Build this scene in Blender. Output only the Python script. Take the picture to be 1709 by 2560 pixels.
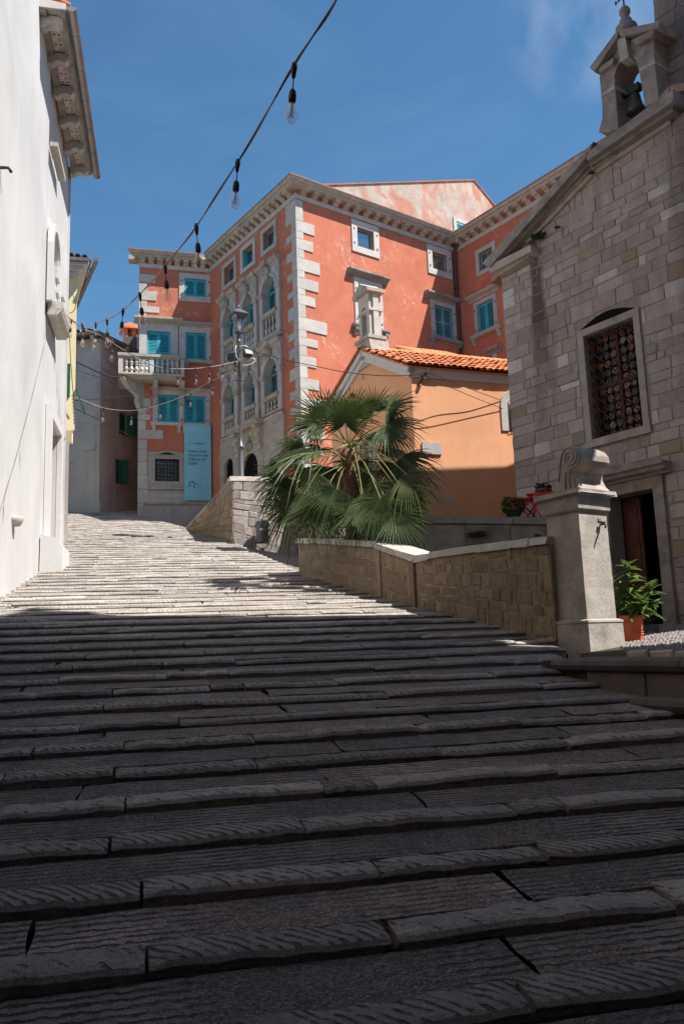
import bpy, math, random
from mathutils import Vector, Matrix
rnd = random.Random(7)
R_ = math.radians
for o in list(bpy.data.objects):
    bpy.data.objects.remove(o)
scene = bpy.context.scene
COL = scene.collection

# ------------------------------------------------------------------ camera
EZ = 1.83                                   # eye height
FPX, CX, CY = 2050.0, 854.5, 1280.0         # calibrated on the photograph's own pixels (1709 x 2560)
TH, PH = R_(9.3), R_(2.04)
CF_ = Vector((0, math.cos(TH), math.sin(TH)))
_r0, _u0 = Vector((1, 0, 0)), Vector((0, -math.sin(TH), math.cos(TH)))
CR_ = _r0 * math.cos(PH) - _u0 * math.sin(PH)
CU_ = _r0 * math.sin(PH) + _u0 * math.cos(PH)
cam = bpy.data.cameras.new('camera')
cam.sensor_fit = 'VERTICAL'
cam.sensor_height = 36.0
cam.lens = 36.0 * FPX / 2560.0
cam.clip_start, cam.clip_end = 0.05, 2000
camo = bpy.data.objects.new('camera', cam)
COL.objects.link(camo)
m = Matrix((CR_, CU_, -CF_)).transposed().to_4x4()
m.translation = Vector((0, 0, EZ))
camo.matrix_world = m
scene.camera = camo

# ------------------------------------------------------------------ daylight
SUN_A, SUN_EL = 70.0, 57.0                  # azimuth: from -Y towards +X
world = bpy.data.worlds.new('World')
scene.world = world
world.use_nodes = True
nt = world.node_tree
nt.nodes.clear()
N, L = nt.nodes.new, nt.links.new
wout, bg, sky = N('ShaderNodeOutputWorld'), N('ShaderNodeBackground'), N('ShaderNodeTexSky')
sky.sky_type = 'NISHITA'
sky.sun_disc = False
sky.sun_elevation = R_(SUN_EL)
sky.sun_rotation = R_(180 - SUN_A)
sky.air_density, sky.dust_density, sky.ozone_density = 1.0, 0.25, 1.6
sky.altitude = 300
tc = N('ShaderNodeTexCoord')
mp = N('ShaderNodeMapping')
mp.inputs['Scale'].default_value = (1.0, 1.0, 3.2)
mp.inputs['Rotation'].default_value = (0.0, R_(35), R_(10))
nz = N('ShaderNodeTexNoise')
nz.inputs['Scale'].default_value, nz.inputs['Detail'].default_value = 2.6, 9
nz.inputs['Roughness'].default_value = 0.62
nz.inputs['Distortion'].default_value = 0.6
cr = N('ShaderNodeValToRGB')
cr.color_ramp.elements[0].position, cr.color_ramp.elements[0].color = 0.56, (0, 0, 0, 1)
cr.color_ramp.elements[1].position, cr.color_ramp.elements[1].color = 0.98, (0.14, 0.14, 0.14, 1)
mx = N('ShaderNodeMixRGB')
mx.inputs[2].default_value = (5.2, 6.1, 7.2, 1)
def wisp_mask():
    d = Vector((0, 0, 0))
    nd = N('ShaderNodeVectorMath'); nd.operation = 'DOT_PRODUCT'
    L(tc.outputs['Generated'], nd.inputs[0])
    c = (CF_ + CR_ * ((1462 - CX) / FPX) + CU_ * ((CY - 30) / FPX)).normalized()
    nd.inputs[1].default_value = c
    r1 = N('ShaderNodeValToRGB')
    r1.color_ramp.elements[0].position, r1.color_ramp.elements[1].position = 0.9991, 0.99998
    L(nd.outputs['Value'], r1.inputs['Fac'])
    n2 = N('ShaderNodeTexNoise')
    n2.inputs['Scale'].default_value, n2.inputs['Detail'].default_value = 14, 8
    m2 = N('ShaderNodeMapping')
    m2.inputs['Rotation'].default_value = (0, R_(40), 0)
    m2.inputs['Scale'].default_value = (1.3, 1, .8)
    L(tc.outputs['Generated'], m2.inputs['Vector'])
    L(m2.outputs['Vector'], n2.inputs['Vector'])
    r2 = N('ShaderNodeValToRGB')
    r2.color_ramp.elements[0].position, r2.color_ramp.elements[1].position = 0.38, 0.72
    L(n2.outputs['Fac'], r2.inputs['Fac'])
    mm = N('ShaderNodeMath'); mm.operation = 'MULTIPLY'
    L(r1.outputs['Color'], mm.inputs[0]); L(r2.outputs['Color'], mm.inputs[1])
    m3 = N('ShaderNodeMath'); m3.operation = 'MULTIPLY'
    L(mm.outputs[0], m3.inputs[0]); m3.inputs[1].default_value = 0.22
    return m3.outputs[0]
L(tc.outputs['Generated'], mp.inputs['Vector'])
L(mp.outputs['Vector'], nz.inputs['Vector'])
L(nz.outputs['Fac'], cr.inputs['Fac'])
L(cr.outputs['Color'], mx.inputs[0])
L(sky.outputs['Color'], mx.inputs[1])
tint = N('ShaderNodeMixRGB')
tint.blend_type = 'MULTIPLY'
tint.inputs[0].default_value = 1.0
tint.inputs[2].default_value = (0.66, 1.0, 1.10, 1)
L(mx.outputs['Color'], tint.inputs[1])
wm = N('ShaderNodeMixRGB')
wm.inputs[2].default_value = (7.5, 7.9, 8.4, 1)
L(wisp_mask(), wm.inputs[0])
L(tint.outputs['Color'], wm.inputs[1])
L(wm.outputs['Color'], bg.inputs['Color'])
bg.inputs['Strength'].default_value = 0.078
L(bg.outputs['Background'], wout.inputs['Surface'])

sl = bpy.data.lights.new('sun', 'SUN')
sl.energy, sl.angle, sl.color = 5.0, R_(0.5), (1.0, 0.95, 0.88)
so = bpy.data.objects.new('sun', sl)
COL.objects.link(so)
_a, _e = R_(SUN_A), R_(SUN_EL)
SUN = Vector((math.sin(_a) * math.cos(_e), -math.cos(_a) * math.cos(_e), math.sin(_e)))
so.rotation_euler = SUN.to_track_quat('Z', 'Y').to_euler()
so.location = SUN * 60
vs = scene.view_settings
vs.view_transform, vs.look, vs.gamma, vs.exposure = 'Standard', 'None', 1.0, 0.85
vs.use_curve_mapping = False
try:
    scene.cycles.max_bounces = 8
    scene.cycles.diffuse_bounces = 4
    scene.cycles.transparent_max_bounces = 24
except Exception:
    pass

# ------------------------------------------------------------------ geometry helpers
def ray(x, y):
    return CF_ + CR_ * ((x - CX) / FPX) + CU_ * ((CY - y) / FPX)

def at_depth(x, y, Y):
    """world point on the pixel's ray at forward distance Y"""
    d = ray(x, y)
    return Vector((0, 0, EZ)) + d * (Y / d.y)

def at_z(x, y, z):
    d = ray(x, y)
    return Vector((0, 0, EZ)) + d * ((z - EZ) / d.z)

class Frame:
    """a vertical facade frame: local x runs along the wall (to the viewer's right), local y into it, z is up"""
    def __init__(self, O, yaw):
        self.O = Vector((O[0], O[1], 0))
        self.e = Vector((math.sin(R_(yaw)), math.cos(R_(yaw)), 0))
        self.i = Vector((-self.e.y, self.e.x, 0))
        self.ang = math.atan2(self.e.y, self.e.x)
    def uv(self, x, y, dep=0.0):
        d = ray(x, y)
        o = self.O + self.i * dep
        t = (o - Vector((0, 0, EZ))).dot(self.i) / d.dot(self.i)
        p = Vector((0, 0, EZ)) + d * t
        return (p - self.O).dot(self.e), p.z
    def P(self, a, dep, z):
        v = self.O + self.e * a + self.i * dep
        v.z = z
        return v

def smoothstep(t):
    t = max(0, min(1, t))
    return t * t * (3 - 2 * t)

class MB:
    """collects shapes, builds ONE mesh"""
    def __init__(self):
        self.v, self.f, self.sm = [], [], []
    def add(self, vs, fs, smooth=False):
        b = len(self.v)
        self.v += [tuple(p) for p in vs]
        for f in fs:
            self.f.append([b + i for i in f])
            self.sm.append(smooth)
        return self
    def box(self, x0, x1, y0, y1, z0, z1):
        return self.add([(x0, y0, z0), (x1, y0, z0), (x1, y1, z0), (x0, y1, z0), (x0, y0, z1), (x1, y0, z1), (x1, y1, z1), (x0, y1, z1)],
                        [(3, 2, 1, 0), (4, 5, 6, 7), (0, 1, 5, 4), (1, 2, 6, 5), (2, 3, 7, 6), (3, 0, 4, 7)])
    def block(self, q, y0, y1, bev=0.01):
        """a dressed stone: front polygon q = [(x,z)...] counter-clockwise seen from the front, face at y0, back at y1, edges chamfered"""
        n = len(q)
        cx, cz = sum(p[0] for p in q) / n, sum(p[1] for p in q) / n
        ins = []
        for k in range(n):
            x, z = q[k]
            dx, dz = cx - x, cz - z
            ins.append((x + (bev if dx > 0 else -bev), y0, z + (bev if dz > 0 else -bev)))
        ring = [(x, y0 + bev, z) for x, z in q]
        back = [(x, y1, z) for x, z in q]
        fs = [tuple(range(n))]
        for k in range(n):
            j = (k + 1) % n
            fs.append((n + k, n + j, j, k))
            fs.append((2 * n + k, 2 * n + j, n + j, n + k))
        return self.add(ins + ring + back, fs)
    def prism_xz(self, q, y0, y1):
        n = len(q)
        vs = [(x, y0, z) for x, z in q] + [(x, y1, z) for x, z in q]
        fs = [tuple(range(n)), tuple(range(2 * n - 1, n - 1, -1))] + [(n + k, n + (k + 1) % n, (k + 1) % n, k) for k in range(n)]
        return self.add(vs, fs)
    def prism_yz(self, q, x0, x1, sx0=0.0, sx1=0.0):
        """profile q = [(y,z)...] swept along x; sx0/sx1 mitre the ends by that factor of -y"""
        n = len(q)
        vs = [(x0 + sx0 * y, y, z) for y, z in q] + [(x1 + sx1 * y, y, z) for y, z in q]
        fs = [tuple(range(n - 1, -1, -1)), tuple(range(n, 2 * n))] + [(k, (k + 1) % n, n + (k + 1) % n, n + k) for k in range(n)]
        return self.add(vs, fs)
    def prism_xy(self, q, z0, z1):
        n = len(q)
        vs = [(x, y, z0) for x, y in q] + [(x, y, z1) for x, y in q]
        fs = [tuple(range(n - 1, -1, -1)), tuple(range(n, 2 * n))] + [(k, (k + 1) % n, n + (k + 1) % n, n + k) for k in range(n)]
        return self.add(vs, fs)
    def tube(self, pts, r, n=6, cap=True):
        pts = [Vector(p) for p in pts]
        rs = r if isinstance(r, (list, tuple)) else [r] * len(pts)
        vs, fs = [], []
        prev = None
        for k, p in enumerate(pts):
            a, b = pts[max(0, k - 1)], pts[min(len(pts) - 1, k + 1)]
            t = (b - a)
            t = t.normalized() if t.length > 1e-9 else Vector((0, 0, 1))
            if prev is None:
                s = t.cross(Vector((0, 0, 1)))
                if s.length < 1e-3:
                    s = t.cross(Vector((1, 0, 0)))
            else:
                s = prev - t * prev.dot(t)
            s.normalize()
            prev = s
            u = t.cross(s)
            for j in range(n):
                an = 2 * math.pi * j / n
                vs.append(p + (s * math.cos(an) + u * math.sin(an)) * rs[k])
        for k in range(len(pts) - 1):
            for j in range(n):
                j2 = (j + 1) % n
                fs.append((k * n + j, k * n + j2, (k + 1) * n + j2, (k + 1) * n + j))
        if cap:
            fs.append(tuple(range(n - 1, -1, -1)))
            fs.append(tuple(range((len(pts) - 1) * n, len(pts) * n)))
        return self.add(vs, fs, True)
    def lathe(self, prof, c=(0, 0, 0), n=12, a0=0.0, a1=2 * math.pi):
        """prof = [(r,z)...] turned about the vertical through c"""
        full = abs(a1 - a0 - 2 * math.pi) < 1e-6
        m_ = n if full else n + 1
        vs, fs = [], []
        for r, z in prof:
            for j in range(m_):
                an = a0 + (a1 - a0) * j / n
                vs.append((c[0] + r * math.cos(an), c[1] + r * math.sin(an), c[2] + z))
        for k in range(len(prof) - 1):
            for j in range(n):
                j2 = (j + 1) % m_
                fs.append((k * m_ + j, k * m_ + j2, (k + 1) * m_ + j2, (k + 1) * m_ + j))
        if full:
            if prof[0][0] > 1e-4: fs.append(tuple(range(m_ - 1, -1, -1)))
            if prof[-1][0] > 1e-4: fs.append(tuple(range((len(prof) - 1) * m_, len(prof) * m_)))
        return self.add(vs, fs, True)
    def grid_wall(self, x0, x1, z0, z1, holes, dep):
        """a wall face at y=0 with rectangular openings (a0,a1,z0,z1) whose sides run back to y=dep"""
        xs = sorted({x0, x1, *[h[0] for h in holes], *[h[1] for h in holes]})
        zs = sorted({z0, z1, *[h[2] for h in holes], *[h[3] for h in holes]})
        xs = [x for x in xs if x0 <= x <= x1]
        zs = [z for z in zs if z0 <= z <= z1]
        for i in range(len(xs) - 1):
            for j in range(len(zs) - 1):
                cx, cz = (xs[i] + xs[i + 1]) / 2, (zs[j] + zs[j + 1]) / 2
                if any(h[0] < cx < h[1] and h[2] < cz < h[3] for h in holes):
                    continue
                self.add([(xs[i], 0, zs[j]), (xs[i + 1], 0, zs[j]), (xs[i + 1], 0, zs[j + 1]), (xs[i], 0, zs[j + 1])], [(0, 1, 2, 3)])
        for a0, a1, b0, b1 in holes:
            self.add([(a0, 0, b0), (a1, 0, b0), (a1, 0, b1), (a0, 0, b1), (a0, dep, b0), (a1, dep, b0), (a1, dep, b1), (a0, dep, b1)],
                     [(0, 4, 5, 1), (1, 5, 6, 2), (2, 6, 7, 3), (3, 7, 4, 0)])
        return self
    def jitter(self, amt, r=rnd):
        seen = {}
        for k, p in enumerate(self.v):
            key = (round(p[0], 4), round(p[1], 4), round(p[2], 4))
            if key not in seen:
                seen[key] = tuple(c + r.uniform(-amt, amt) for c in p)
            self.v[k] = seen[key]
        return self
    def mesh(self, name, mat):
        me = bpy.data.meshes.new(name)
        me.from_pydata(self.v, [], self.f)
        if mat is not None:
            for mm in (mat if isinstance(mat, (list, tuple)) else [mat]):
                me.materials.append(mm)
        if any(self.sm):
            me.polygons.foreach_set('use_smooth', self.sm)
        me.update()
        return me

def link(name, data, parent=None):
    o = bpy.data.objects.new(name, data)
    COL.objects.link(o)
    if parent is not None:
        o.parent = parent
    return o

def thing(name, label, cat, loc, group=None, kind=None):
    o = link(name, None)
    o.empty_display_size = 0.2
    o.location = loc
    if label: o['label'] = label
    if cat: o['category'] = cat
    if group: o['group'] = group
    if kind: o['kind'] = kind
    return o

def single(name, mb, mat, label, cat, group=None, loc=None):
    o = link(name, mb.mesh(name, mat) if isinstance(mb, MB) else mb)
    o['label'], o['category'] = label, cat
    if group: o['group'] = group
    return o

def part(name, mb, mat, root, fr=None, loc=(0, 0, 0), label=None):
    """a part: mesh in the frame's coordinates (or the world's when fr is None), child of its thing"""
    o = link(name, mb.mesh(name, mat) if isinstance(mb, MB) else mb, root)
    base = root.location
    if fr is None:
        o.location = Vector(loc) - base
    else:
        o.location = fr.P(loc[0], loc[1], loc[2]) - base
        o.rotation_euler = (0, 0, fr.ang)
    if label: o['label'] = label
    return o

def sub(name, mb, mat, prt, loc=(0, 0, 0), label=None):
    o = link(name, mb.mesh(name, mat) if isinstance(mb, MB) else mb, prt)
    o.location = loc
    if label: o['label'] = label
    return o

def structure(name, mb, mat):
    o = link(name, mb.mesh(name, mat))
    o['kind'] = 'structure'
    return o

# ------------------------------------------------------------------ materials
MAT = {}
class Nodes:
    def __init__(self, name):
        self.m = bpy.data.materials.new(name)
        self.m.use_nodes = True
        self.t = self.m.node_tree
        self.b = self.t.nodes['Principled BSDF']
        self.out = self.t.nodes['Material Output']
    def n(self, typ, **kw):
        nd = self.t.nodes.new(typ)
        for k, v in kw.items():
            setattr(nd, k, v)
        return nd
    def l(self, a, b):
        self.t.links.new(a, b)
    def coord(self, kind='pos', scale=(1, 1, 1), rot=(0, 0, 0)):
        if kind == 'pos':
            s = self.n('ShaderNodeNewGeometry').outputs['Position']
        else:
            s = self.n('ShaderNodeTexCoord').outputs['Object']
        mp = self.n('ShaderNodeMapping')
        mp.inputs['Scale'].default_value = scale
        mp.inputs['Rotation'].default_value = rot
        self.l(s, mp.inputs['Vector'])
        return mp.outputs['Vector']
    def noise(self, vec, scale, detail=6, rough=0.55, dist=0.0):
        nd = self.n('ShaderNodeTexNoise')
        nd.inputs['Scale'].default_value = scale
        nd.inputs['Detail'].default_value = detail
        nd.inputs['Roughness'].default_value = rough
        nd.inputs['Distortion'].default_value = dist
        self.l(vec, nd.inputs['Vector'])
        return nd.outputs['Fac']
    def ramp(self, fac, a, b, ca=(0, 0, 0, 1), cb=(1, 1, 1, 1)):
        nd = self.n('ShaderNodeValToRGB')
        nd.color_ramp.elements[0].position, nd.color_ramp.elements[1].position = a, b
        nd.color_ramp.elements[0].color, nd.color_ramp.elements[1].color = ca, cb
        self.l(fac, nd.inputs['Fac'])
        return nd.outputs['Color']
    def mix(self, fac, a, b, mode='MIX'):
        nd = self.n('ShaderNodeMixRGB', blend_type=mode)
        for k, v in ((0, fac), (1, a), (2, b)):
            if isinstance(v, bpy.types.NodeSocket):
                self.l(v, nd.inputs[k])
            elif k == 0:
                nd.inputs[0].default_value = v
            else:
                nd.inputs[k].default_value = (*v[:3], 1)
        return nd.outputs['Color']
    def math(self, op, a, b=0.0):
        nd = self.n('ShaderNodeMath', operation=op)
        for k, v in ((0, a), (1, b)):
            if isinstance(v, bpy.types.NodeSocket):
                self.l(v, nd.inputs[k])
            else:
                nd.inputs[k].default_value = v
        return nd.outputs[0]
    def rand(self):
        return self.n('ShaderNodeObjectInfo').outputs['Random']
    def bump(self, h, strength=0.4, dist=0.02, prev=None):
        nd = self.n('ShaderNodeBump')
        nd.inputs['Strength'].default_value = strength
        nd.inputs['Distance'].default_value = dist
        self.l(h, nd.inputs['Height'])
        if prev is not None:
            self.l(prev, nd.inputs['Normal'])
        self.l(nd.outputs['Normal'], self.b.inputs['Normal'])
        return nd.outputs['Normal']
    def done(self, col, rough=0.85, spec=0.25, metal=0.0):
        if isinstance(col, bpy.types.NodeSocket):
            self.l(col, self.b.inputs['Base Color'])
        else:
            self.b.inputs['Base Color'].default_value = (*col[:3], 1)
        if isinstance(rough, bpy.types.NodeSocket):
            self.l(rough, self.b.inputs['Roughness'])
        else:
            self.b.inputs['Roughness'].default_value = rough
        self.b.inputs['Specular IOR Level'].default_value = spec
        self.b.inputs['Metallic'].default_value = metal
        return self.m

def plain(name, col, rough=0.6, spec=0.3, metal=0.0, var=0.12, scale=6.0, bump=0.08):
    """paint, metal and the like: base colour with a little grime and unevenness"""
    k = Nodes(name)
    v = k.coord('pos')
    n1 = k.noise(v, scale, 7, 0.6)
    c = k.mix(k.ramp(n1, 0.3, 0.75), [x * (1 - var) for x in col], [min(1, x * (1 + var)) for x in col])
    if bump:
        k.bump(k.noise(v, scale * 9, 4), bump, 0.01)
    return k.done(c, rough, spec, metal)

def stone(name, c0, c1, c2, scale=5.0, bump=0.5, dist=0.02, rough=0.9, objvar=0.35, pits=True, stain=(0.10, 0.09, 0.08), stain_amt=0.5, tint=None):
    """weathered stone: three tones, per-stone variation, pitted relief, dark lichen patches"""
    k = Nodes(name)
    v = k.coord('pos')
    n1 = k.noise(v, scale, 8, 0.62, 0.3)
    c = k.mix(k.ramp(n1, 0.32, 0.70), c0, c1)
    if objvar:
        r = k.rand()
        c = k.mix(k.math('MULTIPLY', r, objvar * 1.6), c, c2)
        r2 = k.math('FRACT', k.math('MULTIPLY', r, 7.31))
        c = k.mix(1.0, c, k.ramp(r2, 0, 1, (1 - objvar, 1 - objvar, 1 - objvar, 1), (1 + objvar * .5, 1 + objvar * .5, 1 + objvar * .5, 1)), 'MULTIPLY')
        if tint:
            r3 = k.math('FRACT', k.math('MULTIPLY', r, 23.7))
            c = k.mix(k.ramp(r3, 0.72, 0.95), c, tint)
    st = k.ramp(k.noise(v, scale * 0.35, 9, 0.72, 0.5), 0.55, 0.80)
    c = k.mix(k.math('MULTIPLY', st, stain_amt), c, stain)
    fine = k.noise(v, scale * 14, 5, 0.7)
    c = k.mix(0.35, c, k.ramp(fine, 0.35, 0.7, (0.55, 0.55, 0.55, 1), (1.25, 1.25, 1.25, 1)), 'MULTIPLY')
    h = k.math('ADD', k.math('MULTIPLY', n1, 0.6), k.math('MULTIPLY', fine, 0.5))
    if pits:
        h = k.math('ADD', h, k.math('MULTIPLY', k.noise(v, scale * 4.5, 6, 0.6), 0.8))
    k.bump(h, bump, dist)
    return k.done(c, rough, 0.2)

def plaster(name, base, worn, amount=0.5, scale=1.4, bump=0.25, dirt=(0.2, 0.17, 0.14), dirt_amt=0.25, streak=True, pale=None):
    """painted render: cloudy tone, flaked pale patches, rain streaks"""
    k = Nodes(name)
    v = k.coord('pos')
    cl = k.noise(v, scale * 0.6, 8, 0.6, 0.4)
    dark = [x * 0.86 for x in base]
    lite = [min(1, x * 1.1 + 0.008) for x in base]
    c = k.mix(k.ramp(cl, 0.3, 0.72), dark, lite)
    if pale:
        c = k.mix(k.math('MULTIPLY', k.ramp(k.noise(v, scale * 0.9, 8, 0.7, 0.8), 0.45, 0.7), 0.6), c, pale)
    fl = k.noise(v, scale * 3.2, 10, 0.72, 0.35)
    reg = k.ramp(k.noise(v, scale * 0.45, 4, 0.5), 0.46, 0.66)
    thr = k.math('MULTIPLY', k.ramp(fl, 0.66 - 0.26 * amount, 0.74 - 0.22 * amount), reg)
    c = k.mix(k.math('MULTIPLY', thr, 0.85), c, worn)
    if streak:
        vs_ = k.coord('pos', (3.0, 3.0, 0.18))
        stn = k.ramp(k.noise(vs_, 1.2, 6, 0.6), 0.5, 0.78)
        c = k.mix(k.math('MULTIPLY', stn, dirt_amt), c, dirt)
    fine = k.noise(v, 38, 5, 0.65)
    c = k.mix(0.22, c, k.ramp(fine, 0.3, 0.75, (0.7, 0.7, 0.7, 1), (1.18, 1.18, 1.18, 1)), 'MULTIPLY')
    h = k.math('ADD', k.math('MULTIPLY', fine, 0.35), k.math('MULTIPLY', fl, 0.6))
    h = k.math('SUBTRACT', h, k.math('MULTIPLY', thr, 0.5))
    k.bump(h, bump, 0.012)
    return k.done(c, 0.92, 0.12)

def build_materials():
    # steps: nosing stones with slanting chisel grooves
    k = Nodes('step_stone')
    v = k.coord('pos')
    o = k.coord('obj')
    r = k.rand()
    n1 = k.noise(v, 7, 8, 0.62, 0.2)
    c = k.mix(k.ramp(n1, 0.3, 0.72), (0.42, 0.38, 0.35), (0.61, 0.56, 0.515))
    c = k.mix(k.math('MULTIPLY', r, 0.55), c, (0.40, 0.36, 0.33))
    r2 = k.math('FRACT', k.math('MULTIPLY', r, 9.13))
    c = k.mix(1.0, c, k.ramp(r2, 0, 1, (0.70, 0.70, 0.71, 1), (1.15, 1.14, 1.12, 1)), 'MULTIPLY')
    dk = k.ramp(k.noise(v, 1.3, 8, 0.7, 0.6), 0.5, 0.8)
    c = k.mix(k.math('MULTIPLY', dk, 0.6), c, (0.13, 0.115, 0.11))
    mpn = k.n('ShaderNodeMapping')
    mpn.inputs['Scale'].default_value = (1.0, 0.85, 0.0)
    wob = k.n('ShaderNodeTexNoise')
    wob.inputs['Scale'].default_value = 7
    wob.inputs['Detail'].default_value = 3
    k.l(o, wob.inputs['Vector'])
    vm = k.n('ShaderNodeVectorMath', operation='MULTIPLY_ADD')
    k.l(wob.outputs['Color'], vm.inputs[0])
    vm.inputs[1].default_value = (0.05, 0.05, 0.0)
    k.l(o, vm.inputs[2])
    k.l(vm.outputs[0], mpn.inputs['Vector'])
    w = k.n('ShaderNodeTexWave', wave_type='BANDS', bands_direction='DIAGONAL')
    k.l(mpn.outputs['Vector'], w.inputs['Vector'])
    w.inputs['Scale'].default_value = 10.5
    w.inputs['Distortion'].default_value = 0.0
    gr = k.ramp(w.outputs['Fac'], 0.10, 0.36)
    brk = k.ramp(k.math('ADD', k.noise(o, 10, 4, 0.6), k.math('MULTIPLY', k.math('SUBTRACT', k.math('FRACT', k.math('MULTIPLY', r, 37.7)), 0.55), 0.22)), 0.42, 0.54)
    sepn = k.n('ShaderNodeSeparateXYZ')
    k.l(k.n('ShaderNodeNewGeometry').outputs['True Normal'], sepn.inputs[0])
    upf = k.ramp(sepn.outputs['Z'], 0.5, 0.9, (0.1, 0.1, 0.1, 1), (1, 1, 1, 1))
    grv = k.math('SUBTRACT', 1.0, k.math('MULTIPLY', k.math('MULTIPLY', k.math('SUBTRACT', 1.0, gr), brk), upf))
    c = k.mix(k.math('MULTIPLY', k.math('SUBTRACT', 1.0, grv), 0.72), c, (0.085, 0.075, 0.07))
    mid = k.noise(v, 24, 6, 0.68)
    fine = k.noise(v, 95, 5, 0.7)
    c = k.mix(0.6, c, k.ramp(fine, 0.34, 0.68, (0.42, 0.42, 0.42, 1), (1.4, 1.4, 1.4, 1)), 'MULTIPLY')
    c = k.mix(0.45, c, k.ramp(mid, 0.34, 0.66, (0.55, 0.55, 0.55, 1), (1.25, 1.25, 1.25, 1)), 'MULTIPLY')
    h = k.math('ADD', k.math('MULTIPLY', grv, 1.9), k.math('ADD', k.math('MULTIPLY', fine, 0.45), k.math('MULTIPLY', mid, 1.1)))
    k.bump(h, 1.0, 0.016)
    MAT['step'] = k.done(c, 0.85, 0.2)
    # treads: long ridged slabs with grit
    k = Nodes('tread_stone')
    v = k.coord('pos')
    o = k.coord('obj', (2.6, 15.0, 1.0))
    r = k.rand()
    n1 = k.noise(v, 5, 8, 0.65, 0.2)
    c = k.mix(k.ramp(n1, 0.3, 0.72), (0.43, 0.37, 0.335), (0.64, 0.56, 0.51))
    r2 = k.math('FRACT', k.math('MULTIPLY', r, 9.13))
    c = k.mix(1.0, c, k.ramp(r2, 0, 1, (0.70, 0.72, 0.74, 1), (1.12, 1.08, 1.06, 1)), 'MULTIPLY')
    ob = k.coord('obj')
    wv = k.n('ShaderNodeTexWave', wave_type='BANDS', bands_direction='Y')
    wv.inputs['Scale'].default_value = 6.2
    wv.inputs['Distortion'].default_value = 4.0
    wv.inputs['Detail'].default_value = 5
    wv.inputs['Detail Scale'].default_value = 2.4
    wv.inputs['Detail Roughness'].default_value = 0.65
    k.l(ob, wv.inputs['Vector'])
    rm = k.math('MULTIPLY', k.ramp(k.noise(v, 0.9, 4, 0.5), 0.40, 0.56), k.ramp(k.noise(ob, 8.0, 5, 0.65), 0.34, 0.50))
    rid = k.math('MULTIPLY', k.math('SUBTRACT', 1.0, k.ramp(wv.outputs['Fac'], 0.06, 0.38)), rm)
    c = k.mix(k.math('MULTIPLY', rid, 0.78), c, (0.075, 0.065, 0.06))
    grit = k.n('ShaderNodeTexVoronoi')
    grit.inputs['Scale'].default_value = 62
    k.l(v, grit.inputs['Vector'])
    gm = k.math('SUBTRACT', 1.0, k.math('MULTIPLY', k.ramp(k.noise(v, 0.9, 4, 0.5), 0.44, 0.62), 0.8))
    gd = k.math('MULTIPLY', k.ramp(grit.outputs['Distance'], 0.1, 0.62), gm)
    c = k.mix(k.math('MULTIPLY', gd, 0.62), c, (0.11, 0.095, 0.09))
    cellc = k.n('ShaderNodeSeparateColor')
    k.l(grit.outputs['Color'], cellc.inputs[0])
    c = k.mix(k.math('MULTIPLY', gm, 0.7), c, k.mix(1.0, c, k.ramp(cellc.outputs[0], 0, 1, (0.6, 0.6, 0.6, 1), (1.4, 1.38, 1.36, 1)), 'MULTIPLY'))
    mid = k.noise(v, 22, 6, 0.68)
    fine = k.noise(v, 100, 5, 0.7)
    c = k.mix(0.65, c, k.ramp(fine, 0.34, 0.68, (0.38, 0.38, 0.38, 1), (1.45, 1.45, 1.45, 1)), 'MULTIPLY')
    c = k.mix(0.45, c, k.ramp(mid, 0.34, 0.66, (0.55, 0.55, 0.55, 1), (1.25, 1.25, 1.25, 1)), 'MULTIPLY')
    moss = k.ramp(k.noise(v, 1.1, 8, 0.7, 0.4), 0.60, 0.76)
    c = k.mix(k.math('MULTIPLY', moss, 0.35), c, (0.11, 0.105, 0.07))
    h = k.math('SUBTRACT', k.math('ADD', k.math('MULTIPLY', fine, 0.5), k.math('MULTIPLY', mid, 0.9)), k.math('ADD', k.math('MULTIPLY', rid, 2.0), k.math('MULTIPLY', gd, 0.7)))
    k.bump(h, 1.0, 0.018)
    MAT['tread'] = k.done(c, 0.9, 0.15)
    MAT['joint'] = stone('joint_earth', (0.035, 0.032, 0.026), (0.075, 0.068, 0.055), (0.05, 0.055, 0.03), 9, 0.6, 0.02, objvar=0)
    MAT['ground'] = stone('ground_earth', (0.13, 0.12, 0.10), (0.22, 0.2, 0.17), (0.1, 0.1, 0.08), 1.0, 0.4, 0.03, objvar=0)
    MAT['pebble'] = stone('cobble_stone', (0.20, 0.18, 0.17), (0.36, 0.33, 0.31), (0.3, 0.25, 0.25), 11, 0.3, 0.01, objvar=0.4)
    # walls
    MAT['white'] = plaster('white_plaster', (0.54, 0.535, 0.527), (0.44, 0.43, 0.415), 0.3, 0.8, 0.16, (0.38, 0.36, 0.34), 0.2)
    MAT['yellow'] = plaster('yellow_plaster', (0.86, 0.74, 0.47), (0.7, 0.6, 0.45), 0.2, 1.2, 0.12, (0.5, 0.42, 0.3), 0.15)
    MAT['grey'] = plaster('grey_plaster', (0.52, 0.44, 0.385), (0.36, 0.295, 0.25), 0.75, 1.0, 0.3, (0.16, 0.14, 0.13), 0.45, pale=(0.56, 0.49, 0.43))
    MAT['red'] = plaster('red_plaster', (0.53, 0.172, 0.105), (0.66, 0.43, 0.33), 0.52, 1.5, 0.2, (0.5, 0.16, 0.10), 0.25, pale=(0.56, 0.215, 0.14))
    k = Nodes('worn_red_plaster')
    v = k.coord('pos')
    vst = k.coord('pos', (1.0, 1.0, 0.55))
    pt = k.noise(vst, 0.85, 12, 0.66, 0.9)
    wn = k.ramp(pt, 0.43, 0.54)
    c = k.mix(k.ramp(k.noise(v, 2.2, 8, 0.65), 0.3, 0.7), (0.43, 0.185, 0.13), (0.52, 0.27, 0.20))
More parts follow.
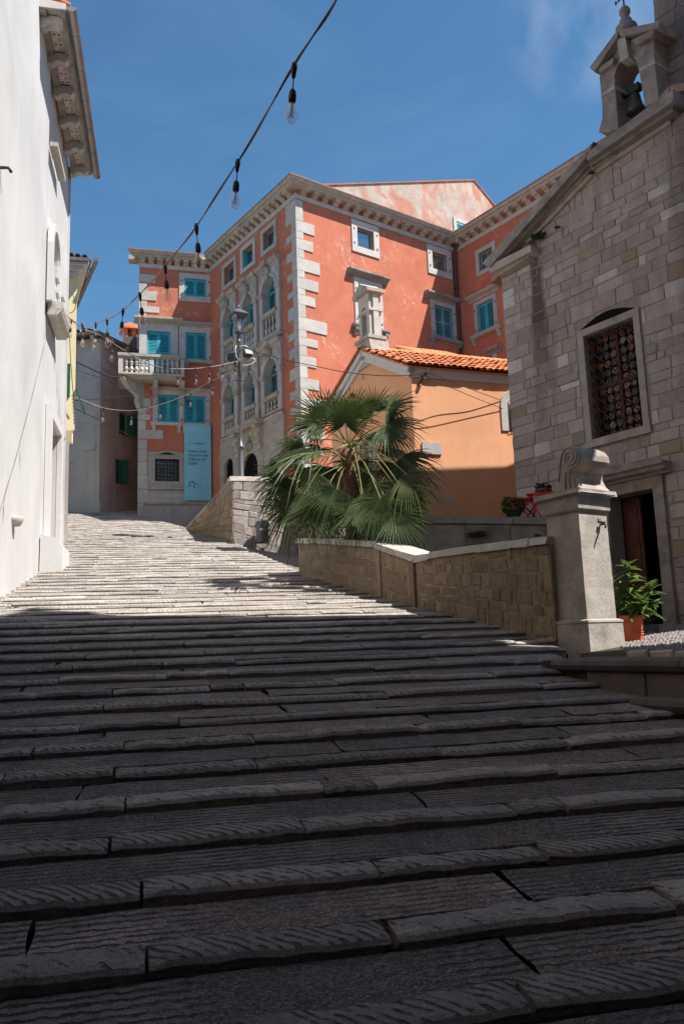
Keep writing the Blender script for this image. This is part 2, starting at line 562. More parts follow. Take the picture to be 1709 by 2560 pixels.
    wc = k.mix(k.ramp(k.noise(v, 1.6, 9, 0.7, 0.4), 0.32, 0.68), (0.33, 0.285, 0.25), (0.54, 0.50, 0.45))
    c = k.mix(k.math('MULTIPLY', wn, 0.9), c, wc)
    k.bump(pt, 0.3, 0.02)
    MAT['redgable'] = k.done(c, 0.92, 0.1)
    MAT['orange'] = plaster('orange_plaster', (0.80, 0.405, 0.225), (0.78, 0.45, 0.28), 0.25, 0.9, 0.12, (0.55, 0.24, 0.13), 0.16, pale=(0.83, 0.46, 0.275))
    MAT['base'] = plaster('base_plaster', (0.46, 0.41, 0.39), (0.30, 0.25, 0.225), 0.95, 1.8, 0.55, (0.2, 0.17, 0.15), 0.4, pale=(0.55, 0.49, 0.46))
    MAT['band'] = plaster('grey_band_plaster', (0.50, 0.45, 0.44), (0.6, 0.56, 0.54), 0.4, 2, 0.2)
    MAT['trim'] = stone('pale_trim_stone', (0.48, 0.45, 0.415), (0.62, 0.59, 0.55), (0.54, 0.50, 0.46), 3.5, 0.3, 0.012, objvar=0.14, stain=(0.27, 0.235, 0.20), stain_amt=0.6)
    MAT['oldtrim'] = stone('aged_trim_stone', (0.38, 0.34, 0.29), (0.58, 0.53, 0.47), (0.46, 0.40, 0.34), 4.5, 0.4, 0.015, objvar=0.12, stain=(0.13, 0.11, 0.09), stain_amt=0.75)
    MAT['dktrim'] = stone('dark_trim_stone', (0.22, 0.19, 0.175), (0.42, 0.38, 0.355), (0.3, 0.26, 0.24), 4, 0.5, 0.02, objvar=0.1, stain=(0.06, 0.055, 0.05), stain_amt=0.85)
    MAT['found'] = stone('fountain_stone', (0.32, 0.28, 0.245), (0.50, 0.455, 0.41), (0.42, 0.375, 0.33), 3.2, 0.6, 0.015, objvar=0.05, stain=(0.11, 0.085, 0.065), stain_amt=0.85)
    MAT['kerb'] = stone('kerb_stone', (0.13, 0.115, 0.105), (0.23, 0.20, 0.185), (0.17, 0.15, 0.14), 4, 0.6, 0.015, objvar=0.1, stain=(0.09, 0.075, 0.06), stain_amt=0.7)
    MAT['ochre'] = plaster('ochre_plaster', (0.40, 0.31, 0.23), (0.6, 0.5, 0.4), 0.3, 1.0, 0.2)
    MAT['gwall'] = stone('garden_wall_stone', (0.31, 0.23, 0.155), (0.53, 0.42, 0.30), (0.42, 0.32, 0.22), 11, 1.0, 0.05, objvar=0.25, stain=(0.09, 0.065, 0.045), stain_amt=0.6)
    MAT['gmortar'] = stone('garden_wall_mortar', (0.25, 0.19, 0.13), (0.40, 0.315, 0.23), (0.3, 0.2, 0.15), 8, 0.7, 0.03, objvar=0, stain=(0.07, 0.05, 0.04), stain_amt=0.7)
    MAT['rwall'] = stone('street_wall_stone', (0.30, 0.265, 0.245), (0.50, 0.455, 0.43), (0.42, 0.37, 0.34), 6, 0.8, 0.03, objvar=0.3, stain=(0.12, 0.10, 0.085), stain_amt=0.6)
    MAT['coping'] = stone('coping_stone', (0.40, 0.37, 0.33), (0.58, 0.54, 0.49), (0.5, 0.45, 0.4), 5, 0.5, 0.02, objvar=0.12, stain=(0.17, 0.14, 0.11), stain_amt=0.55)
    MAT['twall'] = stone('terrace_wall_stone', (0.155, 0.145, 0.135), (0.34, 0.32, 0.30), (0.2, 0.19, 0.18), 3, 0.7, 0.03, objvar=0.1, stain=(0.055, 0.05, 0.045), stain_amt=0.75)
    MAT['mortar'] = stone('church_mortar', (0.27, 0.24, 0.22), (0.38, 0.34, 0.315), (0.3, 0.27, 0.24), 9, 0.6, 0.02, objvar=0)
    MAT['tile'] = stone('clay_roof_tile', (0.60, 0.205, 0.085), (0.76, 0.31, 0.15), (0.62, 0.24, 0.12), 6, 0.25, 0.01, objvar=0.22, stain=(0.32, 0.15, 0.09), stain_amt=0.5)
    MAT['oldtile'] = stone('old_roof_tile', (0.26, 0.15, 0.11), (0.42, 0.25, 0.19), (0.4, 0.3, 0.24), 7, 0.4, 0.015, objvar=0.25, stain=(0.1, 0.08, 0.07), stain_amt=0.7)
    # paint, metal, glass
    MAT['teal'] = plain('turquoise_paint', (0.055, 0.38, 0.47), 0.5, 0.35, var=0.2, scale=2.2)
    MAT['teal2'] = plain('faded_blue_paint', (0.14, 0.31, 0.35), 0.6, 0.3, var=0.25, scale=3)
    MAT['green'] = plain('dark_green_paint', (0.02, 0.105, 0.062), 0.5, 0.35, var=0.2)
    MAT['black'] = plain('black_metal', (0.02, 0.02, 0.022), 0.45, 0.4, 0.0, 0.2)
    MAT['iron'] = plain('dark_iron', (0.055, 0.048, 0.046), 0.55, 0.4, 0.3, 0.3)
    MAT['rust'] = plain('rusty_iron', (0.075, 0.04, 0.03), 0.7, 0.3, 0.2, 0.3)
    MAT['lampmetal'] = plain('grey_lamp_metal', (0.11, 0.12, 0.135), 0.4, 0.5, 0.4, 0.2)
    MAT['zinc'] = plain('zinc_gutter', (0.33, 0.30, 0.29), 0.38, 0.5, 0.75, 0.25, 3)
    MAT['pipe'] = plain('brown_drainpipe', (0.085, 0.052, 0.045), 0.5, 0.4, 0.2, 0.2)
    MAT['white_paint'] = plain('white_paint', (0.62, 0.61, 0.60), 0.5, 0.3, var=0.05)
    MAT['cable'] = plain('black_cable', (0.03, 0.024, 0.026), 0.5, 0.3, bump=0)
    MAT['wire'] = plain('pale_cable', (0.42, 0.36, 0.34), 0.5, 0.3, bump=0)
    MAT['purplewire'] = plain('brown_cable', (0.16, 0.10, 0.11), 0.5, 0.3, bump=0)
    MAT['banner'] = plain('pale_blue_banner', (0.25, 0.58, 0.70), 0.55, 0.3, var=0.10, scale=1.3, bump=0.05)
    MAT['ink'] = plain('dark_blue_print', (0.035, 0.14, 0.21), 0.6, 0.2, bump=0)
    MAT['faint'] = plain('faint_blue_print', (0.12, 0.36, 0.46), 0.6, 0.2, bump=0)
    MAT['bronze'] = plain('bell_bronze', (0.115, 0.095, 0.075), 0.45, 0.5, 0.6, 0.4)
    MAT['wood'] = plain('red_brown_wood', (0.115, 0.04, 0.028), 0.6, 0.3, var=0.3, scale=4)
    MAT['redpaint'] = plain('red_paint', (0.55, 0.025, 0.02), 0.4, 0.4, var=0.1)
    MAT['pot'] = plain('terracotta_pot', (0.68, 0.175, 0.075), 0.6, 0.3, var=0.1, scale=8)
    MAT['dkpot'] = plain('dark_grey_pot', (0.10, 0.10, 0.10), 0.6, 0.3)
    MAT['chim'] = plain('grey_chimney_render', (0.13, 0.115, 0.12), 0.9, 0.1, var=0.3)
    MAT['dark'] = plain('interior_shade', (0.012, 0.011, 0.011), 0.95, 0.05, bump=0)  # near-black, stands in for the shade inside openings
    MAT['dryleaf'] = plain('dry_leaf', (0.42, 0.16, 0.05), 0.7, 0.2, var=0.3, scale=20)
    MAT['soil'] = stone('planter_soil', (0.07, 0.055, 0.04), (0.15, 0.12, 0.09), (0.1, 0.1, 0.05), 5, 0.7, 0.03, objvar=0)
    # leaves
    def leaf(name, c0, c1, c2, rough=0.42, spec=0.45, trans=0.25):
        k = Nodes(name)
        v = k.coord('pos')
        r = k.rand()
        c = k.mix(k.ramp(k.noise(v, 5, 5, 0.6), 0.3, 0.7), c0, c1)
        c = k.mix(k.math('MULTIPLY', r, 0.8), c, c2)
        k.l(c, k.b.inputs['Base Color'])
        k.b.inputs['Roughness'].default_value = rough
        k.b.inputs['Specular IOR Level'].default_value = spec
        tr = k.n('ShaderNodeBsdfTranslucent')
        k.l(k.mix(0.5, c, (0.16, 0.24, 0.03)), tr.inputs['Color'])
        ms = k.n('ShaderNodeMixShader')
        ms.inputs[0].default_value = trans
        k.l(k.b.outputs[0], ms.inputs[1])
        k.l(tr.outputs[0], ms.inputs[2])
        k.l(ms.outputs[0], k.out.inputs['Surface'])
        return k.m
    MAT['palm'] = leaf('palm_leaf', (0.044, 0.080, 0.042), (0.095, 0.145, 0.068), (0.165, 0.185, 0.09), 0.24, 0.7, 0.2)
    MAT['petiole'] = plain('palm_stalk', (0.19, 0.185, 0.07), 0.5, 0.3, var=0.3)
    MAT['trunk'] = stone('palm_trunk_fibre', (0.17, 0.095, 0.06), (0.36, 0.225, 0.15), (0.26, 0.16, 0.1), 11, 0.9, 0.04, objvar=0)
    MAT['leaf'] = leaf('broad_leaf', (0.055, 0.12, 0.02), (0.12, 0.215, 0.045), (0.16, 0.22, 0.07), 0.38, 0.5, 0.25)
    MAT['weed'] = leaf('weed_leaf', (0.05, 0.10, 0.02), (0.11, 0.17, 0.04), (0.13, 0.17, 0.04), 0.6, 0.3, 0.25)
    MAT['darkleaf'] = leaf('ivy_leaf', (0.02, 0.04, 0.015), (0.045, 0.075, 0.025), (0.05, 0.07, 0.03), 0.5, 0.3, 0.15)
    MAT['flower'] = plain('pink_flower', (0.35, 0.04, 0.10), 0.6, 0.2, bump=0)
    # panes: dark glass that mirrors the sky
    k = Nodes('window_glass')
    k.done((0.03, 0.045, 0.055), 0.06, 0.9)
    gls = k.n('ShaderNodeBsdfGlossy')
    gls.inputs['Roughness'].default_value = 0.05
    gls.inputs['Color'].default_value = (0.85, 0.9, 0.95, 1)
    msx = k.n('ShaderNodeMixShader')
    msx.inputs[0].default_value = 0.28
    k.l(k.b.outputs[0], msx.inputs[1])
    k.l(gls.outputs[0], msx.inputs[2])
    k.l(msx.outputs[0], k.out.inputs['Surface'])
    MAT['pane'] = k.m
    # thin clear glass of bulbs and lanterns
    def thin(name, tint, lo, hi):
        k = Nodes(name)
        t = k.n('ShaderNodeBsdfTransparent')
        t.inputs['Color'].default_value = (*tint, 1)
        g = k.n('ShaderNodeBsdfGlossy')
        g.inputs['Roughness'].default_value = 0.04
        lw = k.n('ShaderNodeLayerWeight')
        lw.inputs['Blend'].default_value = 0.35
        ms = k.n('ShaderNodeMixShader')
        k.l(k.ramp(lw.outputs['Facing'], 0.15, 0.95, (lo, lo, lo, 1), (hi, hi, hi, 1)), ms.inputs[0])
        k.l(t.outputs[0], ms.inputs[1])
        k.l(g.outputs[0], ms.inputs[2])
        k.l(ms.outputs[0], k.out.inputs['Surface'])
        return k.m
    MAT['bulb'] = thin('bulb_glass', (0.95, 0.93, 0.92), 0.06, 0.75)
    MAT['lampglass'] = thin('lantern_glass', (0.90, 0.93, 0.95), 0.15, 0.6)
    MAT['filament'] = plain('filament_support', (0.72, 0.55, 0.45), 0.4, 0.4, bump=0)
    MAT['reflector'] = plain('lamp_reflector', (0.80, 0.82, 0.84), 0.25, 0.6, bump=0)
build_materials()
# ------------------------------------------------------------------ the stepped street
SF = Frame((0, 0), 76.5)                    # local x = along a step, local y = up the street
NS = 76
def Dn(n):
    return 3.257 + 0.512 * n if n <= 26 else 3.257 + 0.512 * 26 + 0.43 * (n - 26)
def Zn(n):
    return 0.735 + 0.1 * n
def zstreet(D):
    return 0.1953 * D if D < 16.57 else 0.1953 * 16.57 + 0.2326 * (D - 16.57)
def hit_street(x, y):
    d = ray(x, y)
    k = d.dot(SF.i)
    D = 2.0
    while D < 70:
        if (EZ + d.z * D / k - zstreet(D)) * (EZ + d.z * (D + .02) / k - zstreet(D + .02)) <= 0:
            return Vector((0, 0, EZ)) + d * ((D + .01) / k)
        D += .02
def sd(p):
    return Vector((p[0], p[1], 0)).dot(SF.e), Vector((p[0], p[1], 0)).dot(SF.i)

GW_L, GW_C = hit_street(748, 1444), hit_street(1042, 1527)
FC = hit_street(1476, 1636)
GW_F = FC + Frame(FC, 56).i * .50
GW_F.z = FC.z
RW_C, RW_L = hit_street(582, 1365), hit_street(463, 1326)
WG = hit_street(346, 1293)                  # left foot of the red palace's wing
PL0, PL1 = at_z(1405, 1649, 1.63), at_z(1709, 1649, 1.63)

def interp(pts, x):
    pts = sorted(pts)
    if x <= pts[0][0]: return pts[0][1]
    for (a, b), (c, d) in zip(pts, pts[1:]):
        if x <= c: return b + (d - b) * (x - a) / max(1e-6, c - a)
    return pts[-1][1]
_pe = (PL1 - PL0).normalized()
PLx = PL0 + _pe * 5.5
_rb = [(-20, 7.5), (sd(PLx)[1] - 1.0, 7.5)]
for q in (PLx, PL0, GW_F, GW_C, GW_L, RW_C, RW_L, WG):
    s_, D_ = sd(q)
    _rb.append((D_, s_ + 0.12))
_rb.append((60, sd(WG)[0] + 1.0))
def sR(D): return interp(_rb, D)
def sL(D): return -2.45 if D < 21 else -3.6

def project(p):
    v = Vector(p) - Vector((0, 0, EZ))
    z = v.dot(CF_)
    return CX + FPX * v.dot(CR_) / z, CY - FPX * v.dot(CU_) / z, z

base = MB()
for n in range(-9, NS):
    D0, D1 = Dn(n), Dn(n + 1)
    a, b = sR(D0 + .02), sR(D1 + .04)
    l0 = sL(D0)
    z1, z0 = Zn(n) - 0.035, Zn(n) - 0.6
    q = [(l0, D0 + .025), (a, D0 + .025), (b, D1 + .06), (l0, D1 + .06)]
    base.prism_xy(q, z0, z1 - .035)
steps = structure('stone_steps', base, MAT['joint'])
steps.rotation_euler = (0, 0, SF.ang)
steps['label'] = 'broad street of worn grey stone steps climbing between the houses'

def nosing(L_, dep, seg, r):
    mb = MB()
    prof = [(0.034, -0.14), (0.020, -0.052), (0.0, -0.030), (0.009, -0.009), (0.034, 0.0), (dep * .6, 0.006), (dep, 0.006), (dep, -0.12)]
    np_ = len(prof)
    vs = []
    ph, ph2 = r.uniform(0, 9), r.uniform(0, 9)
    for k in range(seg + 1):
        t = k / seg
        x = L_ * t
        e = 0.012 if k in (0, seg) else 0.0
        oy = 0.008 * math.sin(ph + x * 4.1) + r.uniform(-.009, .008)
        oz = 0.006 * math.sin(ph2 + x * 3.3) + r.uniform(-.007, .004)
        for j, (y, z) in enumerate(prof):
            ee = e if 0 < j < 6 else 0
            vs.append((x, y + (oy if j < 5 else oy * .3) + (ee if j < 4 else 0), z + (oz if 0 < j < 7 else 0) - ee * (1.0 if j in (3, 4, 5) else .3)))
    fs = [tuple(range(np_)), tuple(range((seg + 1) * np_ - 1, seg * np_ - 1, -1))]
    for k in range(seg):
        for j in range(np_ - 1):
            a = k * np_ + j
            fs.append((a, a + np_, a + np_ + 1, a + 1))
    return mb.add(vs, fs, False)

def tread(L_, d0, d1, seg, r, thick=0.08, rise=0.036):
    mb = MB()
    rows = [0, .33, .66, 1.0]
    vs, fs = [], []
    e0, e1 = r.uniform(-.03, .03), r.uniform(-.03, .03)
    for k in range(seg + 1):
        t = k / seg
        for i, u in enumerate(rows):
            x = L_ * t
            if k == 0: x += r.uniform(-.012, .012) + e0 * u
            if k == seg: x += r.uniform(-.012, .012) + e1 * u
            vs.append((x, d0 + (d1 - d0) * u, 0.002 + rise * u + r.uniform(-.005, .004)))
    m_ = len(rows)
    for k in range(seg):
        for i in range(m_ - 1):
            a = k * m_ + i
            fs.append((a, a + m_, a + m_ + 1, a + 1))
    b = len(vs)
    vs += [(0, d0, -thick), (L_, d0, -thick)]
    fs.append((0, b, b + 1, seg * m_))
    return mb.add(vs, fs, False)

r1 = random.Random(21)
nose_stuff, tread_stuff = MB(), MB()
n_stone = n_slab = 0
xw = lambda s, D: SF.P(s, D, 0)
for n in range(-2, NS - 1):
    D0, D1 = Dn(n), Dn(n + 1)
    # visible span at this depth (plus a margin either side)
    far = D0 > 26
    s0, s1 = sL(D0), sR(D0)
    Yc = max(1.5, D0)
    lim_l, lim_r = -0.48 * Yc - 1.3, 0.70 * Yc + 1.3
    s = max(s0, lim_l) - r1.uniform(0, .5)
    s_end = min(s1, lim_r)
    zt = Zn(n)
    while s < s_end - 0.02:
        if n < 10:
            ln = r1.uniform(.55, 1.15) if s < .2 else r1.uniform(.8, 1.6)
        else:
            ln = r1.uniform(.45, 1.35)
        if r1.random() < .10: ln = r1.uniform(.22, .35)
        if s + ln > s_end - .15: ln = s_end - s
        gap = r1.uniform(.006, .022) * (1.4 if r1.random() < .2 else 1)
        dep = r1.uniform(.165, .20)
        yo, zo = r1.uniform(-.012, .012), r1.uniform(-.009, .008)
        seg = 11 if n < 6 else (6 if n < 16 else 2)
        if n >= 12: gap *= .6; yo *= .6; zo *= .4; dep += .05
        mb = nosing(max(.1, ln - gap), dep, seg, r1)
        rot = r1.uniform(-.010, .010)
        if n_stone < 298 and D0 < 22:
            o = link('stone', mb.mesh('stone', MAT['step']), steps)
            o.location = (s, D0 + yo, zt + zo)
            o.rotation_euler = (r1.uniform(-.01, .01), 0, rot)
            n_stone += 1
        else:
            nose_stuff.add([(x + s, y + D0 + yo, z + zt + zo) for x, y, z in mb.v], mb.f)
        s += ln
    s = max(s0, lim_l) - r1.uniform(0, .9)
    while s < s_end - 0.02:
        ln = r1.uniform(.9, 2.6)
        if s + ln > s_end - .2: ln = s_end - s
        gap = r1.uniform(.002, .008)
        mb = tread(max(.1, ln - gap), .165, D1 - D0 + (-.004 if n < 15 else .024) + r1.uniform(-.012, .012), 5 if n < 8 else 2, r1, rise=.036 if n < 15 else .052)
        zo = r1.uniform(-.006, .006) * (1 if n < 12 else .3)
        if n_slab < 250 and D0 < 19:
            o = link('paving_slab', mb.mesh('paving_slab', MAT['tread'] if n < 13 else MAT['step']), steps)
            o.location = (s, D0, zt + zo)
            n_slab += 1
        else:
            tread_stuff.add([(x + s, y + D0, z + zt + zo) for x, y, z in mb.v], mb.f)
        s += ln
for nm, mb, mt in (('distant_stone', nose_stuff, 'step'), ('distant_paving_slab', tread_stuff, 'step')):
    o = link(nm, mb.mesh(nm, MAT[mt]), steps)
    o['kind'] = 'stuff'

# sloping strips of paving beside the steps, upper lane, ground below everything
gp = MB()
RWe = Vector((math.sin(R_(72)), math.cos(R_(72)), 0))
rw_end = RW_C + RWe * 5.4
gp.add([RW_C + Vector((0, 0, .02)) - RWe * .02, GW_L + Vector((-.02, 0, -.02)), Vector((3.2, 18.5, 3.0)), Vector((rw_end.x + .2, rw_end.y + .3, 3.55))], [(0, 1, 2, 3)])
structure('side_path', gp, MAT['tread'])
g2 = MB()
WF_yaw = 75.3
_we = Vector((math.sin(R_(WF_yaw)), math.cos(R_(WF_yaw)), 0))
g2.add([WG + Vector((-.1, .05, .03)), RW_L + Vector((-.15, 0, .03)), RW_L + Vector((1.5, 0, -.3)), WG + _we * 4.5 + Vector((0, .3, -1.0)), WG + _we * 1.75 + Vector((0, .1, -.42))], [(0, 1, 2, 3, 4)])
structure('palace_forecourt', g2, MAT['tread'])
g3 = MB()
zz = zstreet(Dn(NS - 1))
g3.add([(-20, 35.5, zz - .05), (2, 41, zz - .05), (2, 70, zz + 2), (-20, 70, zz + 2)], [(0, 1, 2, 3)])
structure('upper_lane', g3, MAT['tread'])
g4 = MB()
g4.add([(-400, -400, -1.9), (400, -400, -1.9), (400, 600, -1.9), (-400, 600, -1.9)], [(0, 1, 2, 3)])
structure('ground', g4, MAT['ground'])

# ------------------------------------------------------------------ walls built of stone
def wall_stones(fr, root, a0, a1, zb, zt, rows, lmin, lmax, mat, r, proud=0.03, bev=0.014, skip=None, name='stone', limit=300, back=.06, wob=.25, clip=None, rag=.010):
    """courses of separate stones between the lines zb(a) and zt(a)"""
    cnt = 0
    edges = [0.0]
    for k in range(rows):
        edges.append(edges[-1] + r.uniform(1 - wob, 1 + wob))
    edges = [e / edges[-1] for e in edges]
    stuff = MB()
    for k in range(rows):
        t0, t1 = edges[k], edges[k + 1]
        a = a0 - r.uniform(0, lmin)
        while a < a1:
            ln = r.uniform(lmin, lmax)
            b = a + ln
            if b > a1 - lmin * .5: b = a1
            x0, x1 = max(a, a0), b
            a = b
            if x1 - x0 < .05: continue
            g = r.uniform(.002, .007)
            def Z(x, t): return zb(x) + (zt(x) - zb(x)) * t
            q = [(x0 + g, Z(x0, t0) + g), (x1 - g, Z(x1, t0) + g), (x1 - g, Z(x1, t1) - g), (x0 + g, Z(x0, t1) - g)]
            q = [(x + r.uniform(-rag, rag), z + r.uniform(-rag, rag)) for x, z in q]
            if rag > .012 and r.random() < .5:
                m0 = ((q[2][0] + q[3][0]) / 2 + r.uniform(-.03, .03), (q[2][1] + q[3][1]) / 2 + r.uniform(-.004, .012))
                q = [q[0], q[1], q[2], m0, q[3]]
            if skip and skip(x0, x1, min(p[1] for p in q), max(p[1] for p in q)): continue
            if clip:
                q = clip(q)
                if q is None: continue
            if min(abs(q[-1][1] - q[0][1]), abs(q[2][1] - q[1][1])) < .04: continue
            cx, cz = sum(p[0] for p in q) / len(q), sum(p[1] for p in q) / len(q)
            pr = proud * r.uniform(.45, 1.35)
            mb = MB().block([(x - cx, z - cz) for x, z in q], -pr, back, bev * r.uniform(.7, 1.5))
            if cnt < limit:
                part(name, mb, mat, root, fr, (cx, 0, cz))
            else:
                stuff.add([(x + cx, y, z + cz) for x, y, z in mb.v], mb.f)
            cnt += 1
    if stuff.v:
        o = part('further_' + name, stuff, mat, root, fr)
        o['kind'] = 'stuff'

def yaw_of(p, q):
    return math.degrees(math.atan2(q[0] - p[0], q[1] - p[1]))

# garden wall left of the fountain (two stretches meeting at an angle)
F1, F2 = Frame(GW_L, yaw_of(GW_L, GW_C)), Frame(GW_C, yaw_of(GW_C, GW_F))
garden = thing('garden_wall', 'low tan rubble wall with a pale stone coping running up from the fountain past the palm', 'wall', GW_C)
rw_ = random.Random(5)
A1 = (GW_C - GW_L); A1.z = 0; A1 = A1.length
A2 = (GW_F - GW_C); A2.z = 0; A2 = A2.length + .03
z1l, z1m, z1r = F1.uv(794, 1347)[1] + .06, F1.uv(937, 1369)[1], F1.uv(1030, 1406)[1]
am = F1.uv(937, 1369)[0]
z2l, z2m, z2r = F2.uv(1036, 1406)[1], F2.uv(1118, 1391)[1], F2.uv(1380, 1359)[1]
a2m = F2.uv(1118, 1391)[0]
def t1(a): return interp([(0, z1l), (am, z1m), (A1, z1r)], a)
def t2(a): return interp([(0, z2l), (a2m, z2m), (A2, z2r)], a)
def b1(a): return GW_L.z + (GW_C.z - GW_L.z) * a / A1 - .16
def b2(a): return GW_C.z + (GW_F.z - GW_C.z) * a / A2 - .16
for fr, A_, tt, bb in ((F1, A1, t1, b1), (F2, A2, t2, b2)):
    mb = MB()
    ks = [0, A_ * .25, A_ * .5, A_ * .75, A_]
    mb.prism_xz([(a, bb(a) - .3) for a in ks] + [(a, tt(a) - .002) for a in reversed(ks)], 0.0, .40)
    part('core', mb, MAT['gmortar'], garden, fr)
pw = F1.uv(945, 1400)[0]
wall_stones(F1, garden, .02, pw - .06, b1, lambda a: t1(a) - .01, 6, .14, .46, MAT['gwall'], rw_, .010, .012, wob=.5, rag=.024)
wall_stones(F1, garden, pw + .10, A1 - .1, b1, lambda a: t1(a) - .01, 3, .25, .6, MAT['gwall'], rw_, .012, wob=.3)
part('pilaster', MB().prism_xz([(A1 - .13, b1(A1)), (A1 + .02, b1(A1)), (A1 + .02, t1(A1) - .01), (A1 - .13, t1(A1 - .1) - .01)], -.045, .1), MAT['gwall'], garden, F1)
part('pilaster', MB().prism_xz([(pw - .05, b1(pw)), (pw + .10, b1(pw)), (pw + .10, t1(pw) - .01), (pw - .05, t1(pw) - .01)], -.03, .1), MAT['gwall'], garden, F1)
wall_stones(F2, garden, .05, A2, b2, lambda a: t2(a) - .01, 8, .10, .38, MAT['gwall'], rw_, .011, .012, wob=.55, rag=.024)
def coping(fr, pts, tt, thick, y0, y1, mat, root, r, name='coping_stone'):
    for a, b in zip(pts, pts[1:]):
        mb = MB()
        g = .006
        za, zb_ = tt(a), tt(b)
        vs = [(a + g, y0, za), (b - g, y0, zb_), (b - g, y1, zb_), (a + g, y1, za)]
        mid = None
        top = [(a + g, y0 + .028, za + thick), (b - g, y0 + .028, zb_ + thick), (b - g, y1 - .01, zb_ + thick + .008), (a + g, y1 - .01, za + thick + .008)]
        mb.add(vs + top, [(3, 2, 1, 0), (4, 5, 6, 7), (0, 1, 5, 4), (1, 2, 6, 5), (2, 3, 7, 6), (3, 0, 4, 7)])
        mb.jitter(.011, r)
        part(name, mb, mat, root, fr)
coping(F1, [-.03, .8, 1.7, am, (am + A1) / 2 + .1, A1 + .02], t1, .10, -.05, .46, MAT['coping'], garden, rw_)
coping(F2, [.0, a2m * .5, a2m, a2m + .75, a2m + 1.5, A2 - .35, A2], t2, .10, -.05, .46, MAT['coping'], garden, rw_)

# street wall with the lamp on it: a face along the lane and a face towards the viewer
lane_wall = thing('street_wall', 'rubble retaining wall under the street lamp with a ramped top beside the upper steps', 'wall', RW_C)
F3 = Frame(RW_C, 72)
F4 = Frame(RW_L, yaw_of(RW_L, RW_C))
A4 = (RW_C - RW_L); A4.z = 0; A4 = A4.length
zc = F3.uv(582, 1193)[1]
zl4 = F4.uv(463, 1322)[1]
L3 = 5.2
mb = MB().prism_xz([(0, RW_C.z - .8), (L3, 2.6), (L3, zc - .05), (0, zc - .05)], 0.0, .5)
part('core', mb, MAT['gmortar'], lane_wall, F3)
mb = MB().prism_xz([(0, RW_L.z - .5), (A4, RW_C.z - .5), (A4, zc - .05), (0, zl4 - .05)], 0.0, .55)
part('core', mb, MAT['gmortar'], lane_wall, F4)
def b3(a): return RW_C.z - .12 - .32 * a
wall_stones(F3, lane_wall, .02, 3.4, b3, lambda a: zc - .12, 10, .18, .55, MAT['rwall'], rw_, .02, wob=.4, rag=.022)
def t4(a): return zl4 + (zc - zl4) * a / A4 - .08
def b4(a): return RW_L.z + (RW_C.z - RW_L.z) * a / A4 - .1
wall_stones(F4, lane_wall, .3, A4 - .02, b4, t4, 8, .2, .6, MAT['gwall'], rw_, .03, wob=.4, rag=.02)
coping(F3, [-.06, .9, 1.9, 2.9, 4.0, L3], lambda a: zc - .10, .13, -.03, .55, MAT['coping'], lane_wall, rw_)
coping(F4, [0, A4 * .25, A4 * .5, A4 * .75, A4 - .02], lambda a: t4(a) + .0, .10, -.03, .55, MAT['rwall'], lane_wall, rw_)

# terrace wall behind the palm, and the low wall before the chapel door
TWp = at_depth(1310, 1293, 13.95)
F5 = Frame(TWp, 90)
zt5 = TWp.z
terr = thing('terrace_wall', 'dark weathered terrace wall with a plain slab top behind the palm and garden wall', 'wall', TWp)
aL5, aR5 = F5.uv(972, 1330)[0], .95
zl5 = F5.uv(972, 1289)[1]
def t5(a): return zl5 + (zt5 - zl5) * (a - aL5) / (0 - aL5)
part('core', MB().prism_xz([(aL5, 1.4), (aR5, 1.4), (aR5, t5(aR5) - .13), (aL5, t5(aL5) - .13)], .02, .5), MAT['twall'], terr, F5)
wall_stones(F5, terr, aL5, aR5, lambda a: 2.0, lambda a: t5(a) - .135, 7, .35, .9, MAT['twall'], rw_, .006, .006, limit=120, wob=.35, back=.03)
coping(F5, [aL5, -1.2, -.2, aR5], lambda a: t5(a) - .13, .13, -.03, .45, MAT['twall'], terr, rw_)

LWp = at_depth(1040, 1206, 16.9)
F6 = Frame(LWp, 72)
low = thing('parapet_wall', 'low grey stone parapet before the orange chapel door, half hidden by the palm', 'wall', LWp)
aL6 = F6.uv(800, 1250)[0]
part('core', MB().box(aL6, .02, .02, .4, 2.2, LWp.z - .1), MAT['gmortar'], low, F6)
wall_stones(F6, low, aL6, .02, lambda a: 3.2, lambda a: LWp.z - .1, 7, .22, .6, MAT['rwall'], rw_, .02, wob=.3)
coping(F6, [aL6, aL6 * .5, .05], lambda a: LWp.z - .1, .1, -.03, .45, MAT['twall'], low, rw_)

# raised terraces (ground behind the walls)
g5 = MB()
q = [F5.P(aL5, .3, zt5 - .06), F5.P(aR5, .3, zt5 - .06), Vector((3.6, 15.2, zt5 - .04)), Vector((9, 19, zt5)), Vector((6, 22, zt5 + .3)), F6.P(.2, .3, zt5 + .2), Vector((1.2, 16.6, zt5 + .1))]
g5.add(q, [tuple(range(len(q)))])
structure('chapel_terrace', g5, MAT['ground'])
g6 = MB()
q = [F3.P(-.05, .3, zc - .06), F3.P(L3, .3, zc - .06), Vector((3.5, 20, zc - .6)), Vector((9, 30, zc)), Vector((6, 36, zc + .3)), Vector((-4.6, 36, zc + .5)), F4.P(.2, .4, zl4 - .1)]
g6.add(q, [tuple(range(len(q)))])
structure('palace_terrace', g6, MAT['tread'])
g7 = MB()
q = [F1.P(.1, .3, 3.35), F1.P(A1, .3, 2.6), F2.P(A2 - .2, .35, 2.6), F5.P(aR5 + .3, -.0, 2.6), F5.P(aL5 - .2, .1, 2.7), Vector((-.2, 17.6, 3.3)), Vector((-.7, 17.2, 3.35))]
g7.add(q, [tuple(range(len(q)))])
structure('planter_soil', g7, MAT['soil'])

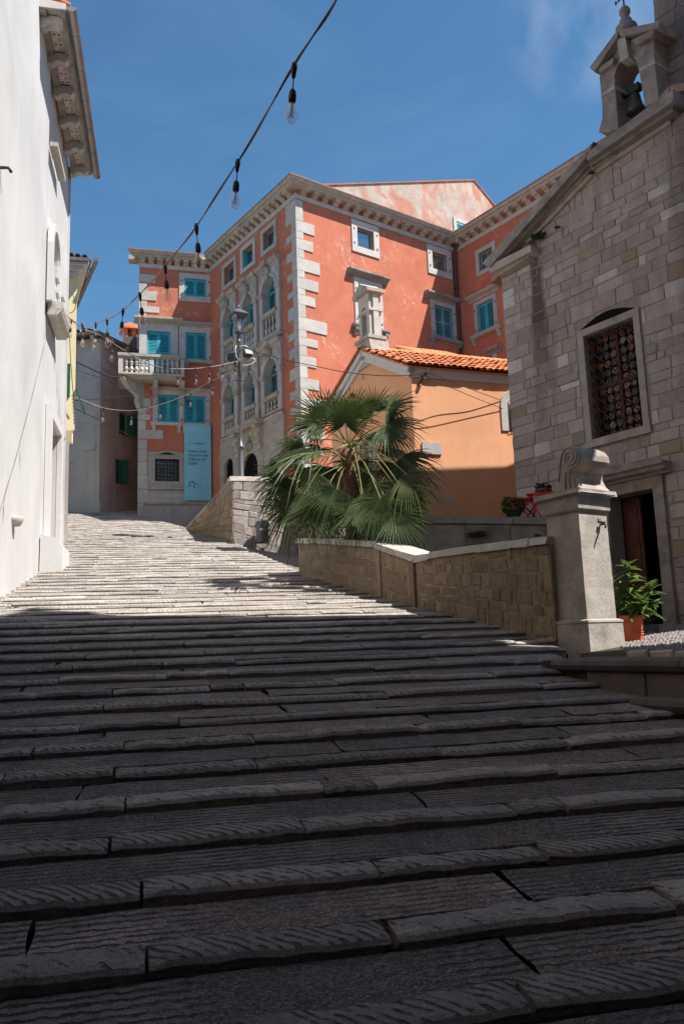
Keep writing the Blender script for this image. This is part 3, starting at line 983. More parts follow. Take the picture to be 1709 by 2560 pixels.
# ------------------------------------------------------------------ platform with the fountain and cobbles before the church
CHp = at_depth(1640, 1561, 13.6)
CH = Frame(CHp, 144.65)
plat = MB()
n_pl = Vector((-_pe.y, _pe.x, 0))
pz = 1.635
UA, UB = -.35, 5.5
def plat_pt(u, t):
    """t < 0: flat slab zone behind the edge; 0..1: cobbles rising to the church wall"""
    A = PL0 + _pe * u + n_pl * .55
    fu = (u - UA) / (UB - UA)
    B = CH.P(-1.75 + fu * 5.9, -.02, 0)
    if t < 0:
        p = PL0 + _pe * u + n_pl * (.03 + .52 * (1 + t)); z = pz - .02
    else:
        p = A.lerp(B, t); z = pz - .01 + t * (CHp.z - .02 - pz)
    return Vector((p.x, p.y, z))
us = [UA + (UB - UA) * i / 8 for i in range(9)]
ts = [-1, 0, .25, .5, .75, 1.0]
vs = [plat_pt(u, t) for t in ts for u in us]
fs = [(j * 9 + i, j * 9 + i + 1, (j + 1) * 9 + i + 1, (j + 1) * 9 + i) for j in range(5) for i in range(8)]
plat.add(vs, fs)
lowv = [Vector((p.x, p.y, p.z - 1.6)) for p in vs]
ring = [i for i in range(9)] + [j * 9 + 8 for j in range(1, 6)] + [5 * 9 + i for i in range(7, -1, -1)] + [j * 9 for j in range(4, 0, -1)]
n_r = len(ring)
plat.add([vs[i] for i in ring] + [lowv[i] for i in ring], [(n_r + k_, n_r + (k_ + 1) % n_r, (k_ + 1) % n_r, k_) for k_ in range(n_r)])
platform = structure('church_platform', plat, MAT['joint'])
FP = Frame(PL0, yaw_of(PL0, PL1))
s = -.12
while s < 5.4:
    ln = rw_.uniform(1.2, 2.2)
    mb = MB()
    prof = [(0, -.11), (-.03, -.095), (-.055, -.055), (-.045, -.015), (-.01, 0), (.5, .004), (.5, -.11)]
    mb.prism_yz(prof, s + .004, s + ln - .004)
    o = link('edge_slab', mb.mesh('edge_slab', MAT['kerb']), platform)
    o.location = (PL0.x, PL0.y, pz)
    o.rotation_euler = (0, 0, FP.ang)
    s += ln
s = 0.3
while s < 5.4:                               # dressed face under the edge
    ln = rw_.uniform(.5, .9)
    o = link('stone', MB().block([(s + .006, -.6), (s + ln - .006, -.6), (s + ln - .006, -.115), (s + .006, -.115)], .01, .1, .012).mesh('stone', MAT['kerb']), platform)
    o.location = (PL0.x, PL0.y, pz)
    o.rotation_euler = (0, 0, FP.ang)
    s += ln
s, lower = .95, None                           # a second slab lower down, at the right edge of the view
o = link('edge_slab', MB().prism_yz([(0, -.1), (-.03, -.05), (-.02, -.01), (.02, 0), (.3, .0), (.3, -.1)], 1.05, 4.2).mesh('edge_slab', MAT['kerb']), platform)
o.location = (PL0.x, PL0.y, pz - .31)
o.location -= n_pl * .16
o.rotation_euler = (0, 0, FP.ang)
# second kerb of small stones behind the edge slab and the cobbles beyond it
s = .40
while s < 4.2:
    ln = rw_.uniform(.25, .55)
    o = link('kerb_stone', MB().block([(s + .006, -.02), (s + ln - .006, -.02), (s + ln - .006, .065), (s + .006, .06)], .0, .16, .018).jitter(.006, rw_).mesh('kerb_stone', MAT['coping']), platform)
    o.location = (PL0.x + n_pl.x * .42, PL0.y + n_pl.y * .42, pz)
    o.rotation_euler = (0, 0, FP.ang)
    s += ln
cob = MB()
rc = random.Random(3)
for i in range(78):
    for j in range(40):
        u = .35 + i * .055 + rc.uniform(-.014, .014) + (.027 if j % 2 else 0)
        t = j / 40 + rc.uniform(-.004, .004) + .012
        p = plat_pt(u, t)
        rr = rc.uniform(.025, .036)
        cob.lathe([(rr, -.02), (rr * .95, .008), (rr * .6, .024), (0, .031)], (p.x, p.y, p.z + rc.uniform(-.005, .006)), 6)
ob = link('cobbles', cob.mesh('cobbles', MAT['pebble']))
ob['kind'] = 'stuff'
ob['label'] = 'small rounded cobbles set before the church door'
# ------------------------------------------------------------------ the stone church
church = thing('stone_church', 'small grey ashlar church with a bell gable and a barred window, right of the fountain', 'church', CHp)
def PX(fr, pts, dep=0.0): return [fr.uv(x, y, dep) for x, y in pts]
def ccw(q):
    A = sum(q[k][0] * q[(k + 1) % len(q)][1] - q[(k + 1) % len(q)][0] * q[k][1] for k in range(len(q)))
    return q if A > 0 else list(reversed(q))
def slab_px(mb, fr, pts, dep0, dep1):
    """a slab whose front outline was read off the photograph on the plane y=dep0; it runs back to dep1"""
    mb.prism_xz(ccw(PX(fr, pts, dep0)), dep0, dep1)
    return mb
aL = CH.uv(1271, 960)[0]
aR = CH.uv(1709, 900)[0] + 1.1
zbase = CHp.z - .5
rk = [CH.uv(1262, 690), CH.uv(1281, 630), CH.uv(1330, 585), CH.uv(1482, 428), CH.uv(1675, 306)]
rake_pts = [(aL, rk[0][1]), (rk[2][0], rk[2][1]), (rk[3][0], rk[3][1]), (rk[4][0], rk[4][1]), (aR, rk[4][1] + .12)]
def rake(a): return interp(rake_pts, a)
# openings: window and door
wa0, wz1 = CH.uv(1459, 842); wa1 = CH.uv(1582, 790)[0]; wz1 = (wz1 + CH.uv(1575, 797)[1]) / 2
wz0 = CH.uv(1480, 1100)[1]
da0 = CH.uv(1535, 1400)[0]; da1 = CH.uv(1652, 1400)[0]; dz1 = CH.uv(1632, 1222)[1]; dz0 = CHp.z
WIN, DOOR = (wa0, wa1, wz0, wz1), (da0, da1, dz0, dz1)
ztop_rect = min(p[1] for p in rake_pts)
mb = MB()
mb.grid_wall(aL, aR, zbase, ztop_rect, [WIN, DOOR], .32)
xs = [aL] + [p[0] for p in rake_pts[1:]]
zs_ = [rake(x) for x in xs]
for k in range(len(xs) - 1):
    mb.add([(xs[k], 0, ztop_rect), (xs[k + 1], 0, ztop_rect), (xs[k + 1], 0, zs_[k + 1]), (xs[k], 0, zs_[k])], [(0, 1, 2, 3)])
# body of the nave behind the facade
ridge_a = CH.uv(1600, 330)[0]
zr = rake(ridge_a) + .25
Ln = 9.0
body = [(aL, zbase), (aR + 3.2, zbase), (aR + 3.2, rake(aL)), (ridge_a + .6, zr + .2), (aL, rake(aL))]
for hole in ():
    pass
mb.add([(x, .9, z) for x, z in body] + [(x, Ln, z) for x, z in body], [tuple(range(4, -1, -1)), tuple(range(5, 10))] + [(k, (k + 1) % 5, 5 + (k + 1) % 5, 5 + k) for k in range(5)])
mb.add([(aL, 0, zbase), (aL, .95, zbase), (aL, .95, rake(aL)), (aL, 0, rake(aL))], [(0, 3, 2, 1)])
part('wall', mb, MAT['mortar'], church, CH)
part('unseen_shade_block', MB().prism_yz([(1.95, zbase), (8.6, zbase), (8.6, 9.3), (3.7, 10.1), (1.95, 11.1)], aL + .01, .4), MAT['mortar'], church, CH)  # unseen block added to cast shade on the chapel's side wall
# black sheet standing in for the unlit room behind the openings
part('interior_shade', MB().add([(da0 - .1, .85, dz0 - .3), (wa1 + 1.2, .85, dz0 - .3), (wa1 + 1.2, .85, wz1 + .3), (da0 - .1, .85, wz1 + .3)], [(0, 1, 2, 3)]), MAT['dark'], church, CH)

# ashlar: one object per stone; the dark rain streak below the left eave belongs to the wall
k = Nodes('church_stone')
v = k.coord('pos')
r = k.rand()
n1 = k.noise(v, 6, 8, 0.62, 0.3)
c = k.mix(k.ramp(n1, 0.3, 0.72), (0.365, 0.315, 0.295), (0.50, 0.44, 0.415))
c = k.mix(k.math('MULTIPLY', r, 0.6), c, (0.42, 0.37, 0.335))
r2 = k.math('FRACT', k.math('MULTIPLY', r, 7.31))
c = k.mix(1.0, c, k.ramp(r2, 0, 1, (0.78, 0.77, 0.79, 1), (1.15, 1.13, 1.13, 1)), 'MULTIPLY')
r3 = k.math('FRACT', k.math('MULTIPLY', r, 23.7))
c = k.mix(k.ramp(r3, 0.90, 0.97), c, (0.34, 0.27, 0.19))
c = k.mix(k.ramp(k.math('FRACT', k.math('MULTIPLY', r, 51.3)), 0.90, 0.96), c, (0.60, 0.57, 0.56))
st = k.ramp(k.noise(v, 1.1, 9, 0.7, 0.5), 0.52, 0.78)
c = k.mix(k.math('MULTIPLY', st, 0.5), c, (0.20, 0.165, 0.14))
vd = k.coord('pos', (2.6, 2.6, .35))
c = k.mix(k.math('MULTIPLY', k.ramp(k.noise(vd, 1.3, 8, 0.68, 0.3), 0.50, 0.74), 0.42), c, (0.15, 0.125, 0.11))
# streak: distance along the facade from the drip line, fading with height, broken by noise
dt = k.n('ShaderNodeVectorMath', operation='DOT_PRODUCT')
sub_ = k.n('ShaderNodeVectorMath', operation='SUBTRACT')
k.l(k.n('ShaderNodeNewGeometry').outputs['Position'], sub_.inputs[0])
s0 = CH.uv(1335, 640); s1 = CH.uv(1365, 1010)
sub_.inputs[1].default_value = CH.P(s0[0], 0, 0)
k.l(sub_.outputs[0], dt.inputs[0])
dt.inputs[1].default_value = CH.e
sep = k.n('ShaderNodeSeparateXYZ')
k.l(k.n('ShaderNodeNewGeometry').outputs['Position'], sep.inputs[0])
hz = k.math('DIVIDE', k.math('SUBTRACT', s0[1], sep.outputs['Z']), s0[1] - s1[1])       # 0 at the top, 1 low down
off = k.math('MULTIPLY', hz, s1[0] - s0[0])
dx = k.math('ABSOLUTE', k.math('SUBTRACT', dt.outputs['Value'], off))
wv = k.coord('pos', (2.2, 2.2, .5))
wob = k.math('MULTIPLY', k.math('SUBTRACT', k.noise(wv, 2.2, 8, 0.7, 0.4), 0.5), 0.55)
wid = k.math('ADD', k.math('ADD', 0.16, k.math('MULTIPLY', hz, 0.20)), wob)
inside = k.math('SUBTRACT', 1.0, k.math('DIVIDE', dx, k.math('MAXIMUM', wid, 0.02)))
sm = k.ramp(inside, 0.0, 0.55)
fade = k.ramp(hz, 0.45, 1.12, (1, 1, 1, 1), (0, 0, 0, 1))
top_ = k.ramp(hz, -0.12, 0.0)
amt = k.math('MULTIPLY', k.math('MULTIPLY', sm, fade), 0.82)
c = k.mix(amt, c, (0.055, 0.05, 0.045))
# soot gathering towards the tower at the right
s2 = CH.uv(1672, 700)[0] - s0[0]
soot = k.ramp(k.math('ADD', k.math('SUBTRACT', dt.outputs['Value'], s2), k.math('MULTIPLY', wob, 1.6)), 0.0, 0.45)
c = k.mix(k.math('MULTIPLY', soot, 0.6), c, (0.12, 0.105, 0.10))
fine = k.noise(v, 55, 5, 0.7)
c = k.mix(0.4, c, k.ramp(fine, 0.33, 0.7, (0.55, 0.55, 0.55, 1), (1.28, 1.28, 1.28, 1)), 'MULTIPLY')
pk = k.n('ShaderNodeTexVoronoi')
pk.inputs['Scale'].default_value = 48
k.l(v, pk.inputs['Vector'])
h = k.math('ADD', k.math('MULTIPLY', n1, 0.5), k.math('ADD', k.math('MULTIPLY', fine, 0.4), k.math('MULTIPLY', pk.outputs['Distance'], 0.7)))
k.bump(h, 0.6, 0.018)
MAT['ashlar'] = k.done(c, 0.9, 0.2)

rs = random.Random(11)
cuts = [(wa0 - .17, wa1 + .17, wz0 - .17, wz1 + .15), (da0 - .22, da1 + .22, dz0 - .2, dz1 + .42)]
z = zbase + .3
cnt = 0
rest = MB()
while z < rake_pts[-1][1] + .1:
    hgt = rs.choice([.13, .17, .2, .22, .24, .25, .27, .31])
    a = aL
    first = True
    while a < aR:
        ln = (rs.uniform(.24, .62) if rs.random() > .15 else rs.uniform(.12, .2)) if not first else rs.uniform(.3, .6)
        first = False
        b = min(a + ln, aR)
        if aR - b < .15: b = aR
        segs = [(a, b)]
        a = b
        for h0, h1, k0, k1 in cuts:
            new = []
            for x0, x1 in segs:
                if z + hgt <= k0 + .02 or z >= k1 - .02 or x1 <= h0 or x0 >= h1:
                    new.append((x0, x1)); continue
                if x0 < h0 - .03: new.append((x0, h0))
                if x1 > h1 + .03: new.append((h1, x1))
            segs = new
        for x0, x1 in segs:
            zt0, zt1 = min(z + hgt, rake(x0) - .01), min(z + hgt, rake(x1) - .01)
            if max(zt0, zt1) - z < .06 or x1 - x0 < .05: continue
            zt0, zt1 = max(zt0, z + .03), max(zt1, z + .03)
            g = rs.uniform(.003, .007)
            q = [(x0 + g, z + g), (x1 - g, z + g), (x1 - g, zt1 - g), (x0 + g, zt0 - g)]
            q = [(x + rs.uniform(-.012, .012), zz_ + rs.uniform(-.012, .012)) for x, zz_ in q]
            q[0] = (max(q[0][0], aL - .01), q[0][1])
            cx, cz = sum(p[0] for p in q) / 4, sum(p[1] for p in q) / 4
            mb = MB().block([(x - cx, zz_ - cz) for x, zz_ in q], -rs.uniform(.006, .022), .04 if x0 > aL + .01 else .3, rs.uniform(.006, .014))
            if cnt < 299 and x0 < CH.uv(1709, 900)[0] + .25:
                part('stone', mb, MAT['ashlar'], church, CH, (cx, 0, cz)); cnt += 1
            else:
                rest.add([(x + cx, y, zz_ + cz) for x, y, zz_ in mb.v], mb.f)
    z += hgt
if rest.v:
    o = part('further_stone', rest, MAT['ashlar'], church, CH); o['kind'] = 'stuff'

# raking cornice: slab, moulding, bed course; lower pitch and the flatter upper stretch
def run(name, lo, up, dep, mat):
    mb = MB()
    slab_px(mb, CH, lo, dep, .05)
    part(name, mb, mat, church, CH)
    if up:
        mb = MB()
        slab_px(mb, CH, up, dep, .05)
        part(name, mb, mat, church, CH)
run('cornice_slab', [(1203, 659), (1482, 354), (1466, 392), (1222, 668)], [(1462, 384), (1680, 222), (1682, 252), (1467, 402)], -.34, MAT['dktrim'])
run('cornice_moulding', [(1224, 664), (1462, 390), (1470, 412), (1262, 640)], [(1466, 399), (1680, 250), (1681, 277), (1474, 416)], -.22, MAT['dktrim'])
run('cornice_moulding', [(1250, 650), (1468, 410), (1474, 424), (1290, 618)], [(1472, 412), (1676, 274), (1676, 286), (1478, 424)], -.13, MAT['oldtrim'])
run('bed_course', [(1285, 618), (1472, 420), (1482, 436), (1325, 600)], [(1478, 418), (1672, 282), (1674, 308), (1484, 436)], -.07, MAT['oldtrim'])
mb = MB()
slab_px(mb, CH, [(1220, 664), (1325, 612), (1327, 628), (1224, 683)], -.30, .3)
part('kneeler', mb, MAT['oldtrim'], church, CH)
mb = MB()
slab_px(mb, CH, [(1226, 681), (1322, 627), (1320, 642), (1246, 688)], -.2, .3)
part('kneeler', mb, MAT['oldtrim'], church, CH)
mb = MB()                                     # nave roof
e0, e1 = rake(aL) + .12, zr + .42
mb.prism_xz([(aL - .28, e0 - .12), (aL - .28, e0 + .02), (ridge_a + .6, e1), (ridge_a + .6, e1 - .14)], .0, Ln)
mb.prism_xz([(aR + 3.4, e0 - .12), (ridge_a + .62, e1 - .14), (ridge_a + .62, e1), (aR + 3.4, e0 + .02)], .0, Ln)
part('roof', mb, MAT['oldtile'], church, CH)

# window: stone frame, brown leaded lights, diagonal iron grille
wf = MB()
fw = .125
wf.box(wa0 - fw, wa0 - .002, -.035, .3, wz0 - .004, wz1 + .004)
wf.box(wa1 + .002, wa1 + fw, -.036, .3, wz0 - .004, wz1 + .004)
wf.box(wa0 - fw, wa1 + fw, -.037, .3, wz1 + .006, wz1 + .135)
wf.box(wa0 - fw - .02, wa1 + fw + .02, -.06, .3, wz0 - .145, wz0 - .006)
win = part('window', wf, MAT['found'], church, CH)
arch = MB()
n_ = 10
am_, ah = (wa0 + wa1) / 2, .17
top = [(wa0 - .09 + (wa1 - wa0 + .18) * t / n_, wz1 + .137 + ah * math.sin(math.pi * t / n_)) for t in range(n_ + 1)]
sub('relieving_arch', MB().prism_xz([(x, z) for x, z in top], -.012, .05), MAT['dark'], win)
gl = MB()
rows_, cols = 13, 4
gg = random.Random(2)
sub('backing', MB().add([(wa0, .27, wz0), (wa1, .27, wz0), (wa1, .27, wz1), (wa0, .27, wz1)], [(0, 1, 2, 3)]), MAT['dark'], win)
frame_ = MB()
frame_.box((wa0 + wa1) / 2 - .03, (wa0 + wa1) / 2 + .03, .20, .26, wz0, wz1)
frame_.box(wa0, wa1, .202, .258, (wz0 + wz1) / 2 - .03, (wz0 + wz1) / 2 + .03)
frame_.box(wa0, wa0 + .05, .201, .262, wz0, wz1).box(wa1 - .05, wa1, .201, .262, wz0, wz1)
sub('casement', frame_, MAT['wood'], win)
COLS = [(0.20, 0.05, 0.02), (0.20, 0.15, 0.11), (0.24, 0.23, 0.21), (0.24, 0.085, 0.025), (0.05, 0.035, 0.025), (0.035, 0.028, 0.024), (0.12, 0.03, 0.022)]
gm_ = [plain('leaded_glass_%s' % nm, c_, 0.25, 0.5, var=0.25, scale=12, bump=0.2) for nm, c_ in zip(('amber', 'sand', 'clear', 'orange', 'brown', 'smoke', 'ruby'), COLS)]
for hx in (0, 1):
    x0 = wa0 + .055 if hx == 0 else (wa0 + wa1) / 2 + .033
    x1 = (wa0 + wa1) / 2 - .033 if hx == 0 else wa1 - .055
    for i in range(12):
        for j in range(3):
            zz0 = wz0 + (wz1 - wz0) * i / 12 + .01
            zz1 = wz0 + (wz1 - wz0) * (i + 1) / 12 - .01
            xa, xb = x0 + (x1 - x0) * j / 3 + .006, x0 + (x1 - x0) * (j + 1) / 3 - .006
            cx, cz, hx_, hz_ = (xa + xb) / 2, (zz0 + zz1) / 2, (xb - xa) / 2, (zz1 - zz0) / 2
            pl = MB().add([(cx + hx_ * math.cos(t * math.pi / 3 + .2 * gg.random()) * gg.uniform(.85, 1.12), .235, cz + hz_ * math.sin(t * math.pi / 3 + .2 * gg.random()) * gg.uniform(.9, 1.2)) for t in range(6)], [tuple(range(6))])
            sub('pane', pl, gm_[gg.choice([0, 3, 4, 5, 4, 5, 5, 4, 6, 5] if hx == 0 and j == 0 else [0, 0, 3, 1, 2, 4, 5, 6, 4, 5])], win)
gr_ = MB()
W_, H_ = wa1 - wa0, wz1 - wz0
stp = .145
def clipline(p, q):
    # Liang-Barsky against the opening
    (x0, z0), (x1, z1) = p, q
    dx, dz = x1 - x0, z1 - z0
    t0, t1 = 0, 1
    for pp, qq in ((-dx, x0 - wa0), (dx, wa1 - x0), (-dz, z0 - wz0), (dz, wz1 - z0)):
        if abs(pp) < 1e-9:
            if qq < 0: return None
            continue
        t = qq / pp
        if pp < 0: t0 = max(t0, t)
        else: t1 = min(t1, t)
    if t0 >= t1: return None
    return (x0 + dx * t0, z0 + dz * t0), (x0 + dx * t1, z0 + dz * t1)
cpos = -H_
while cpos < W_ + H_:
    for sgn in (1, -1):
        p = (wa0 + cpos, wz0) if sgn == 1 else (wa1 - cpos, wz0)
        qn = (p[0] + sgn * H_ * .95, wz1)
        cl = clipline(p, qn)
        if cl:
            yy = .085 + (.012 if sgn == 1 else 0)
            gr_.tube([(cl[0][0], yy, cl[0][1]), (cl[1][0], yy, cl[1][1])], .0115, 4)
    cpos += stp * 1.35
sub('grille', gr_, MAT['rust'], win)

# door: stone jambs, lintel with cornice, open leaf, threshold
df = MB()
jw = .19
df.box(da0 - jw, da0 - .002, -.06, .3, dz0, dz1)
df.box(da1 + .002, da1 + jw, -.061, .3, dz0, dz1)
df.box(da1 - .02, da1 + jw + .02, -.09, .3, dz0, dz0 + .5)
df.box(da0 - jw, da1 + jw, -.062, .3, dz1 + .003, dz1 + .20)
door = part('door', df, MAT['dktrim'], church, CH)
cz_ = dz1 + .2
sub('cornice', MB().prism_yz([(.02, cz_ + .003), (-.10, cz_ + .003), (-.12, cz_ + .04), (-.20, cz_ + .07), (-.22, cz_ + .12), (-.27, cz_ + .15), (-.27, cz_ + .19), (.02, cz_ + .2)], da0 - .42, da1 + .36), MAT['dktrim'], door)
n_ = 10
sub('relieving_arch', MB().prism_xz([(da0 - .2 + (da1 - da0 + .3) * t / n_, cz_ + .205 + .13 * math.sin(math.pi * t / n_)) for t in range(n_ + 1)], -.035, .05), MAT['dktrim'], door)
lf = MB()
lf.box(da0 + .02, da0 + .36, .34, .39, dz0 + .02, dz1 - .02)
for z0_, z1_ in ((dz0 + .15, dz0 + .8), (dz0 + .95, dz1 - .2)):
    lf.box(da0 + .08, da0 + .30, .325, .345, z0_, z1_)
leaf_ = sub('door_leaf', lf, MAT['wood'], door)
sub('threshold', MB().box(da0 - .3, da1 + .3, -.32, .3, dz0 - .12, dz0 - .002), MAT['found'], door)
# corner quoins are the stones themselves; small plants in the cornice joints
for (x, y, nm, s_) in ((1402, 578, 'a', .22), (1478, 428, 'b', .09), (1385, 597, 'c', .13), (1340, 590, 'd', .1)):
    a, z = CH.uv(x if x < 1450 else x - 2, y, -.08)
    a2, z2 = CH.uv(x, y, -.1)

# bell gable

S6 = .1716
def q6(pts): return [(1440 + x * S6, y * S6) for x, y in pts]
mb = MB()
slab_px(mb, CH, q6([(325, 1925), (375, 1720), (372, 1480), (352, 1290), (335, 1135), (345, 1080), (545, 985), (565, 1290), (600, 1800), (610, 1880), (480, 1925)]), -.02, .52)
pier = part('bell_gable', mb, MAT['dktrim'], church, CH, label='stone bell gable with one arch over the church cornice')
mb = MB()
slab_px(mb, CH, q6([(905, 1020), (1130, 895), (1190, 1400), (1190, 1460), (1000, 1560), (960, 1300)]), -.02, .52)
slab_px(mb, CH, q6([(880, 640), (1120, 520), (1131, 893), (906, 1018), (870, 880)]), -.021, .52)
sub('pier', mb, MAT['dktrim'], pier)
# arch ring: from left spring over the crown to the right spring, with spandrels up to the pediment
archpx = [(540, 1215), (548, 1110), (575, 1020), (615, 930), (665, 875), (720, 840), (770, 832), (825, 850), (870, 880), (905, 930), (908, 1018)]
outpx = [(345, 1080), (440, 1010), (520, 900), (560, 780), (600, 690), (650, 600), (720, 560), (790, 600), (860, 630), (880, 640), (908, 1010)]
mb = MB()
A_, B_ = PX(CH, q6(archpx), -.022), PX(CH, q6(outpx), -.022)
for kk in range(len(A_) - 1):
    mb.prism_xz(ccw([A_[kk], A_[kk + 1], B_[kk + 1], B_[kk]]), -.022, .52)
sub('arch', mb, MAT['dktrim'], pier)
mb = MB()
slab_px(mb, CH, q6([(580, 570), (705, 530), (755, 830), (640, 905)]), -.14, .1)
sub('keystone', mb, MAT['oldtrim'], pier)
mb = MB()
slab_px(mb, CH, q6([(345, 1440), (352, 1290), (355, 1420), (540, 1290), (545, 1232), (560, 1290)]), -.05, .5) if False else None
slab_px(mb, CH, q6([(352, 1370), (548, 1225), (556, 1290), (360, 1425)]), -.05, .56)
slab_px(mb, CH, q6([(905, 1000), (1135, 880), (1140, 925), (912, 1040)]), -.03, .52)
sub('impost', mb, MAT['oldtrim'], pier)
# pediment: two raking mouldings each side, over a tympanum
for nm, pts, dep in (('pediment_slab', [(185, 985), (590, 440), (600, 530), (255, 1045)], -.18), ('pediment_slab', [(590, 440), (1205, 312), (1190, 400), (640, 535)], -.18),
                     ('pediment_moulding', [(255, 1030), (600, 525), (625, 600), (335, 1010)], -.10), ('pediment_moulding', [(625, 530), (1180, 395), (1130, 450), (700, 560)], -.10),
                     ('pediment_return', [(330, 985), (540, 830), (520, 925), (330, 1065)], -.12), ('pediment_return', [(790, 590), (1140, 420), (1110, 520), (880, 655)], -.12)):
    mb = MB()
    slab_px(mb, CH, q6(pts), dep, .55)
    sub(nm, mb, MAT['dktrim'], pier)
fa, fz = CH.uv(*q6([(700, 400)])[0], .1)
fz0 = CH.uv(*q6([(690, 330)])[0], .1)[1]
mb = MB()
mb.lathe([(.20, -.12), (.19, .02), (.12, .1), (.105, .17), (.075, .2), (.055, .25), (.08, .27), (.1, .32), (.1, .37), (.06, .43), (0, .45)], (fa, .15, fz), 14)
sub('finial', mb, MAT['dktrim'], pier)
cx_, cz0 = fa, fz + .44
mb = MB()
mb.tube([(cx_, .15, cz0), (cx_, .15, cz0 + .42)], .014, 6)
mb.tube([(cx_ - .16, .15, cz0 + .2), (cx_ + .16, .15, cz0 + .2)], .014, 6)
for ex in (-.16, .16):
    mb.tube([(cx_ + ex - .001, .15, cz0 + .165), (cx_ + ex, .15, cz0 + .235)], .018, 5)
sub('cross', mb, MAT['black'], pier)
# the bell
ba, bz = CH.uv(*q6([(850, 1500)])[0], .2)
mb = MB()
mb.lathe([(.17, -.17), (.165, -.14), (.13, -.06), (.105, .04), (.095, .14), (.07, .185), (.03, .20), (0, .20)], (ba, .22, bz), 20)
bell = sub('bell', mb, MAT['bronze'], pier)
mb = MB()
mb.tube([(ba - .30, .22, bz + .25), (ba + .30, .22, bz + .25)], .035, 6)
mb.box(ba - .12, ba + .12, .16, .28, bz + .2, bz + .34)
mb.tube([(ba - .2, .2, bz + .32), (ba - .27, .1, bz + .1), (ba - .12, .08, bz + .02)], .014, 5)
mb.tube([(ba + .1, .2, bz + .3), (ba + .28, .1, bz + .08)], .012, 5)
sub('headstock', mb, MAT['black'], pier)

# tower at the right edge of the view
tower = thing('stone_tower', 'tall rough dark stone tower wall rising beside the church bell gable at the right edge', 'tower', CH.P(aR, 0, CHp.z))
ta0 = CH.uv(1640, 100, .4)[0]
tz1 = CH.uv(1643, 0, .4)[1] + 1.3
mb = MB().box(ta0, aR + .6, .42, 3.0, zr - 1.5, tz1)
part('wall', mb, MAT['mortar'], tower, CH)
tw_stones = random.Random(8)
wall_stones(CH, tower, ta0, aR + .6, lambda a: zr - 1.2, lambda a: tz1, 17, .25, .6, MAT['ashlar'], tw_stones, .02, .012, limit=200, back=.06)
for o in list(tower.children):
    if o.name.startswith('stone') and o.type == 'MESH':
        o.location += CH.i * .42
# tower side wall towards the bell gable is the box itself

# ------------------------------------------------------------------ fountain pillar
FC = Vector((FC.x, FC.y, pz))
ft = thing('fountain', 'grey stone fountain pillar with a scroll top and iron spout beside the steps', 'fountain', FC)
FR, FL = Frame(FC, 56), Frame(FC, 146)      # right face / left face
# local frame: FR with x along the right face, y along the left face
S_ = .27                                     # half of the shaft
wR = FR.uv(1565, 1600)[0]                     # plinth width on the right face
z_pl = FR.uv(1478, 1549)[1]
z_sh = FR.uv(1466, 1274)[1]
z_cap = FR.uv(1458, 1233)[1]
z_slab = FR.uv(1460, 1222)[1]
z_top = FR.uv(1440, 1117)[1]
W0 = .62
def pyr(mb, z0, z1, i0, i1, bev=.0):
    a0_, a1_ = i0, W0 - i0
    b0, b1 = i1, W0 - i1
    return mb.add([(a0_, a0_, z0), (a1_, a0_, z0), (a1_, a1_, z0), (a0_, a1_, z0), (b0, b0, z1), (b1, b0, z1), (b1, b1, z1), (b0, b1, z1)],
                  [(3, 2, 1, 0), (4, 5, 6, 7), (0, 1, 5, 4), (1, 2, 6, 5), (2, 3, 7, 6), (3, 0, 4, 7)])
mb = MB()
pyr(mb, pz - .35, z_pl - .045, 0, .008)
pyr(mb, z_pl - .045, z_pl - .03, .008, .0)
pyr(mb, z_pl - .03, z_pl - .008, .0, .003)
pyr(mb, z_pl - .008, z_pl + .01, .003, .045)
part('plinth', mb, MAT['found'], ft, FR)
# shaft: faces split so that edges can wander a little
mb = MB()
rows_ = 14
sh = []
rf = random.Random(9)
for i in range(rows_ + 1):
    z = z_pl + .008 + (z_sh - z_pl - .006) * i / rows_
    j = .055 + .010 * i / rows_
    jj = [rf.uniform(-.0022, .0022) for _ in range(8)]
    sh += [(j + jj[0], j + jj[1], z), (W0 - j + jj[2], j + jj[3], z), (W0 - j + jj[4], W0 - j + jj[5], z), (j + jj[6], W0 - j + jj[7], z)]
fs = []
for i in range(rows_):
    for k_ in range(4):
        fs.append((i * 4 + k_, i * 4 + (k_ + 1) % 4, (i + 1) * 4 + (k_ + 1) % 4, (i + 1) * 4 + k_))
mb.add(sh, fs)
part('shaft', mb, MAT['found'], ft, FR)
mb = MB()
pyr(mb, z_sh - .006, z_sh + .02, .045, .03)
pyr(mb, z_sh + .02, z_cap - .03, .03, .024)
pyr(mb, z_cap - .03, z_cap - .005, .024, -.03)
mb2 = MB()
pyr(mb2, z_cap - .005, z_slab + .005, -.035, -.03)
cap = part('cap', mb, MAT['found'], ft, FR)
b_ = MB(); b_.v, b_.f, b_.sm = mb2.v, mb2.f, mb2.sm
sub('cap_slab', b_.jitter(.006, rf), MAT['found'], cap)
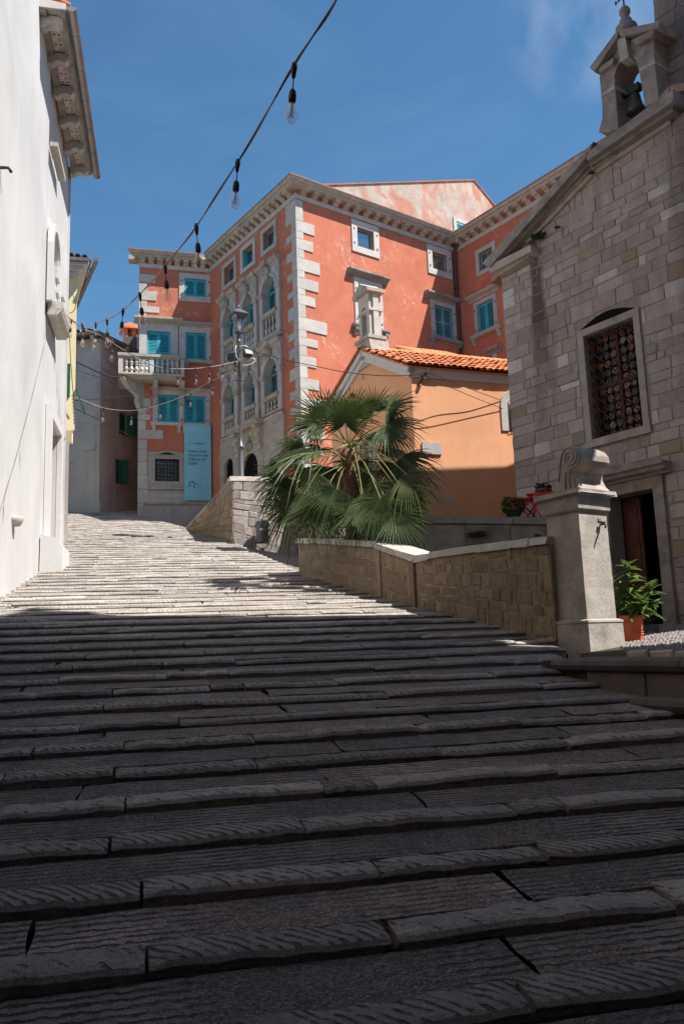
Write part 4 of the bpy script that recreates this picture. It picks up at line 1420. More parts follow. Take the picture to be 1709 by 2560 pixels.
# scroll: side profile drawn on the left face (y axis of FR), swept along x with a rounded roll
def prof_px(pts):                            # pixels on the left face plane -> (distance along left face, z)
    return [(-FL.uv(x, y)[0], FL.uv(x, y)[1]) for x, y in pts]
vol_c = prof_px([(1419, 1143)])[0]
rad = abs(prof_px([(1419, 1117)])[0][1] - vol_c[1])
body_px = [(1386, 1229), (1391, 1205), (1393, 1180), (1395, 1155), (1399, 1135), (1408, 1121), (1419, 1116), (1431, 1120), (1440, 1132), (1442, 1146), (1437, 1160), (1427, 1169), (1417, 1176), (1418, 1192), (1426, 1208), (1438, 1220), (1450, 1228)]
pb = prof_px(body_px)
mb = MB()
x0_, x1_ = .03, W0 - .03
n_ = len(pb)
secs = [(x0_, .0), (x0_ + .02, .012), (W0 * .5, .008), (x1_ - .08, .012), (x1_ - .02, .0), (x1_, -.03)]
cy_ = sum(p[0] for p in pb) / n_
czm = sum(p[1] for p in pb) / n_
vs, fs = [], []
for x, infl in secs:
    for (y, z) in pb:
        dy, dz = y - vol_c[0], z - vol_c[1]
        near = smoothstep((z - (vol_c[1] - rad * 1.1)) / (rad * .6))
        kf = 1 + infl * near / max(.05, rad) 
        vs.append((x + (0.03 * (1 - near) if x > W0 * .7 else 0), vol_c[0] + dy * (kf if near > .5 else 1), vol_c[1] + dz * (kf if near > .5 else 1)))
for i in range(len(secs) - 1):
    for k_ in range(n_):
        k2 = (k_ + 1) % n_
        fs.append((i * n_ + k_, i * n_ + k2, (i + 1) * n_ + k2, (i + 1) * n_ + k_))
fs.append(tuple(range(n_ - 1, -1, -1)))
fs.append(tuple(range((len(secs) - 1) * n_, len(secs) * n_)))
mb.add(vs, fs, False)
scroll = part('scroll', mb, MAT['found'], ft, FR)
# carved spiral and leaf ribs on the scroll's side
mb = MB()
sp = []
for i in range(44):
    t = i / 43
    an = math.pi * .5 + t * math.pi * 4.2
    rr = rad * (.92 - .78 * t)
    sp.append((x0_ - .004, vol_c[0] + rr * math.cos(an), vol_c[1] + rr * math.sin(an)))
mb.tube(sp, [.011 * (1 - .5 * i / 43) for i in range(44)], 5)
for dy, z0_, hh in ((.05, .0, .2), (0.0, .0, .2), (-.06, .0, .15), (-.12, .0, .10)):
    py = vol_c[0] + dy + .03
    zb_ = z_slab + .02
    mb.tube([(x0_ - .002, py + dy * .4, zb_), (x0_ - .006, py + dy * .25 + .01, zb_ + hh * .5), (x0_ - .003, py - dy * .1, zb_ + hh)], [.008, .016, .006], 5)
edge = [(x0_ - .003, y, z) for y, z in pb[1:11]]
mb.tube(edge, .009, 5)
sub('carving', mb, MAT['found'], scroll)
# spout
sa, sz = FR.uv(1508, 1312)
mb = MB()
yb = .065
mb.tube([(sa + .015, yb, sz + .012), (sa + .01, yb - .06, sz + .012), (sa - .02, yb - .105, sz), (sa - .045, yb - .12, sz - .045)], [.012, .014, .013, .011], 8)
mb.box(sa - .03, sa + .035, yb - .066, yb - .03, sz + .024, sz + .04)
part('spout', mb, MAT['black'], ft, FR)
part('plaque', MB().box(sa - .02, sa + .03, yb - .012, yb + .01, sz + .05, sz + .085), MAT['dktrim'], ft, FR)
# ------------------------------------------------------------------ white houses along the left side
WH0, WH1, WH2 = hit_street(0, 1515), hit_street(96, 1443), hit_street(163, 1385)
WY = yaw_of(WH0, WH2)
WF = Frame(WH1, WY)
near = thing('white_house', 'tall plain white house wall filling the left edge of the view', 'house', WH1, 'white houses along the steps')
a_n0 = -6.6
part('wall', MB().box(a_n0, 0, 0, 6, -1.5, 17.5), MAT['white'], near, WF)
sa_, sz_ = WF.uv(33, 1302)
mb = MB()
mb.lathe([(0, -.10), (.07, -.09), (.10, -.04), (.115, .02), (.105, .06), (.05, .085), (0, .09)], (0, 0, 0), 10)
mb.v = [(x * 1.25, y * 1.3 - .02, z) for x, y, z in mb.v]
part('stone_boss', mb.jitter(.008, rnd), MAT['coping'], near, WF, (sa_, 0, sz_))
ha, hz_ = WF.uv(1, 419)
part('hook', MB().tube([(ha, 0, hz_), (ha, -.12, hz_ + .01), (ha + .05, -.16, hz_ - .04)], .025, 6), MAT['iron'], near, WF)
mb = MB()
mb.prism_yz([(0.05, -.5), (-.10, -.5), (-.10, .0), (0.0, .07), (.05, .07)], -4.2, .02)
base_line = MB()
for k_ in range(14):                          # low rendered skirt that climbs with the steps
    a_ = -6 + k_ * .45
    p = WF.P(a_, 0, 0)
    zz_ = zstreet(sd(p)[1])
    base_line.box(a_, a_ + .46, -.05, .02, zz_ - .4, zz_ + .12 + rnd.uniform(-.01, .01))
part('skirting', base_line, MAT['coping'], near, WF)

far = thing('white_house', 'white house with a tiled eave on carved brackets and a long zinc gutter', 'house', WF.P(3, 0, WH2.z), 'white houses along the steps')
a_f1 = WF.uv(170, 900)[0]
za0, za1 = WF.uv(107, 50), WF.uv(178, 440)
ze = (za0[1] + za1[1]) / 2 + .1
a_f1 = WF.uv(178, 450)[0]
# openings: upper slot window, arched window, door
def rect_px(fr, l, r, t, b, dep=0.0):
    """a rectangle from four points: on its left edge, right edge, top edge, bottom edge"""
    return fr.uv(*l, dep)[0], fr.uv(*r, dep)[0], fr.uv(*b, dep)[1], fr.uv(*t, dep)[1]
u0 = rect_px(WF, (130, 345), (143, 345), (131, 312), (131, 368))
u1 = rect_px(WF, (124, 650), (141, 650), (133, 628), (126, 712))
u2 = rect_px(WF, (126, 1060), (147, 1200), (127, 1046), (126, 1440))
ks_ = min(1.0, u1[0] - .35)
gw = MB().grid_wall(ks_, a_f1, .5, ze, [u0, u1, u2], .24)
gw.v = [(x, y + .06, z) for x, y, z in gw.v]
gw.add([(.005, 0, .5), (ks_, .06, .5), (ks_, .06, ze), (.005, 0, ze)], [(0, 1, 2, 3)])
gw.box(.02, a_f1 - .01, .32, 6, .5, ze)
gw.add([(a_f1, 0, .5), (a_f1, .3, .5), (a_f1, .3, ze), (a_f1, 0, ze)], [(0, 1, 2, 3)])
part('wall', gw, MAT['white'], far, WF)
# upper window: sill slab with a long underside, hooks
w_ = part('window', MB().box(u0[0] - .04, u0[1] + .04, .10, .16, u0[2], u0[3]), MAT['coping'], far, WF)
sub('sill', MB().box(u0[0] - .12, u0[1] + .5, -.15, .02, u0[2] - .10, u0[2] - .002), MAT['coping'], w_)
sub('hook', MB().tube([(u0[1] + .1, 0, u0[2] + .18), (u0[1] + .1, -.12, u0[2] + .18)], .02, 5), MAT['iron'], w_)
sub('pane', MB().box(u0[0], u0[1], .165, .18, u0[2], u0[3]), MAT['pane'], w_)
# arched window with moulded frame and stone balcony slab
c_a, w_h = (u1[0] + u1[1]) / 2, (u1[1] - u1[0]) / 2
def arch_ring(mb, c, hw, t, z0, zs, y0, y1, n=12, sill=False):
    """arched surround: jambs from z0 to the springing zs and a half-round head"""
    inn = [(c - hw, z0)] + [(c - hw * math.cos(math.pi * i / n), zs + hw * math.sin(math.pi * i / n)) for i in range(n + 1)] + [(c + hw, z0)]
    out = [(c - hw - t, z0)] + [(c - (hw + t) * math.cos(math.pi * i / n), zs + (hw + t) * math.sin(math.pi * i / n)) for i in range(n + 1)] + [(c + hw + t, z0)]
    for i in range(len(inn) - 1):
        mb.prism_xz([inn[i], inn[i + 1], out[i + 1], out[i]], y0, y1)
    return mb
w_ = part('window', arch_ring(MB(), c_a, w_h, .16, u1[2] - .5, u1[3] - w_h * .2, -.10, .02), MAT['white_paint'], far, WF)
sub('inner_moulding', arch_ring(MB(), c_a, w_h - .05, .09, u1[2] - .5, u1[3] - w_h * .2, -.05, .06), MAT['white_paint'], w_)
sub('pane', MB().box(u1[0], u1[1], .20, .22, u1[2] - .2, u1[3] + .2), MAT['pane'], w_)
sb = MB()
l0, l1 = WF.uv(122, 786)[0], WF.uv(152, 834, -.1)[0] + .1
zs0 = WF.uv(122, 790)[1]
sb.prism_yz([(.02, zs0 + .02), (-.18, zs0 + .02), (-.26, zs0 + .10), (-.30, zs0 + .22), (-.30, zs0 + .32), (.02, zs0 + .32)], l0 - .05, l1 + .15)
sub('balcony_slab', sb, MAT['coping'], w_)
pb_ = MB()
for z0_, z1_, d_ in ((zs0 + .33, zs0 + .55, .14), (zs0 + .55, zs0 + .62, .19), (zs0 + .62, zs0 + .9, .12), (zs0 + .9, zs0 + .98, .18)):
    pb_.box(l0, l0 + .35, -d_, .01, z0_, z1_)
    pb_.box(l1 - .3, l1 + .02, -d_, .01, z0_, z1_)
sub('pedestal', pb_, MAT['white_paint'], w_)
# door with a white surround
d_ = part('door', MB().box(u2[0] - .30, u2[0] - .002, -.06, .05, u2[2] - .3, u2[3] + .25).box(u2[1] + .002, u2[1] + .30, -.061, .05, u2[2] - .3, u2[3] + .25).box(u2[0], u2[1], -.059, .05, u2[3] + .002, u2[3] + .25), MAT['white_paint'], far, WF)
sub('door_leaf', MB().box(u2[0], u2[1], .22, .26, u2[2] - .3, u2[3]), MAT['coping'], d_)
bz = zstreet(sd(WF.P(1.0, 0, 0))[1])
part('buttress', MB().prism_yz([(.02, bz - .5), (-.42, bz - .5), (-.40, bz + .45), (-.25, bz + .62), (.02, bz + .66)], .35, 1.5).jitter(.02, rnd), MAT['white_paint'], far, WF)
# eave: carved brackets, painted clay soffit tiles, rafters, gutter, roof
OV = .52
ea0, ea1 = za0[0] - .35, za1[0] + .1
nb = 6
for i in range(nb):
    a_ = ea0 + .12 + (ea1 - ea0 - .32) * i / (nb - 1)
    prof = [(.0, ze - .34), (-.10, ze - .34), (-.16, ze - .27), (-.26, ze - .25), (-.36, ze - .29), (-.44, ze - .22), (-OV + .08, ze - .20), (-OV + .06, ze - .06), (.0, ze - .06)]
    part('eave_bracket', MB().prism_yz(prof, a_ - .09, a_ + .09).jitter(.008, rnd), MAT['coping'], far, WF)
soff = part('soffit', MB().box(ea0 - .1, ea1 + .1, -OV, .0, ze - .03, ze + .05), MAT['found'], far, WF)
sub('rafter', MB().box(ea0 - .1, ea1 + .1, -OV + .02, -OV + .15, ze - .10, ze - .031).box(ea0 - .1, ea1 + .1, -.14, -.001, ze - .11, ze - .031), MAT['dktrim'], soff)
star = plain('painted_star_red', (0.27, 0.055, 0.05), 0.8, 0.1, bump=0)
tilem = plain('limewashed_soffit_tile', (0.60, 0.53, 0.49), 0.85, 0.1, var=0.08, scale=9)
st_m = MB()
for kk in range(8):
    an = kk * math.pi / 4
    st_m.add([(.025 * math.cos(an - .4), .025 * math.sin(an - .4), 0), (.075 * math.cos(an), .075 * math.sin(an), 0), (.025 * math.cos(an + .4), .025 * math.sin(an + .4), 0)], [(2, 1, 0)])
sq_m = MB()
for x in (-.10, 0, .10):
    sq_m.add([(x - .03, -.025, 0), (x + .03, -.025, 0), (x + .03, .025, 0), (x - .03, .025, 0)], [(3, 2, 1, 0)])
for m_ in (st_m, sq_m):
    m_.v = [(y, x, z) for x, y, z in m_.v]
    m_.f = [tuple(reversed(f)) for f in m_.f]
star_me, sq_me = st_m.mesh('star', star), sq_m.mesh('squares', star)
tl = MB().box(-.066, .066, -.17, .17, -.004, .02).mesh('soffit_tile', tilem)
for i in range(nb - 1):
    c0_ = ea0 + .12 + (ea1 - ea0 - .32) * i / (nb - 1) + .1
    c1_ = ea0 + .12 + (ea1 - ea0 - .32) * (i + 1) / (nb - 1) - .1
    nt_ = max(3, int((c1_ - c0_) / .137))
    for j in range(nt_):
        o = sub('soffit_tile', tl, None, soff, (c0_ + .07 + (c1_ - c0_ - .14) * j / (nt_ - 1), -.30, ze - .036))
        s_ = MB()
        mm = star_me if (j + i) % 2 else sq_me
        # the pattern painted on the tile, a hair below it
        p_ = sub('painted_pattern', mm, None, soff, (o.location[0], -.30, ze - .0425))
gut = MB()
gr = .105
gprof = [(-gr * math.cos(math.pi * t / 10), -gr * math.sin(math.pi * t / 10)) for t in range(11)]
inner = [(-(gr - .012) * math.cos(math.pi * t / 10), -(gr - .012) * math.sin(math.pi * t / 10)) for t in range(10, -1, -1)]
gy, gz = -OV - .11, ze + .0
gut.prism_yz(list(reversed([(gy + y, gz + z) for y, z in gprof + inner])), ea0 - .2, ea1 + .25)
gut.prism_yz(list(reversed([(gy + y, gz + z) for y, z in gprof])), ea0 - .205, ea0 - .19)
gutter = part('gutter', gut, MAT['zinc'], far, WF)
for i in range(6):
    a_ = ea0 + .5 + (ea1 - ea0 - .4) * i / 5
    ring = MB()
    ring.prism_yz(list(reversed([(gy + y * 1.07, gz + z * 1.07) for y, z in gprof] + [(gy + y, gz + z) for y, z in reversed(gprof)])), a_, a_ + .03)
    sub('gutter_strap', ring, MAT['zinc'], gutter)
rf_ = MB()
rf_.prism_yz([(-OV - .08, ze + .12), (-OV - .08, ze + .17), (3.6, ze + 2.0), (3.6, ze + 1.9)], ea0 - .12, ea1 + .15)
roof_ = part('roof', rf_, MAT['tile'], far, WF)
tb = MB()
tb.lathe([(.085, 0), (.075, .9)], (0, 0, 0), 8, 0, math.pi)
vg = MB().prism_yz([(-OV - .02, ze - .02), (-OV + .0, ze + .11), (.1, ze + .20), (.1, ze - .02)], ea0 - .14, ea0 - .1)
sub('verge_board', vg, MAT['tilem'] if 'tilem' in MAT else tilem, roof_)

# ------------------------------------------------------------------ yellow house behind the white one
YP = at_depth(190, 900, 23.6)
YF = Frame(YP, 78)
yh = thing('yellow_house', 'narrow pale yellow house front with a deep white eave, wedged behind the white house', 'house', YP)
yz1 = YF.uv(190, 690)[1]
yz0 = YF.uv(189, 1075)[1]
part('wall', MB().prism_xy([(-4.0, 0), (0, 0), (-1.6, 5.5), (-6, 5.5)], yz0, yz1), MAT['yellow'], yh, YF)
part('lower_wall', MB().prism_xy([(-4.0, .06), (YF.uv(171, 1200)[0], .06), (YF.uv(171, 1200)[0] - 1.6, 5.5), (-6, 5.5)], 3.6, yz0 - .003), MAT['base'], yh, YF)
part('corbel', MB().prism_yz([(.06, yz0 - .35), (.0, yz0 - .02), (.0, yz0 - .001), (.3, yz0 - .001), (.3, yz0 - .35)], -4, YF.uv(180, 1075)[0]), MAT['yellow'], yh, YF)
eo = .42
cv = MB()
e1_ = YF.uv(222, 676, -.3)
def skew_box(mb, x0, x1, y0, y1, z0, z1, sk=-.22):
    return mb.prism_xy([(x0, y0), (x1 + sk * y0, y0), (x1 + sk * y1, y1), (x0 - 3, y1)], z0, z1)
skew_box(cv, -4, e1_[0] - .34, -.10, 5.5, yz1 - .02, yz1 + .12)
skew_box(cv, -4, e1_[0] - .20, -.2, 5.5, yz1 + .121, yz1 + .25)
skew_box(cv, -4, e1_[0] - .06, -.3, 5.5, yz1 + .251, yz1 + .36)
part('eave', cv, MAT['white_paint'], yh, YF)
ry = part('roof', skew_box(skew_box(MB(), -4, e1_[0] + .02, -.32, 5.5, yz1 + .40, yz1 + .47), -4, e1_[0] - .5, -.2, 5.5, yz1 + .471, yz1 + .65), MAT['oldtile'], yh, YF)
for i in range(9):
    tt_ = MB().lathe([(.09, 0), (.10, 1.0)], (0, 0, 0), 8, 0, math.pi)
    vs = [(x, z, y) for x, y, z in tt_.v]
    tm = MB()
    tm.add([(x + e1_[0] - .12 - i * .2, y - .38, z + yz1 + .45 + .02 * i) for x, y, z in vs], tt_.f, True)
    sub('tile', tm, MAT['oldtile'], ry)
gm = MB().box(-4, e1_[0] + .03, -.40, -.325, yz1 + .33, yz1 + .43)
gm.prism_xy([(e1_[0] + .19, -.42), (e1_[0] + .30, -.42), (e1_[0] - 1.3, 5.5), (e1_[0] - 1.4, 5.5)], yz1 + .32, yz1 + .42)
part('gutter', gm, MAT['zinc'], yh, YF)
sh0 = rect_px(YF, (169, 980), (175.5, 980), (172, 910), (172, 992))
part('shutter', MB().box(sh0[0] - .4, sh0[1], -.05, -.002, sh0[2], sh0[3]), MAT['green'], yh, YF)
s1_ = YF.uv(190, 978); s2_ = YF.uv(207, 1010, -.6)
shm = MB()
zt_, zb_ = YF.uv(189, 972)[1], YF.uv(205, 1020, -.2)[1]
xb_ = YF.uv(206, 1020, -.2)[0]
for x0_, z0_, w__ in ((.02, zt_, 0),):
    shm.add([(.01, -.05, zt_), (.01, .55, zt_), (xb_, .45, zb_), (xb_, -.15, zb_), (.05, -.05, zt_ + .02), (.05, .55, zt_ + .02), (xb_ + .04, .45, zb_ + .02), (xb_ + .04, -.15, zb_ + .02)],
            [(0, 1, 2, 3), (7, 6, 5, 4), (0, 4, 5, 1), (1, 5, 6, 2), (2, 6, 7, 3), (3, 7, 4, 0)])
    for i in range(9):
        f0, f1 = (i + .2) / 9, (i + .75) / 9
        shm.add([(.0 + xb_ * f0 - .0, -.05 - .1 * f0 - .012, zt_ + (zb_ - zt_) * f0), (.05 + xb_ * f0, -.05 - .1 * f0 - .012, zt_ + (zb_ - zt_) * f0 + .02), (.05 + xb_ * f1, -.05 - .1 * f1 - .012, zt_ + (zb_ - zt_) * f1 + .02), (.0 + xb_ * f1, -.05 - .1 * f1 - .012, zt_ + (zb_ - zt_) * f1)], [(0, 1, 2, 3)])
part('shutter', shm, MAT['green'], yh, YF, label='open green louvred shutter')

# ------------------------------------------------------------------ grey house at the head of the street
GP = hit_street(247, 1286)
G1, G2 = Frame(GP, 99), Frame(GP, 22)
gh = thing('grey_house', 'old stained grey rendered house at the top of the steps, left of the alley', 'house', GP)
gz1 = G1.uv(251, 845)[1]
gl_ = -7.0
L2 = G2.uv(346, 1100)[0] + .6
D1_ = rect_px(G1, (170, 1200), (184, 1200), (178, 1156), (178, 1251))
D1_ = (D1_[0] - .6, D1_[1], D1_[2], D1_[3])
mb = MB().grid_wall(gl_, 0, GP.z - 1.2, gz1, [D1_], .3)
part('wall', mb, MAT['grey'], gh, G1)
W1_ = rect_px(G2, (299, 1060), (318, 1060), (308, 1036), (308, 1088))
W2_ = rect_px(G2, (290, 1180), (301, 1180), (296, 1150), (296, 1210))
mb = MB().grid_wall(0, L2 + 3, GP.z - .8, gz1, [W1_, W2_], .25)
mb.prism_xy([(0.02, .3), (L2 + 3, .3), (L2 + 3, 7), (-2.5, 9.5)], GP.z - .8, gz1)
part('wall', mb, MAT['grey'], gh, G2)
part('plinth', MB().box(.0, L2 + 3, -.05, .02, GP.z - .6, GP.z + .55), MAT['grey'], gh, G2)
part('tablet', MB().box(*(lambda r: (r[0], r[1]))(rect_px(G1, (209, 1120), (240, 1120), (220, 1107), (220, 1127))), -.05, .02, *(lambda r: (r[2], r[3]))(rect_px(G1, (209, 1120), (240, 1120), (220, 1107), (220, 1127)))), MAT['band'], gh, G1)
part('door', MB().box(D1_[0], D1_[1], .14, .2, D1_[2], D1_[3]), MAT['green'], gh, G1)
def louvre(mb, x0, x1, y0, y1, z0, z1, n=12, rim=.05, cols=1, tilt=.5):
    """a louvred leaf: stiles, rails and separate tilted slats"""
    mb.box(x0, x0 + rim, y0, y1, z0, z1).box(x1 - rim, x1, y0, y1, z0, z1)
    mb.box(x0 + rim, x1 - rim, y0, y1, z0, z0 + rim * 1.3).box(x0 + rim, x1 - rim, y0, y1, z1 - rim * 1.3, z1)
    zm = (z0 + z1) / 2
    mid = (z1 - z0) > 1.3
    if mid: mb.box(x0 + rim, x1 - rim, y0, y1, zm - rim * .6, zm + rim * .6)
    h = (z1 - z0 - rim * 2.6)
    for i in range(n):
        za = z0 + rim * 1.3 + h * (i + .15) / n
        zb2 = za + h / n * .55
        if mid and zm - rim * .7 < (za + zb2) / 2 < zm + rim * .7: continue
        mb.add([(x0 + rim, y0 + .008, za), (x1 - rim, y0 + .008, za), (x1 - rim, y1 - .004, zb2 + .01), (x0 + rim, y1 - .004, zb2 + .01),
                (x0 + rim, y0 + .008, za + .012), (x1 - rim, y0 + .008, za + .012), (x1 - rim, y1 - .004, zb2 + .022), (x0 + rim, y1 - .004, zb2 + .022)],
               [(0, 3, 2, 1), (4, 5, 6, 7), (0, 1, 5, 4), (2, 3, 7, 6)])
    return mb
for r_ in (W1_, W2_):
    wn = part('window', MB().box(r_[0] - .08, r_[1] + .1, -.03, .02, r_[2] - .12, r_[2] - .002), MAT['grey'], gh, G2)
    sub('pane', MB().box(r_[0], r_[1], .15, .2, r_[2], r_[3]), MAT['dark'], wn)
    sub('shutter', louvre(MB(), r_[0] - .05, r_[0] + (r_[1] - r_[0]) * .55, -.06, -.02, r_[2], r_[3], 14), MAT['green'], wn)
    sub('shutter', MB().box(r_[1] - .02, r_[1] + .04, -.40, .0, r_[2], r_[3]), MAT['green'], wn)
ov = .5
roof = MB()
vs = [G1.P(gl_, -ov, gz1 + .02), G1.P(.15, -ov, gz1 + .02), G2.P(L2 + 3, -ov, gz1 + .02), G1.P(-2.5, 4.5, gz1 + 1.3), G2.P(L2 + 3, 4.5, gz1 + 1.3), G1.P(gl_, 4.5, gz1 + 1.3)]
up_ = [v + Vector((0, 0, .12)) for v in vs]
roof.add(vs + up_, [(6, 7, 9, 11), (7, 8, 10, 9), (0, 3, 1), (0, 5, 3), (1, 3, 4, 2), (0, 1, 7, 6), (1, 2, 8, 7)])
rg = part('roof', roof, MAT['oldtile'], gh)
for i in range(26):
    p = G1.P(gl_ + .2 + i * .26, -ov - .04, gz1 + .16)
    tm = MB()
    tt_ = MB().lathe([(.11, 0), (.09, .8)], (0, 0, 0), 8, 0, math.pi)
    tm.add([(p - Vector(gh.location)) + G1.e * x + G1.i * z + Vector((0, 0, y + z * .25)) for x, y, z in tt_.v], tt_.f, True)
    o = link('tile', tm.mesh('tile', MAT['oldtile']), rg)
    o.location = Vector(gh.location) - Vector((0, 0, 0)) if False else (0, 0, 0)
    o.location = Vector(gh.location)
for i in range(4):
    part('eave_bracket', MB().box(-.3 - i * 1.0, -.16 - i * 1.0, -ov + .08, 0, gz1 - .18, gz1 + .0), MAT['base'], gh, G1)
    part('eave_bracket', MB().box(.3 + i * 1.1, .44 + i * 1.1, -ov + .08, 0, gz1 - .18, gz1 + .0), MAT['base'], gh, G2)
# chimney with its terracotta cap, on the roof beyond
CP = at_depth(325, 880, 40.5)
ct = at_depth(325, 848, 40.5).z

kf = Frame(CP, 75)
cw = .36
mb = MB().box(-cw, cw, -cw, cw, gz1 - 1.0, ct)
chim = part('chimney', mb, MAT['chim'], gh, kf, label='grey rendered chimney with a small terracotta roof')
mb = MB()
tz = at_depth(325, 828, 40.5).z
for x0_, x1_ in ((-cw + .02, -.1), (.1, cw - .02)):
    mb.box(x0_, x1_, -cw + .02, cw - .02, ct, tz)
mb.box(-.1, .1, -.05, .05, ct, tz)
mb.prism_xz([(-cw - .18, tz), (cw + .18, tz), (cw + .05, tz + .14), (0, tz + .30), (-cw - .05, tz + .14)], -cw - .12, cw + .12)
sub('cap', mb.jitter(.02, rnd), MAT['tile'], chim)
part('chimney_base', MB().box(-1.2, 3.0, .5, 5, GP.z, gz1 + .2), MAT['grey'], gh, Frame(at_depth(345, 1000, 41.5), 75))
# ------------------------------------------------------------------ the red palace
WFr = Frame(WG, WF_yaw)
pal = thing('red_palace', 'large brick red palace with white quoins, turquoise shutters and arched balcony windows', 'palace', WG)
a_in = WFr.uv(525.5, 850)[0]
IN = WFr.P(a_in, 0, WG.z)
LF = Frame(IN, 144.54)
a_c = LF.uv(745, 740)[0]
CN = LF.P(a_c, 0, WG.z)
RF = Frame(CN, 54.0)
a_r = RF.uv(1146, 770)[0]
RN = RF.P(a_r, 0, WG.z)
R2 = Frame(RN, 144.54)
a_r2 = 9.5
zct = RF.uv(740, 462)[1]                      # cornice top at the corner
zcb = RF.uv(741, 497)[1]                      # underside of the white frieze band
print('palace', IN, CN, RN, zct, zcb, LF.uv(524, 676), WFr.uv(524, 676), RF.uv(1135, 634), a_c, a_r)
pr = random.Random(4)

# window openings -----------------------------------------------------
def R4(fr, l, r, t, b, dep=0.0):
    return rect_px(fr, l, r, t, b, dep)
def z2(x, y): return (300 + x * .35714, 420 + y * .35714)
def z3(x, y): return (300 + x * .35714, 780 + y * .35714)
def z4(x, y): return (700 + x * .38265, 400 + y * .38265)
def z18(x, y): return (290 + x * .15944, 780 + y * .15944)
wing_win = [R4(WFr, z2(453, 840), z2(602, 840), z2(525, 778), z2(525, 902)),
            R4(WFr, z18(487, 480), z18(850, 480), z18(660, 308), z18(660, 960)),
            R4(WFr, z18(1088, 540), z18(1415, 540), z18(1250, 330), z18(1250, 762)),
            R4(WFr, z3(265, 680), z3(412, 680), z3(338, 582), z3(338, 776)),
            R4(WFr, z3(450, 680), z3(597, 680), z3(520, 592), z3(520, 783)),
            R4(WFr, z3(246, 1110), z3(415, 1110), z3(330, 1030), z3(330, 1186))]
mb = MB().grid_wall(0, a_in, WG.z - 2.0, zct - .21, wing_win, .22)
part('wall', mb, MAT['red'], pal, WFr)
left_sq = [R4(LF, z2(733, 765), z2(803, 720), z2(735, 703), z2(733, 832)),
           R4(LF, z2(862, 650), z2(935, 600), z2(862, 582), z2(862, 712)),
           R4(LF, z2(1005, 530), z2(1083, 470), z2(1006, 460), z2(1005, 590))]
arch_a = [(LF.uv(556, 800)[0], LF.uv(594, 760)[0]), (LF.uv(604.5, 750)[0], LF.uv(645, 720)[0]), (LF.uv(652, 720)[0], LF.uv(702, 690)[0])]
lv = []
for ys in ((677, 691, 745, 799, 854, 868), (878, 892, 950, 1005, 1046, 1063)):
    lv.append([LF.uv(654, y)[1] for y in ys])
left_arch = []
for L_ in lv:
    for (x0, x1) in arch_a:
        left_arch.append((x0 + .2, x1 - .2, L_[4], L_[1] - .12))
zgf = lv[1][5] - .02
portal = R4(LF, z3(905, 1100), z3(1000, 1050), z3(960, 1010), z3(930, 1190))
pc = (portal[0] + portal[1]) / 2
mb = MB().grid_wall(0, a_c, WG.z - 3.5, zct - .21, left_sq + left_arch, .34)
part('wall', mb, MAT['red'], pal, LF)
right_win = [R4(RF, z4(500, 510), z4(608, 530), z4(555, 455), z4(555, 580)),
             R4(RF, z4(990, 650), z4(1085, 670), z4(1035, 612), z4(1035, 722)),
             R4(RF, z4(512, 950), z4(640, 960), z4(575, 822), z4(575, 1090)),
             R4(RF, z4(1008, 1060), z4(1122, 1060), z4(1065, 962), z4(1065, 1165))]
mb = MB().grid_wall(0, a_r, WG.z - 4.0, zct - .21, right_win, .2)
part('wall', mb, MAT['red'], pal, RF)
r2_win = [R4(R2, z4(1300, 660), z4(1388, 620), z4(1340, 590), z4(1340, 712)),
          R4(R2, z4(1292, 1040), z4(1398, 1000), z4(1345, 925), z4(1345, 1118))]
mb = MB().grid_wall(0, a_r2, WG.z - 4.0, zct - .21, r2_win, .2)
part('wall', mb, MAT['red'], pal, R2)
# solid core behind the facades
core = MB()
pts = [WFr.P(.3, .5, 0), WFr.P(a_in - .1, .5, 0), LF.P(.3, .45, 0), LF.P(a_c - .5, .5, 0), RF.P(.55, .5, 0), RF.P(a_r - .3, .45, 0), R2.P(.4, .4, 0), R2.P(a_r2, .4, 0), R2.P(a_r2, 8, 0), R2.P(-4, 8, 0), WFr.P(a_in, 9, 0), WFr.P(.3, 9, 0)]
core.prism_xy([(p.x, p.y) for p in pts], WG.z - 3, zct - .3)
part('core', core, MAT['red'], pal)
part('wall', MB().box(0.0, .3, 0.01, 9, WG.z - 2, zcb), MAT['red'], pal, WFr)

# cornice: frieze band, carved blocks, projecting slab ------------------
def cornice(fr, a0, a1, sx0, sx1, pitch, n0=.22):
    part('frieze', MB().prism_yz([(.02, zcb), (-.05, zcb), (-.06, zcb + .17), (.02, zcb + .17)], a0, a1, sx0, sx1), MAT['trim'], pal, fr)
    part('cornice', MB().prism_yz([(.02, zct - .20), (-.34, zct - .20), (-.38, zct - .12), (-.46, zct - .10), (-.50, zct + .0), (.02, zct + .02)], a0, a1, sx0, sx1), MAT['oldtrim'], pal, fr)
    part('roof_edge', MB().prism_yz([(.02, zct + .02), (-.52, zct + .002), (-.52, zct + .05), (.9, zct + .38), (.9, zct + .3)], a0, a1, sx0, sx1), MAT['oldtile'], pal, fr)
    bl = MB()
    bw, z0_, z1_ = .115, zcb + .175, zct - .202
    prof = [(.0, z0_), (-.06, z0_), (-.12, z0_ + .03), (-.15, z0_ + .07), (-.30, z0_ + .09), (-.335, z0_ + .14), (-.33, z1_), (.0, z1_)]
    bl.prism_yz(prof, -bw, bw)
    me = bl.mesh('cornice_block', MAT['oldtrim'])
    a = a0 + n0
    while a < a1 - .1:
        o = part('cornice_block', me, None, pal, fr, (a, 0, 0))
        a += pitch
def nblk(L_, n): return L_ / n
cornice(WFr, .0, a_in, 1.0, 1.0, (a_in - .2) / 7.6, .12)
